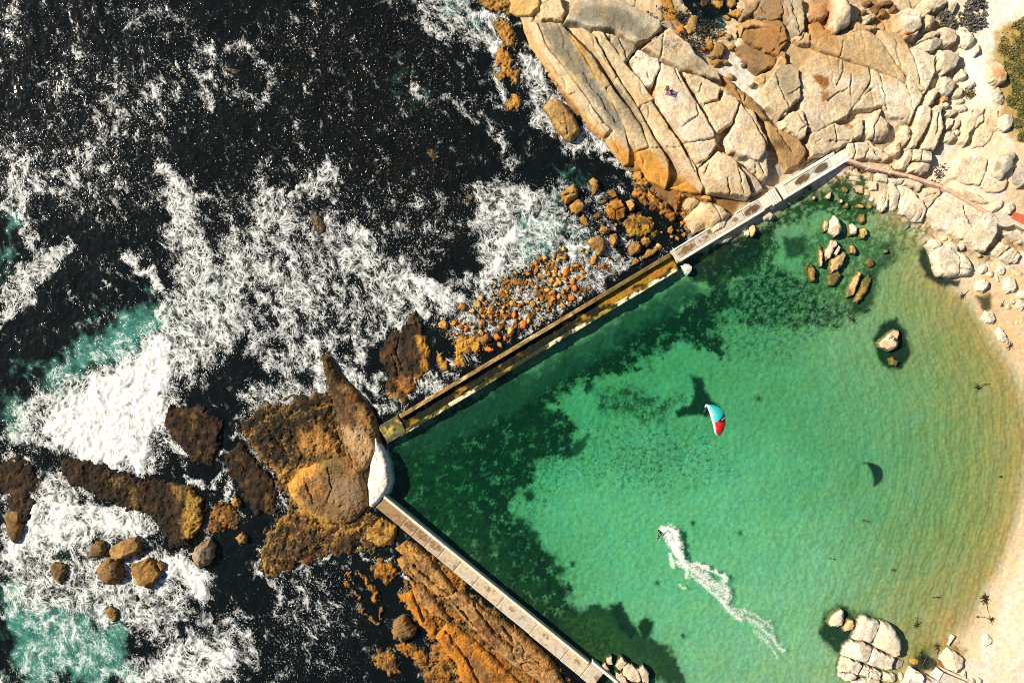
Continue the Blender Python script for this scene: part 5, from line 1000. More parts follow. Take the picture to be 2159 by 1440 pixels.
# central brown headland
HL = 'brown headland slabs at the pool corner'
weedrock(rE([(360,800),(430,800),(520,960),(560,1160),(540,1240),(480,1160),(430,1000)]), (.016,.012,.007), .9, 10, 20, .34)
weedrock([(500,880),(600,850),(700,845),(725,930),(690,975),(600,985),(540,965)], (.012,.010,.006), .96, 14, 26, .32, 3)
weedrock([(540,1080),(620,1090),(660,1120),(700,1150),(600,1200),(540,1180)], (.014,.011,.007), .9, 12, 22, .38, 2.5)
weedrock([(600,1030),(625,985),(700,960),(720,975),(640,1010),(625,1040),(680,1085),(740,1100),(690,1112),(630,1075)], (.46,.25,.05), .8, 6, 12, .2, 1.5)
weedrock([(700,860),(740,850),(745,890),(715,900)], (.10,.05,.025), .7, 8, 12, .3, 1.5)
weedrock(rF([(400,20),(480,-20),(560,20),(560,120),(480,180),(400,120)]), (.09,.07,.03), .85, 14, 20, .15, 2)
weedrock(rF([(440,180),(560,120),(690,130),(700,260),(640,330),(520,330),(460,280)]), (.20,.135,.075), .9, 16, 20, .1, 2.5)
weedrock(rF([(280,260),(420,260),(560,360),(640,360),(560,420),(400,390),(320,340)]), (.13,.085,.04), .8, 12, 18, .3, 2)
weedrock(rE([(270,1280),(420,1260),(520,1340),(520,1440),(300,1440)]), (.40,.20,.05), .75, 16, 26, .25, 3)
weedrock([(720,900),(770,905),(790,960),(770,985),(740,950)], (.42,.28,.14), .8, 12, 14, .1, 2)
shelf("knife-edged brown ridge running from the surf to the pool corner", [(672,748),(693,752),(728,800),(775,848),(794,885),(806,945),(786,975),(762,1005),(742,1000),(726,950),(716,900),(702,850),(686,800)], 2.0, (.28,.19,.08), group=HL, st='s', rnd=1.8, base=-.3, col2=(.10,.06,.03), cracks=[rE([(540,870),(620,960),(690,1090),(760,1160)]), [(720,900),(735,950),(745,990)]])
shelf("broad orange-brown dome with a wet grey crown at the pool corner", [(602,1025),(640,985),(700,965),(735,960),(765,985),(774,1040),(778,1066),(752,1095),(725,1108),(690,1106),(650,1085),(617,1055)], 2.0, (.36,.22,.09), group=HL, st='s', rnd=2.2, base=-.3, rough=.8, col2=(.16,.09,.04), cracks=[[(690,985),(700,1030),(690,1060)], [(640,1000),(660,1060)]])
shelf("mottled brown shelf left of the knife-edged ridge", [(505,905),(560,872),(630,862),(695,850),(712,900),(728,960),(690,985),(630,990),(596,1025),(560,985)], 1.3, (.34,.21,.08), group=HL, base=-.4, rough=.7, col2=(.06,.045,.03), cracks=[[(610,905),(640,960),(625,985)], [(560,900),(610,960)]])
shelf("brown knuckle of rock below the wet-crowned dome", [(548,1160),(560,1120),(590,1090),(610,1070),(640,1085),(690,1108),(735,1108),(750,1130),(700,1158),(650,1166),(610,1195),(570,1213),(546,1200)], 1.1, (.34,.21,.075), group=HL, base=-.35, col2=(.05,.04,.03))
shelf("ochre dome beside the upper end of the south wall", [(770,1115),(805,1090),(840,1110),(830,1150),(800,1155),(770,1140)], 1.2, (.42,.27,.06), group=HL, st='s', rnd=2.0, base=-.3, cracks=[[(800,1090),(812,1112)]])
shelf("ochre slab squeezed against the south wall", rF([(880,590),(950,535),(1020,560),(1120,650),(1000,655),(900,620)]), 1.0, (.46,.29,.10), group=HL, st='s', base=-.3)
shelf("small gold ledge above the south wall", rF([(560,470),(640,430),(740,390),(800,385),(740,430),(640,500),(590,560)]), .8, (.42,.24,.05), group=HL, base=-.3)
shelf("low mottled brown and black shelf under the headland slabs", [(495,900),(540,850),(640,830),(700,810),(760,870),(800,960),(790,1080),(840,1120),(800,1170),(720,1180),(640,1190),(570,1225),(535,1200),(560,1120),(600,1060),(560,1000)], .62, (.028,.022,.013), group=HL, base=-.42, rough=.45, tide=.1, col2=(.12,.075,.03), warp=1.6)  # crevice shade put into the colour: gaps between the slabs read black
# kelp shelves among the white surf at lower left
KS = 'kelp-covered shelves in the lower surf'
weedrock(rI([(1180,190),(1250,260),(1270,380),(1240,500),(1170,520),(1150,430),(1180,300)]), (.40,.24,.05), .85, 8, 16, .3, 1.5)
weedrock(rI([(1080,180),(1150,200),(1140,300),(1090,260)]), (.30,.18,.05), .7, 8, 14, .4, 1.2)
weedrock(rI([(820,200),(880,200),(870,380),(820,360)]), (.26,.17,.04), .6, 8, 14, .5, 1.0)
weedrock(rI([(680,120),(770,150),(760,200),(690,170)]), (.26,.17,.04), .7, 8, 14, .5, 1.0)
shelf("long black kelp shelf with an orange right end", [(390,110),(430,40),(600,30),(850,140),(1100,160),(1200,190),(1305,290),(1285,440),(1200,555),(1080,600),(1010,480),(980,395),(850,370),(560,250),(420,180)], 1.0, DARK, f=rI, group=KS, tide=0, mott=.5, col2=(.05,.034,.016))
shelf("gold-edged kelp shelf right of the long black one", [(1300,480),(1340,300),(1420,290),(1540,360),(1510,460),(1400,500)], .95, (.16,.10,.03), f=rI, group=KS, tide=0, col2=(.42,.25,.05))
shelf("black kelp shelf beneath the great white breaker", [(340,900),(360,860),(420,850),(470,890),(470,940),(440,985),(390,960)], .85, (.014,.011,.008), group=KS, tide=0, mott=.55, col2=(.30,.19,.05))
shelf("weedy shelf pitted with gold above the grey cracked rock", [(470,955),(510,930),(560,990),(600,1030),(590,1080),(540,1090),(500,1050)], .75, DARK, group=KS, tide=0, mott=.55, col2=(.26,.16,.04))
shelf("dark kelp ledge at the left edge of the picture", [(-20,965),(50,960),(85,1010),(70,1090),(40,1120),(0,1060)], .6, (.016,.013,.009), group=KS, tide=0, mott=.55, col2=(.14,.10,.05))
shelf("small dark kelp ledge right of the left-edge ledge", [(120,975),(140,960),(215,985),(190,1030),(140,1020)], .6, DARK, group=KS, tide=0, mott=.55, col2=(.12,.08,.03))
# orange slope below the south wall
OSL = 'orange slope below the south wall'
weedrock(rF([(890,830),(1000,840),(1030,1010),(1130,1130),(1210,1090),(1330,1290),(1420,1440),(1240,1440),(1140,1240),(1060,1130),(960,1010)]), (.44,.165,.014), .7, 16, 30, .30, 3)
weedrock(rF([(980,680),(1060,650),(1070,720),(1010,740)]), (.13,.08,.05), .75, 10, 16, .3, 1.5)
weedrock(rF([(1320,1240),(1420,1290),(1480,1400),(1440,1440),(1350,1330)]), (.12,.07,.035), .8, 10, 18, .3, 1.5)
weedrock(rF([(1180,1170),(1250,1160),(1240,1230),(1190,1220)]), (.14,.06,.02), .7, 8, 14, .3, 1.2)
RS = (math.radians(-48), 2.2, .30)
shelf("rugged vivid orange base rock of the slope", [(845,1180),(880,1150),(960,1190),(1030,1270),(1110,1340),(1180,1400),(1230,1460),(900,1460),(870,1400),(900,1370),(880,1320),(850,1270)], .62, (.27,.125,.022), group=OSL, base=-.4, rough=1.0, tide=.15, col2=(.20,.10,.03), warp=1.4)
def osl(label, pts, h, c, **k):
    k.setdefault('st', 's'); k.setdefault('rnd', 1.0); k.setdefault('base', -.15); k.setdefault('rough', .75); k.setdefault('crackw', .2); k.setdefault('crackd', .9)
    return shelf(label, pts, h, c, group=OSL, col2=k.pop('col2', (.16,.085,.035)), **k)
osl("ochre upper slab of the orange slope", rF([(890,665),(1000,600),(1100,640),(1190,750),(1270,850),(1240,900),(1150,900),(1050,810),(930,750)]), 1.3, (.44,.27,.09), cracks=[rF([(1000,700),(1130,810),(1220,880)])], rib=RS)
osl("cracked brown slab of the orange slope facing the kelp", rF([(960,770),(1050,820),(1150,910),(1240,1060),(1190,1050),(1100,1010),(1010,930)]), 1.1, (.40,.23,.08), rib=RS)
osl("long tan slab of the slope along the south wall", [(935,1255),(960,1245),(993,1260),(1045,1300),(1080,1320),(1117,1348),(1143,1372),(1173,1408),(1200,1450),(1150,1450),(1080,1400),(1020,1350),(970,1300)], 1.4, (.42,.27,.11), cracks=[[(1000,1275),(1040,1330),(1090,1370)], [(1060,1320),(1085,1355)], [(1080,1365),(1115,1350)], [(1100,1400),(1150,1395)], [(950,1260),(1000,1320)]], rib=RS)
osl("vivid orange slab at the bottom of the slope", [(917,1345),(940,1310),(965,1320),(1010,1355),(1060,1400),(1110,1450),(980,1460),(960,1400)], 1.1, (.48,.21,.025), cracks=[[(940,1330),(985,1390),(1010,1440)]])
osl("orange tongue between the striped boulder and the slope", [(845,1250),(880,1245),(905,1290),(925,1320),(915,1340),(885,1320),(862,1285)], .9, (.48,.21,.025), cracks=[[(870,1250),(895,1310)]])
osl("dark cracked slab cut by the bottom edge beside the south wall", [(1085,1318),(1120,1350),(1160,1388),(1172,1405),(1150,1420),(1110,1390),(1080,1360)], 1.5, (.38,.21,.08), cracks=[[(1090,1350),(1140,1400)], [(1115,1360),(1100,1385)]])
ORG = 'turf-covered orange rocks in the kelp'
for lb, pts, h in [("orange turf mound at the head of the kelp gully", [(700,690),(770,640),(880,680),(910,760),(830,830),(740,790)], .95), ("orange turf ledge above the cracked brown slab", [(895,850),(960,830),(1010,900),(1025,1000),(950,1005),(905,930)], .95),
 ("outermost slim orange reef in the kelp", [(540,770),(580,790),(680,910),(660,930),(560,840)], .7), ("longest slim orange reef in the kelp", [(620,715),(680,740),(770,840),(795,940),(740,935),(680,820)], .75), ("thin gold blade of rock between the slim reefs", [(575,735),(600,745),(642,830),(620,835)], .7),
 ("broken orange reef below the slim ones", [(610,940),(660,935),(785,1050),(760,1105),(700,1040)], .65), ("small orange reef left of the striped boulder", [(760,960),(800,950),(820,1020),(790,1040)], .65),
 ("orange apron of rock below the striped boulder", [(865,1195),(1000,1165),(1085,1230),(1115,1330),(1060,1365),(960,1290),(885,1250)], .95), ("lowest orange reef beside the open kelp", [(735,1180),(850,1190),(900,1290),(915,1380),(820,1410),(730,1345),(695,1270)], .7)]:
    shelf(lb, pts, h, (.40,.185,.02), f=rF, group=ORG, tide=.15, col2=(.22,.12,.03), base=-.4)
sr("striped dark brown boulder on the orange slope", [(850,1130),(870,1050),(930,1015),(1010,1100),(1000,1150),(920,1190),(860,1170)], 1.7, (.24,.16,.07), f=rF, group=ORG, tide=0, rib=(math.radians(35), .9, .25), base=-.1)
# rocks at the foot of the south wall
FW = 'fractured rocks at the end of the south wall'
for lb, pts, h in [("small white rock against the end of the south wall", [(560,1330),(590,1310),(620,1360),(580,1372)], .9), ("gold-topped upright rock by the south wall end", [(595,1280),(630,1265),(637,1320),(600,1332)], .9), ("sunlit tan block above the fractured rocks", [(650,1330),(690,1270),(732,1310),(680,1367)], 1.0),
 ("broad middle block of the fractured rocks", [(702,1340),(740,1312),(800,1350),(820,1420),(800,1442),(750,1430),(700,1390)], 1.2), ("rounded right-hand block of the fractured rocks", [(792,1350),(830,1330),(866,1372),(866,1450),(825,1435)], 1.1), ("lowest block of the fractured rocks at the bottom edge", [(655,1372),(698,1382),(740,1440),(720,1480),(640,1470)], 1.1)]:
    rock('rock_block', lb, 'rock block', rG(pts), h, (.56,.46,.34), 'k', group=FW, base=-.35, tide=.2)
# --- orange cobbles between the surf and the channel
CB = 'orange cobbles washed by foam beside the channel wall'
big = [(740,490,42,38),(808,535,22,22),(640,640,46,34),(750,640,32,30),(870,600,40,40),(850,660,48,30),(775,700,32,30),(720,705,24,30),(865,720,36,22),(760,775,42,38),(505,825,38,28),(570,845,28,38),(655,830,34,26),(745,890,40,34),(800,965,58,78),(697,1070,48,66),
 (990,655,28,30),(1010,600,22,30),(910,505,26,20),(1040,710,32,26),(1130,680,30,56),(1090,870,40,66),(1120,560,52,44),(1225,560,26,24),(1170,490,30,32),(1190,580,26,22),(1350,560,44,40),(1300,535,24,22),(1240,800,46,58),(1300,685,36,22),(1320,715,24,20),
 (1390,160,34,42),(1380,85,22,32),(1340,110,20,18),(1455,235,54,36),(1535,220,26,26),(1600,225,28,28),(1570,290,40,40),(1630,320,36,62),(1390,365,30,28),(1405,435,42,46),(1645,45,32,40),(1715,25,32,30),(1490,20,40,34),(1740,190,36,70),(1665,215,30,24),(1730,270,28,22),
 (1920,265,22,36),(1810,490,46,40),(1705,575,46,42),(1590,505,28,36),(1730,485,36,42),(1760,380,26,30),(1840,380,46,42),(1700,420,32,34),(1215,390,18,16),(1040,250,28,26),(1150,195,38,24),(875,270,18,18),(900,355,22,24),(1040,415,32,20),(885,450,18,20),(960,560,22,18),(930,655,18,20),
 (840,1090,70,34),(930,945,50,40),(965,1040,40,30),(1025,965,34,28),(1470,745,34,22),(1410,630,26,18),(1470,600,26,20),(1790,540,26,20),(1885,450,24,18),(1475,330,40,30),(1520,400,50,34),(1580,430,46,34),(1650,480,34,28),(1820,280,40,40),(1930,190,36,30),(1870,110,34,24),(1590,20,24,22),
 (590,780,24,22),(615,790,26,24),(540,790,20,22),(700,560,50,44),(530,590,60,66),(300,810,56,60),(430,780,40,40),(1000,770,28,22),(960,830,40,30),(870,770,30,26),(1195,730,30,20),(1150,745,24,20),(1300,760,30,40),(1560,560,22,18),(1400,500,22,20),(1450,500,26,24),(1320,290,28,20),(1290,210,30,24),(1620,140,30,22),(1800,160,26,24)]
rgc = np.random.default_rng(5)
shelf("bed of orange rubble awash in foam beside the channel wall", [(925,700),(960,670),(1010,640),(1090,560),(1190,520),(1270,540),(1330,560),(1250,625),(1110,700),(1010,750),(950,745)], .40, (.44,.20,.03), group=DS, base=-.50, rough=1.3, tide=.05, col2=(.16,.09,.03), warp=1.6)
cols = [(.48,.19,.022),(.46,.22,.03),(.42,.24,.06),(.36,.15,.03),(.44,.28,.09),(.50,.16,.02),(.20,.11,.04)]
def cob(px, py, rx, ry, k):
    c = cols[int(rgc.integers(0, 7))]
    if rx > 48 and k in (33, 34): c = (.34,.22,.09)
    h = .45 + .5 * min(rx, ry) / 5.54 * S
    rock('cobble', "orange wave-worn cobble in white foam beside the channel wall", 'cobble', ell(px, py, rx / 5.54, ry / 5.54, rgc.uniform(0, 60), 9, k, .26), h + .35, c, 'b', seed=1000 + k, group=CB, base=-.42, tide=.12, mott=.7, facets=4)
for k, (zx, zy, rx, ry) in enumerate(big):
    cob(880 + zx / 5.54, 540 + zy / 5.54, rx, ry, k)
fill = [(950,690),(1010,640),(1100,560),(1200,545),(1260,580),(1230,640),(1100,715),(1000,745),(960,730)]
n = 0; k = 200
while n < 130 and k < 2000:
    k += 1
    px, py = rgc.uniform(930, 1270), rgc.uniform(530, 760)
    if sdpoly(np.array([px]), np.array([py]), fill)[0] < 0: continue
    r = 4.5 + 20 * rgc.random() ** 2.6; cob(px, py, r, r * rgc.uniform(.6, 1), k); n += 1
# reef pebbles in the inlet left of the tan boulder
for k, (x, y, r) in enumerate([(160,915,40),(175,1005,32),(95,1045,34),(45,1025,24),(375,915,36),(435,955,30),(300,1110,30),(770,630,22),(1055,720,18),(100,1310,40),(60,1220,30),(20,1290,40),(370,1270,24),(180,1265,26),(265,1300,40),(190,1190,34),(1305,720,18),(1270,880,40)]):
    cob(1160 + x / 5.54, 360 + y / 5.54, r, r * .85, 700 + k)
rock('cobble', "large bright orange oval cobble on the foam edge of the inlet", 'cobble', rQ([(465,1070),(490,1000),(540,970),(555,1020),(530,1080),(490,1110)]), 1.3, (.50,.22,.03), 'b', group=CB, base=-.4, tide=.12)
# ------------------------------------------------------------------ walls, pier and other concrete
def frame(p0, p1, z):
    a = W([p0], z)[0]; b_ = W([p1], z)[0]; L = float(np.hypot(*(b_ - a))); d = (b_ - a) / L
    return a, d, np.array([-d[1], d[0]]), L         # n points to the left of the run
def relief_box(name, a, d, n, s0, s1, w0, w1, z0, z1, mat, parent, colf, top=None, loc=(0, 0), st=.16, bev=.06):
    """a solid bar along a line: top sheet with its own relief, bevelled rim and sides"""
    L = s1 - s0; ns = max(int(L / st), 2) + 1; nw_ = max(int((w1 - w0) / st), 3) + 1
    ss = np.concatenate([[s0, s0], np.linspace(s0 + bev, s1 - bev, ns), [s1, s1]]); ww = np.concatenate([[w0, w0], np.linspace(w0 + bev, w1 - bev, nw_), [w1, w1]])
    s_, w_ = np.meshgrid(ss, ww)
    x = a[0] + d[0] * s_ + n[0] * w_; y = a[1] + d[1] * s_ + n[1] * w_
    z = np.full(x.shape, z1)
    if top is not None: z = z + top(x, y, s_, w_)
    z[1, :] -= bev; z[-2, :] -= bev; z[:, 1] -= bev; z[:, -2] -= bev
    z[0, :] = z0; z[-1, :] = z0; z[:, 0] = z0; z[:, -1] = z0
    c = colf(x, y, s_, w_)
    o = grid_obj(name, x - loc[0], y - loc[1], z, mat, parent, {"col": np.concatenate([np.clip(c, .004, .85), np.ones(x.shape + (1,))], -1), "wet": np.zeros(x.shape)}, None, True)
    m = o.modifiers.new("flat_edges", 'EDGE_SPLIT'); m.split_angle = math.radians(50)
    return o
def conc(base, dirt=(.20,.14,.08), amount=.5, size=1.2, spots=()):
    def f(x, y, s, w):
        c = np.empty(x.shape + (3,)); c[:] = base
        c = c * (1 + .08 * fbm(x, y, 1.5, 4, 400) + .05 * fbm(x, y, .3, 3, 401))[..., None]
        c = mix(c, dirt, sstep(.15, .6, fbm(x, y, size, 5, 402, .65)) * amount)
        for (s0, w0, rs, rw, col, op, brk) in spots:
            q = np.sqrt(((s - s0) / rs) ** 2 + ((w - w0) / rw) ** 2) + .25 * fbm(x, y, .8, 4, 403)
            m = 1 - sstep(.8, 1.05, q)
            if brk: m = m * sstep(brk - .15, brk + .15, .5 + .6 * fbm(x, y, .7, 5, 404, .65))
            c = mix(c, col, m * op)
        return c
    return f
SW = lambda p, q=.0: None
# dry pier: from the channel end to the beach
a, d, n, L = frame((1422.5, 541.5), (1784, 323), 1.3)
pier = empty('concrete_pier', (a[0], a[1], 0), "whitewashed concrete pier with brown algae patches between outcrop and pool", 'pier')
loc = tuple(pier.location[:2])
WHT = (.66,.62,.55)
def pbar(nm, s0, s1, w0, w1, z0, z1, colf, **k): return relief_box(nm, a, d, n, s0, s1, w0, w1, z0, z1, M_CONC, pier, colf, loc=loc, **k)
k_ = S * (HCAM - 1.3) / HCAM
u_ = lambda px: px * k_        # lengths traced in map points along the pier
BRA = (.17,.11,.055)
pbar('end_step', u_(0), u_(3.2), -u_(15), u_(15), -.4, .75, conc((.44,.40,.33), amount=.7))
pbar('end_step', u_(3.4), u_(6.8), -u_(15), u_(15), -.4, 1.0, conc((.52,.48,.40), amount=.6))
segs = [(7, 96, 1.30), (97, 232, 1.32), (262, 421, 1.42)]
pbar('deck_slab', u_(7), u_(52), -u_(9.5), u_(11), -.5, 1.25, conc((.40,.33,.25), (.13,.08,.035), .9, 1.0, [(u_(30), 0, u_(20), u_(8), (.12,.075,.03), .9, .30)]))
pbar('deck_slab', u_(52.5), u_(98), -u_(9.5), u_(11), -.5, 1.27, conc((.44,.37,.28), (.14,.09,.04), .8, 1.0, [(u_(72), u_(1), u_(14), u_(5), (.10,.08,.03), .8, .5), (u_(90), u_(6), u_(6), u_(5), (.09,.08,.03), .9, .3)]))
pbar('deck_slab', u_(98.5), u_(170), -u_(9.5), u_(10), -.5, 1.30, conc((.50,.43,.34), BRA, .75, 1.3, [(u_(150), u_(1), u_(6), u_(6), (.20,.09,.04), .85, .3)]))
pbar('deck_slab', u_(170.5), u_(213), -u_(9.5), u_(10), -.5, 1.32, conc((.48,.40,.31), BRA, .6, 1.0, [(u_(190), 0, u_(20), u_(9), (.08,.045,.018), .95, .26)]))
pbar('deck_slab', u_(213.5), u_(233), -u_(13), u_(13), -.5, 1.40, conc((.66,.60,.50), BRA, .25))
pbar('pool_side_kerb', u_(7), u_(213), -u_(15.5), -u_(9.7), -.8, 1.45, conc((.68,.64,.57), BRA, .22))
pbar('sea_side_kerb', u_(7), u_(104), u_(11.2), u_(15), -.8, 1.40, conc((.66,.62,.54), BRA, .35))
pbar('sea_side_kerb', u_(158), u_(213), u_(10.2), u_(14), -.8, 1.40, conc((.66,.62,.54), BRA, .35))
for k, s0 in enumerate([233.3, 238.8, 244.3, 249.8]):
    pbar('stair_tread', u_(s0), u_(s0 + 4.7 if k < 3 else 255), -u_(16), u_(15), -.6, 1.52 - .02 * k, conc(WHT, BRA, .15))
pbar('dark_gap', u_(255.5), u_(261.5), -u_(15), u_(15), -.6, .72, conc((.10,.075,.05), (.05,.04,.03), .6))  # sunken gap across the pier, coloured dark
pbar('deck_slab', u_(262), u_(274), -u_(16.5), u_(16.5), -.8, 1.52, conc(WHT, BRA, .15))
pbar('deck_panel', u_(274.2), u_(384), -u_(9.5), u_(9.5), -.5, 1.42, conc((.54,.51,.44), (.30,.26,.2), .6, 1.6, [(u_(315), 0, u_(20), u_(8.5), (.075,.055,.028), .96, .1), (u_(335), u_(4), u_(16), u_(5), (.2,.17,.1), .6, .45), (u_(361), 0, u_(19), u_(8.5), (.08,.06,.03), .96, .1)]))
pbar('pool_side_kerb', u_(274.2), u_(400), -u_(16.5), -u_(9.7), -.8, 1.55, conc((.70,.66,.59), BRA, .12))
pbar('sea_side_kerb', u_(274.2), u_(400), u_(9.7), u_(16.5), -.8, 1.55, conc((.70,.66,.59), BRA, .12))
pbar('deck_slab', u_(384.2), u_(424), -u_(9.5), u_(9.5), -.5, 1.50, conc((.68,.63,.55), BRA, .15))
pbar('pool_side_kerb', u_(400.2), u_(424), -u_(16), -u_(9.7), -.8, 1.52, conc((.70,.66,.59), BRA, .12))

# overgrown channel wall
a, d, n, L = frame((830, 905), (1430, 546), .4)
a2, d2, n2, L2 = a, d, n, L
chan = empty('channel_wall', (a[0], a[1], 0), "overgrown broken sea wall with a dark algae channel, gold growth and pale broken edge", 'sea wall')
loc = tuple(chan.location[:2])
def kerb_c(x, y, s, w):
    c = np.empty(x.shape + (3,)); c[:] = (.27,.17,.06)
    c = mix(c, (.54,.41,.23), sstep(.0, .42, fbm(s, w * 4, 3, 4, 410)))
    c = mix(c, (.10,.07,.025), sstep(-.02, .3, fbm(s, w * 3, 1.6, 5, 411, .65)) * .9)
    far = sstep(L * .62, L * .80, s); c = mix(c, (.10,.075,.02), far * .75)
    return c * (1 + .2 * fbm(x, y, .4, 3, 412))[..., None]
def bed_c(x, y, s, w):
    c = np.empty(x.shape + (3,)); c[:] = (.008,.010,.006)
    q = fbm(s, w * 1.6, 4.2, 5, 413, .62)
    far = sstep(L * .55, L * .86, s); mid = np.exp(-((s - L * .33) / (L * .22)) ** 2)
    band = sstep(-2.2, -.6, -np.abs(w - .1 + .3 * mid))
    m = sstep(.02, .30, q + .60 * far + .10 * mid - .19) * (.45 + .55 * band)
    col = mix(np.broadcast_to(np.array((.27,.16,.012)), c.shape).copy(), (.36,.15,.02), sstep(-.2, .5, fbm(x, y, 2, 3, 415)))
    c = c * (1 - m[..., None]) + col * m[..., None]
    return mix(c, (.03,.035,.008), sstep(.2, .6, fbm(x, y, .9, 4, 414)) * .5)
def lip_c(x, y, s, w):
    c = np.empty(x.shape + (3,)); c[:] = (.022,.028,.010)
    q = fbm(s, w * 2.2, 2.6, 5, 416, .65); e = sstep(-1.1, -.2, -(w - (-u_(18.3)) ))
    c = mix(c, (.34,.25,.04), sstep(.08, .36, q) * .85)
    c = mix(c, (.62,.53,.37), sstep(.16, .32, fbm(s, w * 1.3, 5.0, 4, 417, .6) + .16 * e + .22 * fbm(x, y, .6, 4, 418, .65) - .12))
    return c
low = lambda amp, sz, sd_: (lambda x, y, s, w: amp * fbm(x, y, sz, 4, sd_))
def cbar(nm, s0, s1, w0, w1, z0, z1, colf, **k): return relief_box(nm, a2, d2, n2, s0, s1, w0, w1, z0, z1, M_STONE, chan, colf, loc=loc, **k)
cbar('outer_kerb', u_(26), u_(692), u_(11.5), u_(20.5), -1.5, 1.0, kerb_c, top=low(.10, 1.2, 420), st=.2)
cbar('channel_bed', u_(22), u_(694), -u_(12.5), u_(11.6), -2.5, .12, bed_c, top=low(.16, 1.0, 421), st=.2, bev=.02)
cbar('inner_lip', u_(2), u_(694), -u_(21.5), -u_(12.3), -3.5, .35, lip_c, top=lambda x, y, s, w: .34 * sstep(.0, .4, fbm(s, w * 1.3, 5.0, 4, 417, .6)) + .10 * fbm(x, y, .6, 3, 422), st=.2, bev=.08)
def end_c(x, y, s, w):
    c = np.empty(x.shape + (3,)); c[:] = (.09,.095,.045)
    c = mix(c, (.42,.33,.07), sstep(.05, .35, fbm(x, y, 1.8, 5, 424, .6)) * .9)
    return mix(c, (.015,.02,.01), sstep(.1, .45, fbm(x, y, 1.5, 4, 425)) * .8)
cbar('weedy_end', -u_(26), u_(22), -u_(20), u_(22), -2.5, .45, end_c, top=low(.45, 1.6, 426), st=.2, bev=.1)

# white concrete corner at the join of the two walls
rock('corner_block', "white ragged concrete corner where the two pool walls meet", 'concrete block', [(789,905),(797,925),(808,948),(819,972),(825,1000),(824,1020),(816,1043),(802,1058),(788,1070),(779,1066),(774,1042),(774,1012),(780,968),(787,932)], 2.0, (.70,.67,.60), 's', base=-.4, mott=.35, col2=(.50,.45,.36), rnd=1.1)

# south wall
a, d, n, L = frame((802, 1057), (1263, 1432), .9)
sw = empty('pool_wall', (a[0], a[1], 0), "straight concrete pool wall with a pale kerb, stained brown at its upper end", 'wall')
loc = tuple(sw.location[:2])
k_ = S * (HCAM - .9) / HCAM
joints = [0, 66, 98, 132, 168, 212, 262, 330, 420, 505, 560, 594]
for k, (j0, j1) in enumerate(zip(joints[:-1], joints[1:])):
    t = j0 / 560.0; wl, wr = -u_(15.5 + 6 * t), u_(9.5 + 6 * t)
    base = np.array((.27,.185,.10)) * (1 - min(t * 2.6, 1)) + np.array((.47,.40,.30)) * min(t * 2.6, 1)
    am = [.8, 1, 1, 1, .9, .65, .6, .65, .6, .5, .2][k]
    sp = [(u_((j0 + j1) / 2), 0, u_(18), u_(9), (.18,.085,.03), .85, .40)] if k in (1, 2, 3) else ([(u_(j0 + 30), u_(0), u_(9), u_(6), (.16,.10,.05), .8, .45)] if k > 5 else [])
    relief_box('deck_slab', a, d, n, u_(j0 + .35), u_(j1 - .35), wl, wr, -1.5, .92 + .015 * (k % 3), M_CONC, sw, conc(tuple(base), (.12,.065,.028), am, 1.4, sp), loc=loc, bev=.05)
relief_box('kerb', a, d, n, u_(0), u_(556), u_(9.9), u_(15.5), -3.5, 1.12, M_CONC, sw, conc((.64,.57,.47), (.35,.25,.15), .4), loc=loc)
relief_box('end_block', a, d, n, u_(560.5), u_(630), u_(16), u_(22), -2, 1.0, M_CONC, sw, conc((.68,.64,.57), BRA, .1), loc=loc)

# pinkish kerb from the pier head to the landing
kw = empty('retaining_kerb', (0, 0, 0), "low pinkish masonry kerb winding from the pier head to the landing", 'kerb')
pts = [(1789,337),(1833,352),(1878,362),(1922,372),(1962,385),(1993,396),(2030,418),(2063,438),(2094,455)]
for k, (p0, p1) in enumerate(zip(pts[:-1], pts[1:])):
    g0 = float(gz(*W([((p0[0]+p1[0])/2, (p0[1]+p1[1])/2)], 1.5)[0])) + 1.05
    a, d, n, L = frame(p0, p1, g0)
    relief_box('kerb_run', a, d, n, -.05, L - .02, -.28 - .05 * (k % 2), .28, g0 - 2.2, g0 + .02 * k, M_CONC, kw, conc((.56,.37,.27), (.36,.22,.14), .5, .8), bev=.05, top=low(.06, .7, 430 + k))

# rounded landing and red paving at the right edge
lz = 3.6
ter = empty('landing', (*W([(2125, 465)], lz)[0], 0), "pale rounded concrete landing with a red paved terrace at the right edge", 'landing')
loc = tuple(ter.location[:2])
def prism(name, pts, z0, z1, mat, parent, loc=(0, 0), col=(.6, .5, .4), bev=.05):
    bm = bmesh.new(); P = W(pts, z1) - np.array(loc)
    vs = [bm.verts.new((p[0], p[1], z0)) for p in P]; f = bm.faces.new(vs); bm.normal_update()
    if f.normal.z > 0: f.normal_flip()
    r = bmesh.ops.extrude_face_region(bm, geom=[f]); top = [e for e in r['geom'] if isinstance(e, bmesh.types.BMVert)]
    for v in top: v.co.z = z1
    bmesh.ops.recalc_face_normals(bm, faces=bm.faces[:])
    bmesh.ops.bevel(bm, geom=[e for e in bm.edges if e.verts[0].co.z == z1 and e.verts[1].co.z == z1], offset=bev, segments=2, affect='EDGES')
    me = bpy.data.meshes.new(name); bm.to_mesh(me); bm.free()
    at = me.attributes.new("col", 'FLOAT_COLOR', 'POINT')
    at.data.foreach_set("color", np.tile(np.array((*col, 1), dtype=np.float32), len(me.vertices)))
    me.materials.append(mat); return link(bpy.data.objects.new(name, me), parent)
prism('deck', [(2093,451),(2108,447),(2130,456),(2165,473),(2200,489),(2200,498),(2175,490),(2159,484),(2147,478),(2138,473),(2132,476),(2125,478),(2118,478.5),(2110,476),(2104,471),(2101,464)], 2.6, lz, M_CONC, ter, loc, (.52,.46,.39))
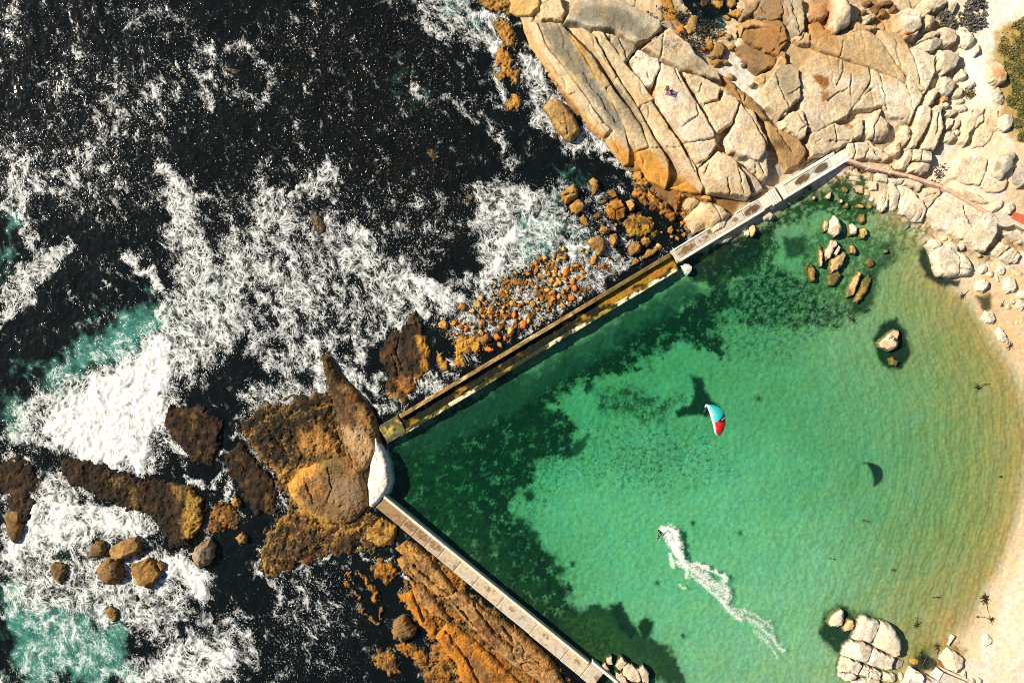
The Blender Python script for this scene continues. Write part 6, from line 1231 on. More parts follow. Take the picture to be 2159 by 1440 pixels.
prism('support_wall', [(2112,464),(2130,462),(2190,490),(2190,494),(2128,470)], -1.0, 2.7, M_CONC, ter, loc, (.30,.27,.23))
prism('red_paving', [(2132,459.5),(2141,448),(2159,453),(2200,466),(2200,488),(2159,474)], 2.5, lz + .12, M_CONC, ter, loc, (.50,.12,.06))

# broken walls at the bottom right
ru = empty('ruined_wall', (*W([(1945, 1425)], .8)[0], 0), "broken white concrete wall end with a block on it at the bottom edge", 'ruin')
loc = tuple(ru.location[:2])
prism('wall_base', rZ([(380,600),(462,652),(890,872),(1000,960),(900,1000),(200,960)]), -.8, .9, M_CONC, ru, loc, (.52,.46,.39))
prism('side_slab', rZ([(385,605),(460,660),(300,930),(215,930)]), .85, 1.15, M_CONC, ru, loc, (.66,.62,.55))
prism('block', rZ([(432,712),(570,722),(622,800),(580,890),(420,862)]), .85, 1.8, M_CONC, ru, loc, (.68,.65,.59))
prism('rusty_bar', rZ([(600,760),(620,750),(745,855),(730,870)]), .85, 1.2, M_CONC, ru, loc, (.34,.11,.06), .02)
ru2 = empty('ruined_wall', (*W([(2000, 1425)], .8)[0], 0), "sunlit concrete footing right of the broken white wall end", 'ruin')
loc = tuple(ru2.location[:2])
prism('footing', rZ([(985,700),(1480,900),(1560,960),(1300,990),(890,870)]), -.5, 1.0, M_CONC, ru2, loc, (.50,.46,.36))
prism('end_face', rZ([(905,640),(985,695),(885,868),(822,755)]), -.5, 1.25, M_CONC, ru2, loc, (.70,.67,.60))
prism('beam', rZ([(950,600),(1500,850),(1490,885),(980,665)]), -.5, .8, M_CONC, ru2, loc, (.56,.50,.41))
bp_ = empty('fallen_post', (*W([(2005, 1350)], .4)[0], 0), "broken concrete post sticking from the shallow pool edge", 'post')
loc = tuple(bp_.location[:2])
prism('shaft', rZ([(1050,170),(1170,-10),(1200,10),(1080,190)]), -.6, .55, M_CONC, bp_, loc, (.58,.54,.47))
prism('rough_foot', rZ([(985,190),(1010,80),(1070,60),(1060,170),(1040,190)]), -.6, .35, M_CONC, bp_, loc, (.32,.18,.07))
# ------------------------------------------------------------------ tubes and skinned bodies
def tube(name, pts, rad, mat, parent=None, n=6, cap=True):
    pts = [Vector(p) for p in pts]; rad = rad if isinstance(rad, (list, tuple)) else [rad] * len(pts)
    V, F = [], []
    for i, p in enumerate(pts):
        t = (pts[min(i + 1, len(pts) - 1)] - pts[max(i - 1, 0)]).normalized()
        u = t.cross(Vector((0, 0, 1)) if abs(t.z) < .9 else Vector((1, 0, 0))).normalized(); w = t.cross(u)
        for k in range(n):
            a = 2 * math.pi * k / n; V.append(p + (u * math.cos(a) + w * math.sin(a)) * rad[i])
    for i in range(len(pts) - 1):
        for k in range(n): F.append((i * n + k, i * n + (k + 1) % n, (i + 1) * n + (k + 1) % n, (i + 1) * n + k))
    if cap: F += [tuple(range(n))[::-1], tuple(range((len(pts) - 1) * n, len(pts) * n))]
    me = bpy.data.meshes.new(name); me.from_pydata([tuple(v) for v in V], [], F); me.materials.append(mat)
    for p in me.polygons: p.use_smooth = True
    return link(bpy.data.objects.new(name, me), parent)
def skin(name, joints, edges, mat, parent=None, root=0, sub=2):
    """joints: [(x,y,z,r)]"""
    me = bpy.data.meshes.new(name); me.from_pydata([j[:3] for j in joints], edges, [])
    o = link(bpy.data.objects.new(name, me), parent); me.materials.append(mat)
    o.modifiers.new("skin", 'SKIN'); sv = me.skin_vertices[0].data if me.skin_vertices else None
    if sv is None:
        bm = bmesh.new(); bm.from_mesh(me); bm.verts.layers.skin.verify(); bm.to_mesh(me); bm.free(); sv = me.skin_vertices[0].data
    for k, j in enumerate(joints): sv[k].radius = (j[3], j[3]); sv[k].use_root = (k == root)
    m = o.modifiers.new("smooth", 'SUBSURF'); m.levels = sub; m.render_levels = sub
    return o
def blob(name, c, r, mat, parent=None, sc=(1, 1, 1)):
    bm = bmesh.new(); bmesh.ops.create_uvsphere(bm, u_segments=16, v_segments=10, radius=r)
    for v in bm.verts: v.co = Vector((v.co.x * sc[0] + c[0], v.co.y * sc[1] + c[1], v.co.z * sc[2] + c[2]))
    me = bpy.data.meshes.new(name); bm.to_mesh(me); bm.free(); me.materials.append(mat)
    for p in me.polygons: p.use_smooth = True
    return link(bpy.data.objects.new(name, me), parent)
M_SKIN = plain_mat("skin", (.42, .24, .15), .55); M_BLACK = plain_mat("black_neoprene", (.012, .012, .014), .5)
M_RED = plain_mat("red_cloth", (.55, .03, .03), .8); M_PINK = plain_mat("pink_cloth", (.62, .36, .38), .8); M_HAIR = plain_mat("dark_hair", (.03, .015, .008), .5)
M_DKCL = plain_mat("dark_cloth", (.03, .025, .03), .8); M_PURP = plain_mat("mauve_cloth", (.20, .11, .17), .9); M_BOARD = plain_mat("black_board", (.015, .015, .016), .35); M_WHT = plain_mat("white_paint", (.8, .8, .78), .5)
def hand(J, E, wrist, wp, dirv, side, s=1.0):
    """palm, four bent fingers and a thumb grown from the wrist joint"""
    dv = Vector(dirv).normalized(); sv_ = Vector(side).normalized(); w = Vector(wp)
    palm = w + dv * .07 * s; J.append((*palm, .026)); pi = len(J) - 1; E.append((wrist, pi))
    for k, ln in enumerate((.07, .08, .075, .058)):
        b0 = palm + sv_ * (.030 - .02 * k) * s + dv * .03 * s; J.append((*b0, .010)); E.append((pi, len(J) - 1))
        b1 = b0 + dv * ln * .55 * s - Vector((0, 0, .008)); J.append((*b1, .009)); E.append((len(J) - 2, len(J) - 1))
        b2 = b1 + dv * ln * .4 * s - Vector((0, 0, .022)); J.append((*b2, .008)); E.append((len(J) - 2, len(J) - 1))
    t0 = w + dv * .03 * s + sv_ * .035 * s; J.append((*t0, .012)); E.append((wrist, len(J) - 1))
    t1 = t0 + (dv + sv_ * .6).normalized() * .045 * s; J.append((*t1, .010)); E.append((len(J) - 2, len(J) - 1))
def face(parent, c, fwd, up, mat_hair, long=False):
    """head with nose, ears, eyes, mouth and hair"""
    f = Vector(fwd).normalized(); u = Vector(up).normalized(); r = f.cross(u); c = Vector(c)
    h = blob('head', c, .105, M_SKIN, parent, (1, 1, 1.18))
    blob('nose', c + f * .112 - u * .01, .018, M_SKIN, h); blob('mouth', c + f * .10 - u * .055, .016, M_RED, h)
    for s in (-1, 1):
        blob('eye', c + f * .096 + r * s * .038 + u * .012, .012, M_WHT, h); blob('ear', c + r * s * .105, .024, M_SKIN, h)
    hr = blob('hair', c - f * .018 + u * .025, .113, mat_hair, h, (1, 1, 1.15))
    if long: tube('hair_fall', [c - f * .09, c - f * .13 - u * .15, c - f * .10 - u * .30], [.075, .07, .03], mat_hair, h, 8)
def person(label, loc, rot, pose, top, trouser, hair, long=False, group=None):
    e = empty('person', loc, label, 'person', group); e.rotation_euler = (0, 0, rot)
    J, E = [], []
    def add(p, r, par=None):
        J.append((*p, r)); k = len(J) - 1
        if par is not None: E.append((par, k))
        return k
    P = pose
    pel = add(P['pelvis'], .14); sp = add(P['waist'], .12, pel); ch = add(P['chest'], .145, sp); nk = add(P['neck'], .055, ch); add(P['head'], .085, nk)
    for s in ('L', 'R'):
        sh = add(P['sh' + s], .065, ch); el = add(P['el' + s], .045, sh); wr = add(P['wr' + s], .032, el)
        dv = Vector(P['wr' + s]) - Vector(P['el' + s]); hand(J, E, wr, P['wr' + s], dv, dv.cross(Vector((0, 0, 1))) * (1 if s == 'L' else -1))
        hp = add(P['hp' + s], .10, pel); kn = add(P['kn' + s], .065, hp); an = add(P['an' + s], .042, kn)
        add(P['to' + s], .035, an)
    skin('body', J, E, M_SKIN, e, 0)
    # clothing follows the body just outside it
    V = lambda k: Vector(P[k])
    J2 = [(*P['pelvis'], .155), (*P['waist'], .138), (*P['chest'], .162), (*P['shL'], .08), (*P['shR'], .08), (*V('shL').lerp(V('elL'), .6), .06), (*V('shR').lerp(V('elR'), .6), .06)]
    skin('top', J2, [(0, 1), (1, 2), (2, 3), (2, 4), (3, 5), (4, 6)], top, e, 0)
    J3 = [(*P['pelvis'], .16), (*P['hpL'], .115), (*P['hpR'], .115), (*P['knL'], .08), (*P['knR'], .08), (*V('knL').lerp(V('anL'), .85), .058), (*V('knR').lerp(V('anR'), .85), .058)]
    skin('trousers', J3, [(0, 1), (0, 2), (1, 3), (2, 4), (3, 5), (4, 6)], trouser, e, 0)
    face(e, P['head'], P['face'], P['up'], hair, long)
    return e
SIT = dict(pelvis=(0,0,.12), waist=(-.06,0,.32), chest=(-.10,0,.54), neck=(-.07,0,.74), head=(-.04,0,.90), face=(1,0,-.15), up=(.1,0,1),
 shL=(-.10,.20,.62), elL=(-.18,.30,.36), wrL=(-.26,.30,.08), shR=(-.10,-.20,.62), elR=(.10,-.27,.40), wrR=(.32,-.18,.36),
 hpL=(.06,.11,.12), knL=(.45,.16,.38), anL=(.78,.17,.07), toL=(.95,.19,.05), hpR=(.06,-.11,.12), knR=(.48,-.14,.30), anR=(.86,-.15,.07), toR=(1.03,-.17,.05))
SIT2 = dict(SIT, knL=(.46,.13,.16), anL=(.90,.14,.07), toL=(1.04,.16,.12), knR=(.46,-.13,.18), anR=(.90,-.14,.07), toR=(1.04,-.16,.12), elR=(-.20,-.30,.36), wrR=(-.30,-.32,.08))
def on_rock(px, py, zg=None):
    """height of the stone under a map point, read from the built meshes"""
    dg = bpy.context.evaluated_depsgraph_get()
    z = 4.5
    for _ in range(3):
        x, y = W([(px, py)], z)[0]
        hit, p, nn, i, o, m = scene.ray_cast(dg, Vector((x, y, 60)), Vector((0, 0, -1)))
        if hit: z = p.z
    return Vector((x, y, z))
p1 = on_rock(1404.5, 189.5)
person("person in a red top and dark trousers sitting on the smooth cream slab", p1 - Vector((0, 0, .02)), math.radians(68), SIT, M_RED, M_DKCL, M_HAIR, True, 'people sitting on the outcrop')
p2 = on_rock(1411.5, 196.0)
person("person in a pale pink top and black trousers sitting on a mauve towel", p2 - Vector((0, 0, .0)), math.radians(40), SIT2, M_PINK, M_BLACK, M_HAIR, False, 'people sitting on the outcrop')
# towel draped on the stone
tc = on_rock(1415.5, 197.5)
tx, ty = np.meshgrid(np.linspace(-1.0, 1.0, 22), np.linspace(-.55, .55, 12)); ca, sa = math.cos(math.radians(-18)), math.sin(math.radians(-18))
wx, wy = tc.x + tx * ca - ty * sa, tc.y + tx * sa + ty * ca
dg = bpy.context.evaluated_depsgraph_get(); tz = np.zeros_like(wx)
bpy.context.view_layer.update()
for i in range(wx.shape[0]):
    for j in range(wx.shape[1]):
        org = Vector((wx[i, j], wy[i, j], tc.z + .9)); z = tc.z
        for _ in range(6):
            hit, p, nn, q, o, m = scene.ray_cast(dg, org, Vector((0, 0, -1)))
            if not hit: break
            if o.name.startswith('rock_slab'): z = p.z; break
            org = p - Vector((0, 0, .02))
        tz[i, j] = z
tz = tz + .045 + .025 * fbm(wx, wy, .35, 2, 9)
tw = grid_obj('towel', wx - tc.x, wy - tc.y, tz - tc.z, M_PURP); tw.location = tc
tw.modifiers.new("thick", 'SOLIDIFY').thickness = .03
tag(tw, "mauve towel spread on the smooth cream slab", 'towel')

# ------------------------------------------------------------------ kite surfer, board, kite
bw = W([(1392.8, 1122.5)], .15)[0]; ang = math.radians(-47)
rider = Vector((bw[0], bw[1], 0)); leanv = Vector((-.52, -.85, 0)).normalized(); brd = Vector((math.cos(ang), math.sin(ang), 0))
nrm = Vector((0, 0, 1))
def L3(f, s, z): return tuple(leanv * f + brd * s + Vector((0, 0, z)))
POSE = dict(anL=L3(.02,-.28,.24), toL=L3(-.10,-.30,.20), anR=L3(.02,.26,.24), toR=L3(-.10,.28,.20), knL=L3(.38,-.30,.44), knR=L3(.38,.22,.44), hpL=L3(.76,-.12,.50), hpR=L3(.76,.10,.50),
 pelvis=L3(.82,0,.52), waist=L3(1.04,0,.64), chest=L3(1.27,0,.78), neck=L3(1.47,.0,.88), head=L3(1.61,.0,.98), face=tuple(Vector((.30,.9,.35))), up=tuple(leanv * .8 + Vector((0,0,.6))),
 shL=L3(1.30,-.19,.84), elL=L3(1.10,-.26,1.02), wrL=L3(.86,-.20,1.10), shR=L3(1.30,.19,.84), elR=L3(1.10,.26,1.02), wrR=L3(.86,.20,1.10))
person("kitesurfer in a black wetsuit leaning back over the pool", rider, 0, POSE, M_BLACK, M_BLACK, M_HAIR)
kb = empty('kiteboard', rider + Vector((0, 0, .12)), "short black kiteboard with white marks under the leaning rider", 'kiteboard')
bx, by = np.meshgrid(np.linspace(-.70, .70, 29), np.linspace(-.21, .21, 9))
tap = np.sqrt(np.clip(1 - (np.abs(bx) / .74) ** 6, 0.05, 1)); yy = by * tap
bz = .10 * (np.abs(bx) / .7) ** 3 + .02
dk = grid_obj('deck', bx * brd.x - yy * -brd.y * -1, bx * brd.y + yy * brd.x, bz, M_BOARD, kb); dk.modifiers.new("thick", 'SOLIDIFY').thickness = .03
for s in (-.28, .27):
    c = Vector((brd.x * s, brd.y * s, 0)); sd_ = Vector((-brd.y, brd.x, 0))
    tube('foot_strap', [c + sd_ * -.10 + Vector((0,0,.03)), c + sd_ * -.07 + Vector((0,0,.12)), c + sd_ * .07 + Vector((0,0,.12)), c + sd_ * .10 + Vector((0,0,.03))], .03, M_BLACK, kb)
for s, q in ((.42, .02), (.60, .0)):
    c = Vector((brd.x * s, brd.y * s, .075 + q)); pp = W([(0, 0)])[0] * 0
    mx_, my_ = np.meshgrid(np.linspace(-.07, .07, 4), np.linspace(-.08, .08, 4))
    grid_obj('white_mark', c.x + mx_ * brd.x - my_ * brd.y, c.y + mx_ * brd.y + my_ * brd.x, np.full(mx_.shape, c.z), M_WHT, kb).modifiers.new("thick", 'SOLIDIFY').thickness = .012

KZ = 31.0
def _fl(t):
    t[:, 3] = 31 + (t[:, 3] - 31) * .28; return t
kc = W([(1510, 885)], KZ)[0]
def kmat():
    m, nt, out = new_mat("kite_cloth"); b = NB(nt)
    c = b.attr("col", "Color"); bs = b.n("ShaderNodeBsdfPrincipled"); b.l(c, bs.inputs["Base Color"]); bs.inputs["Roughness"].default_value = .55
    tl = b.n("ShaderNodeBsdfTranslucent"); b.l(c, tl.inputs[0]); mx = b.n("ShaderNodeMixShader"); mx.inputs[0].default_value = .15
    b.l(bs.outputs[0], mx.inputs[1]); b.l(tl.outputs[0], mx.inputs[2]); b.l(mx.outputs[0], out.inputs[0]); return m
M_KITE = kmat()
kite = empty('kite', (kc[0], kc[1], KZ), "teal and red inflatable kite flying above the green pool", 'kite')
le = np.array([(0,1490.5,860.5,27.6),(.06,1489.6,855.5,28.9),(.13,1492.5,853.3,30.0),(.25,1497.3,866,30.9),(.4,1501.5,879,31.5),(.55,1504.3,890,31.7),(.7,1507,901,31.3),(.85,1509.2,911,30.4),(.95,1513.5,917,29.4),(1,1518,919.4,28.6)])
te = np.array([(0,1492.5,861.5,27.4),(.06,1497,854.5,28.6),(.13,1504,853.4,29.7),(.25,1517.5,859,30.6),(.4,1526.5,867.5,31.1),(.55,1529,880,31.2),(.7,1529.6,893,30.9),(.85,1528,905,30.0),(.95,1524.5,914,29.0),(1,1520.5,919.8,28.3)])
ns, nc = 90, 26
sv_ = np.linspace(0, 1, ns)
def curve(t): return np.stack([np.interp(sv_, t[:, 0], t[:, k]) for k in (1, 2, 3)], 1)
def smooth(c):
    for _ in range(6): c[1:-1] = .5 * c[1:-1] + .25 * (c[:-2] + c[2:])
    return c
A, B = smooth(curve(_fl(le))), smooth(curve(_fl(te)))
cv = np.linspace(0, 1, nc)
U = A[:, None, :2] * (1 - cv)[None, :, None] + B[:, None, :2] * cv[None, :, None]
Zk = A[:, None, 2] * (1 - cv) + B[:, None, 2] * cv + .55 * np.sin(math.pi * np.clip(cv, 0, 1)) ** .8 * np.sin(math.pi * np.clip(sv_, .04, .96))[:, None] * .8
xy = W(U.reshape(-1, 2), KZ).reshape(ns, nc, 2) - kc
sg, cg = np.meshgrid(sv_, cv, indexing='ij')
TEALK, REDK, BLK, WTK = (.01,.42,.42), (.80,.012,.008), (.012,.012,.018), (.75,.75,.74)
col = np.empty((ns, nc, 3)); col[:] = TEALK
col[sg > .555] = REDK
mid = .555 + .0 * cg
stripe1 = (cg > .35) & (sg > .555 - .17 * (cg - .30)) & (sg < .575 - .12 * (cg - .35) + .02); col[stripe1] = BLK
white1 = (cg > .60) & (np.abs(sg - (.565 - .10 * (cg - .6))) < .014); col[white1] = WTK
stripe2 = (cg > .45) & (sg > .585 - .02 * (cg - .45)) & (sg < .605 + .09 * (cg - .45)); col[stripe2] = BLK
col[(cg > .93) & (sg > .5) & (sg < .72)] = BLK
col[(cg > .95) & (sg > .80)] = BLK
for s0 in (.30, .36, .74, .84): col[(np.abs(sg - s0) < .012) & (cg < .20) & (np.abs(sg - s0) < .012 * (1 - cg / .2))] = WTK
for s0 in (.36, .43): col[(np.abs(sg - s0) < .008) & (cg > .85)] = BLK
cn = grid_obj('canopy', xy[..., 0], xy[..., 1], Zk - KZ, M_KITE, kite, {"col": np.concatenate([col, np.ones((ns, nc, 1))], -1)})
cn.modifiers.new("thick", 'SOLIDIFY').thickness = .02
lep = [(xy[i, 0, 0], xy[i, 0, 1], Zk[i, 0] - KZ - .02) for i in range(0, ns, 3)]
tube('leading_edge', lep, [.10 + .12 * math.sin(math.pi * i / (len(lep) - 1)) for i in range(len(lep))], M_WHT, kite, 10)
for s0 in (.2, .38, .55, .72, .88):
    i = int(s0 * (ns - 1)); tube('strut', [(xy[i, j, 0], xy[i, j, 1], Zk[i, j] - KZ - .10) for j in range(0, nc, 3)], .06, M_BLACK, kite, 8)
hands = rider + leanv * .80 + Vector((0, 0, 1.14)); hl = hands - Vector((kc[0], kc[1], KZ))
tube('control_bar', [hl + brd * -.27, hl + brd * .27], .016, M_BLACK, kite)
for (i, j), o_ in zip(((2, 2), (ns - 3, 2), (10, 0), (ns - 11, 0)), (-.26, .26, -.03, .03)):
    tube('kite_line', [hl + brd * o_, (xy[i, j, 0], xy[i, j, 1], Zk[i, j] - KZ)], .0015, M_WHT, kite, 4)

# ------------------------------------------------------------------ wake foam on the pool
def wakemat():
    m, nt, out = new_mat("wake_foam"); b = NB(nt); P = b.pos()
    n1 = b.noise(P, 2.6, 7, .75, .3).outputs["Fac"]; t = b.n("ShaderNodeTexVoronoi", feature='DISTANCE_TO_EDGE'); t.inputs["Scale"].default_value = 2.4
    wv = b.n("ShaderNodeVectorMath", operation='MULTIPLY_ADD'); b.l(b.noise(P, 1.2, 4).outputs["Color"], wv.inputs[0]); wv.inputs[1].default_value = (.9, .9, 0); b.l(P, wv.inputs[2]); b.l(wv.outputs[0], t.inputs["Vector"])
    lace = b.math('SUBTRACT', 1.0, b.math('MULTIPLY', t.outputs["Distance"], 3.0), True)
    al = b.ss(.12, .95, b.math('ADD', b.math('MULTIPLY', b.attr("foam"), .74), b.math('ADD', b.math('MULTIPLY', b.math('SUBTRACT', n1, .5), 1.5), b.math('MULTIPLY', lace, .18))))
    al = b.math('MULTIPLY', al, b.ss(.04, .25, b.attr("foam")))
    df = b.n("ShaderNodeBsdfDiffuse"); df.inputs[0].default_value = (.80, .80, .76, 1); tr = b.n("ShaderNodeBsdfTransparent"); mx = b.n("ShaderNodeMixShader")
    b.l(b.math('MULTIPLY', al, .95), mx.inputs[0]); b.l(tr.outputs[0], mx.inputs[1]); b.l(df.outputs[0], mx.inputs[2]); b.l(mx.outputs[0], out.inputs[0]); return m
def wake():
    u, v = np.meshgrid(np.arange(1370, 1700, 1.6), np.arange(1090, 1440, 1.6))
    p = W(np.stack([u.ravel(), v.ravel()], 1)).reshape(u.shape + (2,)); x, y = p[..., 0], p[..., 1]
    nz = fbm(x, y, 1.5, 4, 600, .6)
    F = np.zeros(u.shape)
    for pts, w, s in [([(1396,1117),(1412,1112),(1424,1122),(1428,1150),(1432,1168)],9,1.0),([(1408,1128),(1418,1150),(1434,1178),(1450,1195)],7,1.0),([(1400,1130),(1410,1150)],5,.6),([(1413,1165),(1416,1185),(1418,1195)],6,.72),([(1428,1185),(1450,1200),(1448,1215)],7,.7),([(1434,1232),(1442,1238)],5,.75),
                      ([(1450,1192),(1465,1187),(1480,1196),(1500,1202),(1520,1210),(1532,1224)],5,.78),([(1446,1190),(1470,1205),(1495,1228),(1520,1240),(1530,1256)],13,.62),([(1460,1212),(1490,1235),(1515,1258),(1535,1285),(1560,1305)],7,.66),([(1525,1225),(1535,1250),(1530,1270)],9,.66),
                      ([(1540,1280),(1570,1300),(1600,1318),(1625,1340),(1650,1370)],8,.50),([(1560,1285),(1595,1295),(1625,1320)],7,.44),([(1590,1330),(1615,1350),(1640,1385)],7,.36)]:
        F = np.maximum(F, s * np.exp(-(np.maximum(dline(u + 5 * nz, v - 5 * nz, pts) + 4 * nz, 0) / (w * .85)) ** 2))
    z = .05 + .12 * sstep(.6, 1, F) * (.6 + .4 * fbm(x, y, .5, 3, 601))
    keep = (np.maximum.reduce([F[:-1, :-1], F[1:, 1:], F[:-1, 1:], F[1:, :-1]]) > .08)
    o = grid_obj('wake_foam', x, y, z, wakemat(), None, {"foam": F}, keep); tag(o, "white spray trail curving behind the kitesurfer", 'wake', kind='stuff')
wake()

# ------------------------------------------------------------------ washed-up kelp
M_KELP = plain_mat("wet_kelp", (.030, .017, .006), .35)
def kelp(label, f, head, stem, blades, root=None, z0=None, ln=1.0, seed=0):
    rg = np.random.default_rng(seed); hp = W(f([head]), 0)[0]; zg = float(gz(*hp)); zg = max(zg, -.05) + .06 if z0 is None else z0
    e = empty('kelp', (hp[0], hp[1], zg), label, 'seaweed', 'kelp plants washed into the shallows')
    if stem:
        sp_ = W(f(stem), 0) - hp; tube('stem', [(q[0], q[1], .03 + .02 * (i % 2)) for i, q in enumerate(sp_)], .055, M_KELP, e)
    V, Fc = [], []
    for k in range(blades):
        a = 2 * math.pi * k / blades + rg.uniform(-.3, .3); l = ln * rg.uniform(.55, 1.15); w = .07 * ln ** .5; bend = rg.uniform(-.5, .5); b0 = len(V)
        for i in range(6):
            t = i / 5; aa = a + bend * t; c = Vector((math.cos(aa), math.sin(aa), 0)) * l * t; s = Vector((-math.sin(aa), math.cos(aa), 0)) * w * (1 - .75 * t)
            zz = .05 + .08 * math.sin(t * 3.0) * rg.uniform(.4, 1); V += [(*(c + s)[:2], zz), (*(c - s)[:2], zz + .01)]
            if i: Fc.append((b0 + 2 * i - 2, b0 + 2 * i - 1, b0 + 2 * i + 1, b0 + 2 * i))
    m = mesh_obj('fronds', np.array(V), np.array(Fc), M_KELP, e); m.modifiers.new("thick", 'SOLIDIFY').thickness = .02
    if root is not None: blob('holdfast', (*(W(f([root]), 0)[0] - hp), .06), .22, M_KELP, e, (1, .8, .5))
rT = R(2040, 1230, 13.09)
kelp("palm-shaped black kelp plant with a long stem at the water's edge", rT, (470,410), [(470,410),(530,600),(570,780),(640,940)], 26, None, None, 1.25, 1)
kelp("torn brown kelp root lying on wet sand below the palm-shaped plant", rT, (650,980), [(650,980),(560,950),(420,910),(260,905)], 12, (260,905), None, .95, 2)
kelp("dark kelp tuft with a bent stem in the right shallows", rJ, (1320,1010), [(1320,1010),(1360,990),(1400,985)], 14, None, -.02, .9, 3)
kelp("small kelp tuft in the yellow shallows below the cracked white boulder", rJ, (1225,435), [(1225,435),(1260,405),(1300,370)], 14, None, -.02, .9, 4)
kelp("kelp tuft at the weed line below the twin rocks", rJ, (515,575), [(515,575),(500,560),(485,545)], 12, None, -.02, .9, 5)
kelp("kelp strap lying beside the brown oval rock", rJ, (262,225), [(262,225),(225,300),(185,375)], 5, None, -.02, .4, 6)
kelp("kelp curl on the lone pinkish-white rock", rJ, (785,705), [(785,705),(800,730),(815,715)], 10, None, .85, .6, 7)
kelp("kelp stem curving on the beach sand near the ribbed boulder", rJ, (1472,492), [(1472,492),(1490,450),(1505,400)], 8, None, None, .5, 8)
kelp("kelp at the foot of the pointed white boulder", rJ, (1527,750), [(1527,750),(1560,710),(1617,670)], 12, None, None, .9, 9)
kelp("black kelp tuft near the great split boulder", rH, (935,1070), [(935,1070),(935,1040),(930,1020)], 12, None, -.02, .9, 10)
kelp("thin floating kelp strap in the lower shallows", rH, (1075,895), [(1075,895),(1050,897),(1028,898)], 6, None, -.02, .5, 11)
kelp("floating kelp scrap near the sand edge", rH, (1465,133), [(1465,133),(1480,128)], 6, None, -.02, .5, 12)
kelp("drifting kelp scrap out in the green shallows", rH, (605,412), [(590,412),(605,410),(620,414)], 6, None, -.02, .5, 13)
kelp("kelp scrap drifting above the great split boulder", rH, (780,722), [(780,722),(792,715)], 7, None, -.02, .5, 14)
kelp("small dark kelp scrap in mid water", rH, (388,652), [(388,652),(400,648)], 7, None, -.02, .45, 15)
kelp("kelp clump caught among gold weed at the pool edge", rZ, (600,500), [(600,500),(560,400),(540,300)], 22, None, .05, 1.3, 16)
kelp("ring of kelp lying in the yellow shallows", rZ, (860,195), [(860,195),(900,260),(860,350)], 16, None, -.03, .9, 17)
kelp("dry kelp heap on the pale plate", rA, (680,375), [(680,375),(650,405)], 12, None, 4.35, .8, 18)

# ------------------------------------------------------------------ scrub and driftwood at the upper right
def scatter_leaves(name, polys, n, size, col, label, cat, zoff, seed, dens=None, hgt=.5):
    rg = np.random.default_rng(seed); V, F, C = [], [], []
    pts = []
    allp = np.concatenate([np.array(p) for p in polys]); lo, hi = allp.min(0), allp.max(0)
    q = np.stack([rg.uniform(lo[0], hi[0], n * 4), rg.uniform(lo[1], hi[1], n * 4)], 1)
    ins = np.zeros(len(q)); 
    for p in polys: ins = np.maximum(ins, sstep(-6, 8, sdpoly(q[:, 0], q[:, 1], p)))
    w2 = W(q, 4.5); cl = .5 + .7 * fbm(w2[:, 0], w2[:, 1], 2.2, 4, seed)
    ok = rg.random(len(q)) < ins * np.clip(cl, 0, 1) ** 2.5
    q = q[ok][:n]; w2 = W(q, 4.5); z = gz(w2[:, 0], w2[:, 1]); cl = .5 + .7 * fbm(w2[:, 0], w2[:, 1], 2.2, 4, seed)
    m = len(q); a = rg.uniform(0, 2 * math.pi, m); el = rg.uniform(-.2, 1.1, m); l = size * rg.uniform(.5, 1.5, m)
    h = zoff + rg.random(m) ** 1.5 * hgt * np.clip(cl, .2, 1.2)
    dx, dy, dz = np.cos(a) * np.cos(el), np.sin(a) * np.cos(el), np.sin(el); sx, sy = -np.sin(a), np.cos(a)
    c0 = np.stack([w2[:, 0], w2[:, 1], z + h], 1); dv = np.stack([dx, dy, dz], 1) * l[:, None]; s = np.stack([sx, sy, rg.uniform(-.4, .4, m)], 1) * (l * .22)[:, None]
    V = np.stack([c0, c0 + dv * .55 + s, c0 + dv, c0 + dv * .55 - s], 1).reshape(-1, 3); F = np.arange(4 * m).reshape(m, 4)
    t = rg.random(m); cc = np.array(col[0])[None] * (1 - t[:, None]) + np.array(col[1])[None] * t[:, None]
    cc = np.repeat(cc * rg.uniform(.6, 1.3, (m, 1)), 4, 0)
    mm = M_LEAF
    o = mesh_obj(name, V, F, mm, None, {"col": np.concatenate([cc, np.ones((len(cc), 1))], 1)}, False)
    tag(o, label, cat, kind='stuff'); return o
def leafmat():
    m, nt, out = new_mat("scrub_leaf"); b = NB(nt); c = b.attr("col", "Color"); bs = b.n("ShaderNodeBsdfPrincipled"); b.l(c, bs.inputs["Base Color"]); bs.inputs["Roughness"].default_value = .7
    b.l(bs.outputs[0], out.inputs[0]); return m
M_LEAF = leafmat()
scatter_leaves('coastal_scrub', [rA([(1480,210),(1560,150),(1680,100),(1680,900),(1570,870),(1560,720),(1500,640),(1530,520),(1490,380),(1440,340)])], 22000, .30, ((.045,.06,.008),(.36,.25,.06)), "green and straw-coloured coastal scrub along the right edge", 'scrub', .02, 31, hgt=.5)
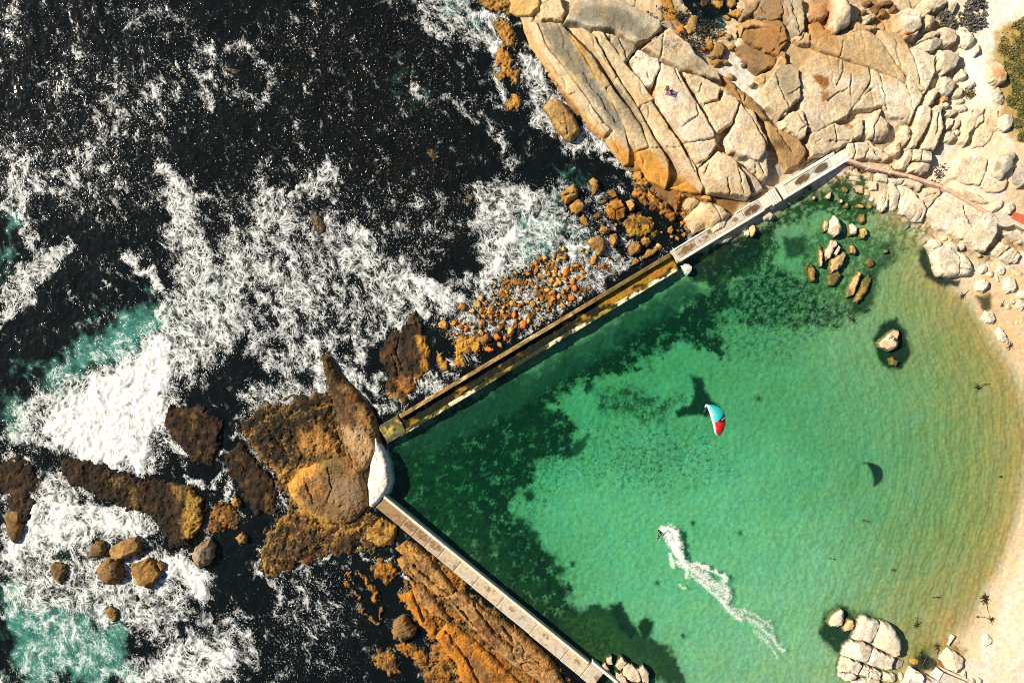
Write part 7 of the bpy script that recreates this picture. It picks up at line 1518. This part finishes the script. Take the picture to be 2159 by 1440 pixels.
def shrub(px, py, r, sd_):
    rg = np.random.default_rng(sd_); m = int(420 * r * r); c = W([(px, py)], 4.8)[0]; zg = float(gz(*c))
    th = rg.uniform(0, 2 * math.pi, m); cp = rg.random(m) ** .6; rr = r * rg.uniform(.75, 1.05, m) * (1 + .22 * np.sin(3 * th + sd_) + .15 * np.sin(7 * th))
    n3 = np.stack([np.cos(th) * np.sqrt(1 - (1 - cp) ** 2), np.sin(th) * np.sqrt(1 - (1 - cp) ** 2), 1 - cp], 1)
    p = n3 * np.stack([rr, rr, rr * .6], 1); a = rg.uniform(0, 2 * math.pi, m); l = rg.uniform(.12, .30, m)
    dv = np.stack([np.cos(a), np.sin(a), rg.uniform(-.4, .9, m)], 1) * l[:, None]; s = np.stack([-np.sin(a), np.cos(a), rg.uniform(-.4, .4, m)], 1) * (l * .3)[:, None]
    V = np.stack([p, p + dv * .5 + s, p + dv, p + dv * .5 - s], 1).reshape(-1, 3); t = rg.random((m, 1))
    cc = np.repeat((np.array((.035,.05,.008))[None] * (1 - t) + np.array((.16,.15,.03))[None] * t), 4, 0)
    e = empty('shrub', (c[0], c[1], zg), "low green shrub among the straw-coloured scrub at the right edge", 'shrub', 'shrubs of the coastal scrub')
    mesh_obj('foliage', V, np.arange(4 * m).reshape(m, 4), M_LEAF, e, {"col": np.concatenate([cc, np.ones((len(cc), 1))], 1)}, False)
    for k in range(3):
        a = 2.1 * k; tube('stem', [(0, 0, -.1), (math.cos(a) * r * .4, math.sin(a) * r * .4, r * .35)], [.05, .02], M_KELP, e, 5)
for k, (px, py, r) in enumerate([(2135,120,1.0),(2150,150,1.3),(2128,165,.8),(2148,195,1.2),(2130,215,.9),(2156,235,1.2),(2140,262,.9),(2154,290,1.0),(2118,105,.7),(2150,90,.9),(2122,140,.7),(2138,180,.7),(2157,60,.8)]):
    shrub(px, py, r, 60 + k)
scatter_leaves('green_tuft', [rA([(1240,590),(1260,560),(1300,560),(1305,590),(1270,630)])], 900, .30, ((.06,.075,.012),(.16,.13,.03)), "small green tuft between the grey round boulder and the path", 'plant', .02, 32, hgt=.4)
scatter_leaves('dry_brush', [rA([(1190,90),(1260,10),(1340,-20),(1370,60),(1350,160),(1280,210),(1220,160)]), rA([(1080,90),(1150,80),(1180,150),(1120,180),(1080,150)])], 5200, .55, ((.05,.045,.035),(.20,.18,.14)), "tangle of dry grey brushwood behind the boulder pile", 'brushwood', .05, 33, hgt=.6)
scatter_leaves('dead_kelp', [rA([(1080,1050),(1130,1040),(1140,1160),(1100,1160)]), rA([(560,1010),(680,1030),(690,1060),(600,1050)]), rA([(780,1050),(860,1070),(860,1100),(790,1085)])], 2600, .5, ((.02,.014,.008),(.08,.05,.025)), "dark dried kelp tangled below and beside the pinkish kerb", 'seaweed', .05, 34, hgt=.4)
scatter_leaves('cove_weed', [rV([(200,-20),(720,-20),(720,120),(560,180),(460,60),(300,60)]), rV([(540,300),(620,420),(700,560),(880,440),(1040,300),(1200,330),(1000,150),(760,130),(740,360)]), rV([(0,60),(200,80),(330,240),(380,300),(200,190)])], 5200, .45, ((.006,.008,.004),(.03,.03,.014)), "black-green seaweed filling the dark cove", 'seaweed', .35, 35, hgt=.25)

# ------------------------------------------------------------------ floating kelp canopy out at sea
def canopy():
    rg = np.random.default_rng(77); n = 70000
    q = np.stack([rg.uniform(-40, 1080, n), rg.uniform(-20, 1460, n)], 1); w2 = W(q, 0)
    K = np.zeros(n)
    for kind, p, w, s in KELP: K = np.maximum(K, s * sstep(-w, w, sdpoly(q[:, 0], q[:, 1], p)))
    Fm = field(FOAM, q[:, 0], q[:, 1], np.zeros(n), 0)
    cl = .5 + .7 * fbm(w2[:, 0], w2[:, 1], 3, 4, 78)
    rgb = rg.random(n); ok = (rgb < np.clip(K * 1.1 + .04, 0, 1) * np.clip(cl, 0, 1)) & (Fm < .3) & (sdpoly(q[:, 0], q[:, 1], [(-100,-100),(860,-100),(1010,330),(1000,540),(800,620),(560,420),(430,620),(-100,560)]) > 0)
    w2 = w2[ok]; m = len(w2); a = rg.uniform(0, 2 * math.pi, m); l = rg.uniform(.18, .50, m); el = rg.uniform(-.25, .6, m)
    c0 = np.stack([w2[:, 0], w2[:, 1], .10 + rg.random(m) * .12], 1)
    dv = np.stack([np.cos(a) * np.cos(el), np.sin(a) * np.cos(el), np.sin(el) * .6], 1) * l[:, None]; s = np.stack([-np.sin(a), np.cos(a), rg.uniform(-.5, .5, m)], 1) * (l * .20)[:, None]
    V = np.stack([c0, c0 + dv * .5 + s, c0 + dv, c0 + dv * .5 - s], 1).reshape(-1, 3)
    t = rg.random((m, 1)) ** 2; cc = np.repeat(np.array((.012,.008,.003))[None] * (1 - t) + np.array((.07,.034,.010))[None] * t, 4, 0)
    mt, nt, out = new_mat("kelp_blade"); b = NB(nt); bs = b.n("ShaderNodeBsdfPrincipled"); b.l(b.attr("col", "Color"), bs.inputs["Base Color"]); bs.inputs["Roughness"].default_value = .38; b.l(bs.outputs[0], out.inputs[0])
    o = mesh_obj('kelp_canopy', V, np.arange(4 * m).reshape(m, 4), mt, None, {"col": np.concatenate([cc, np.ones((len(cc), 1))], 1)}, False)
    tag(o, "brown kelp blades floating on the dark sea", 'seaweed', kind='stuff')
canopy()
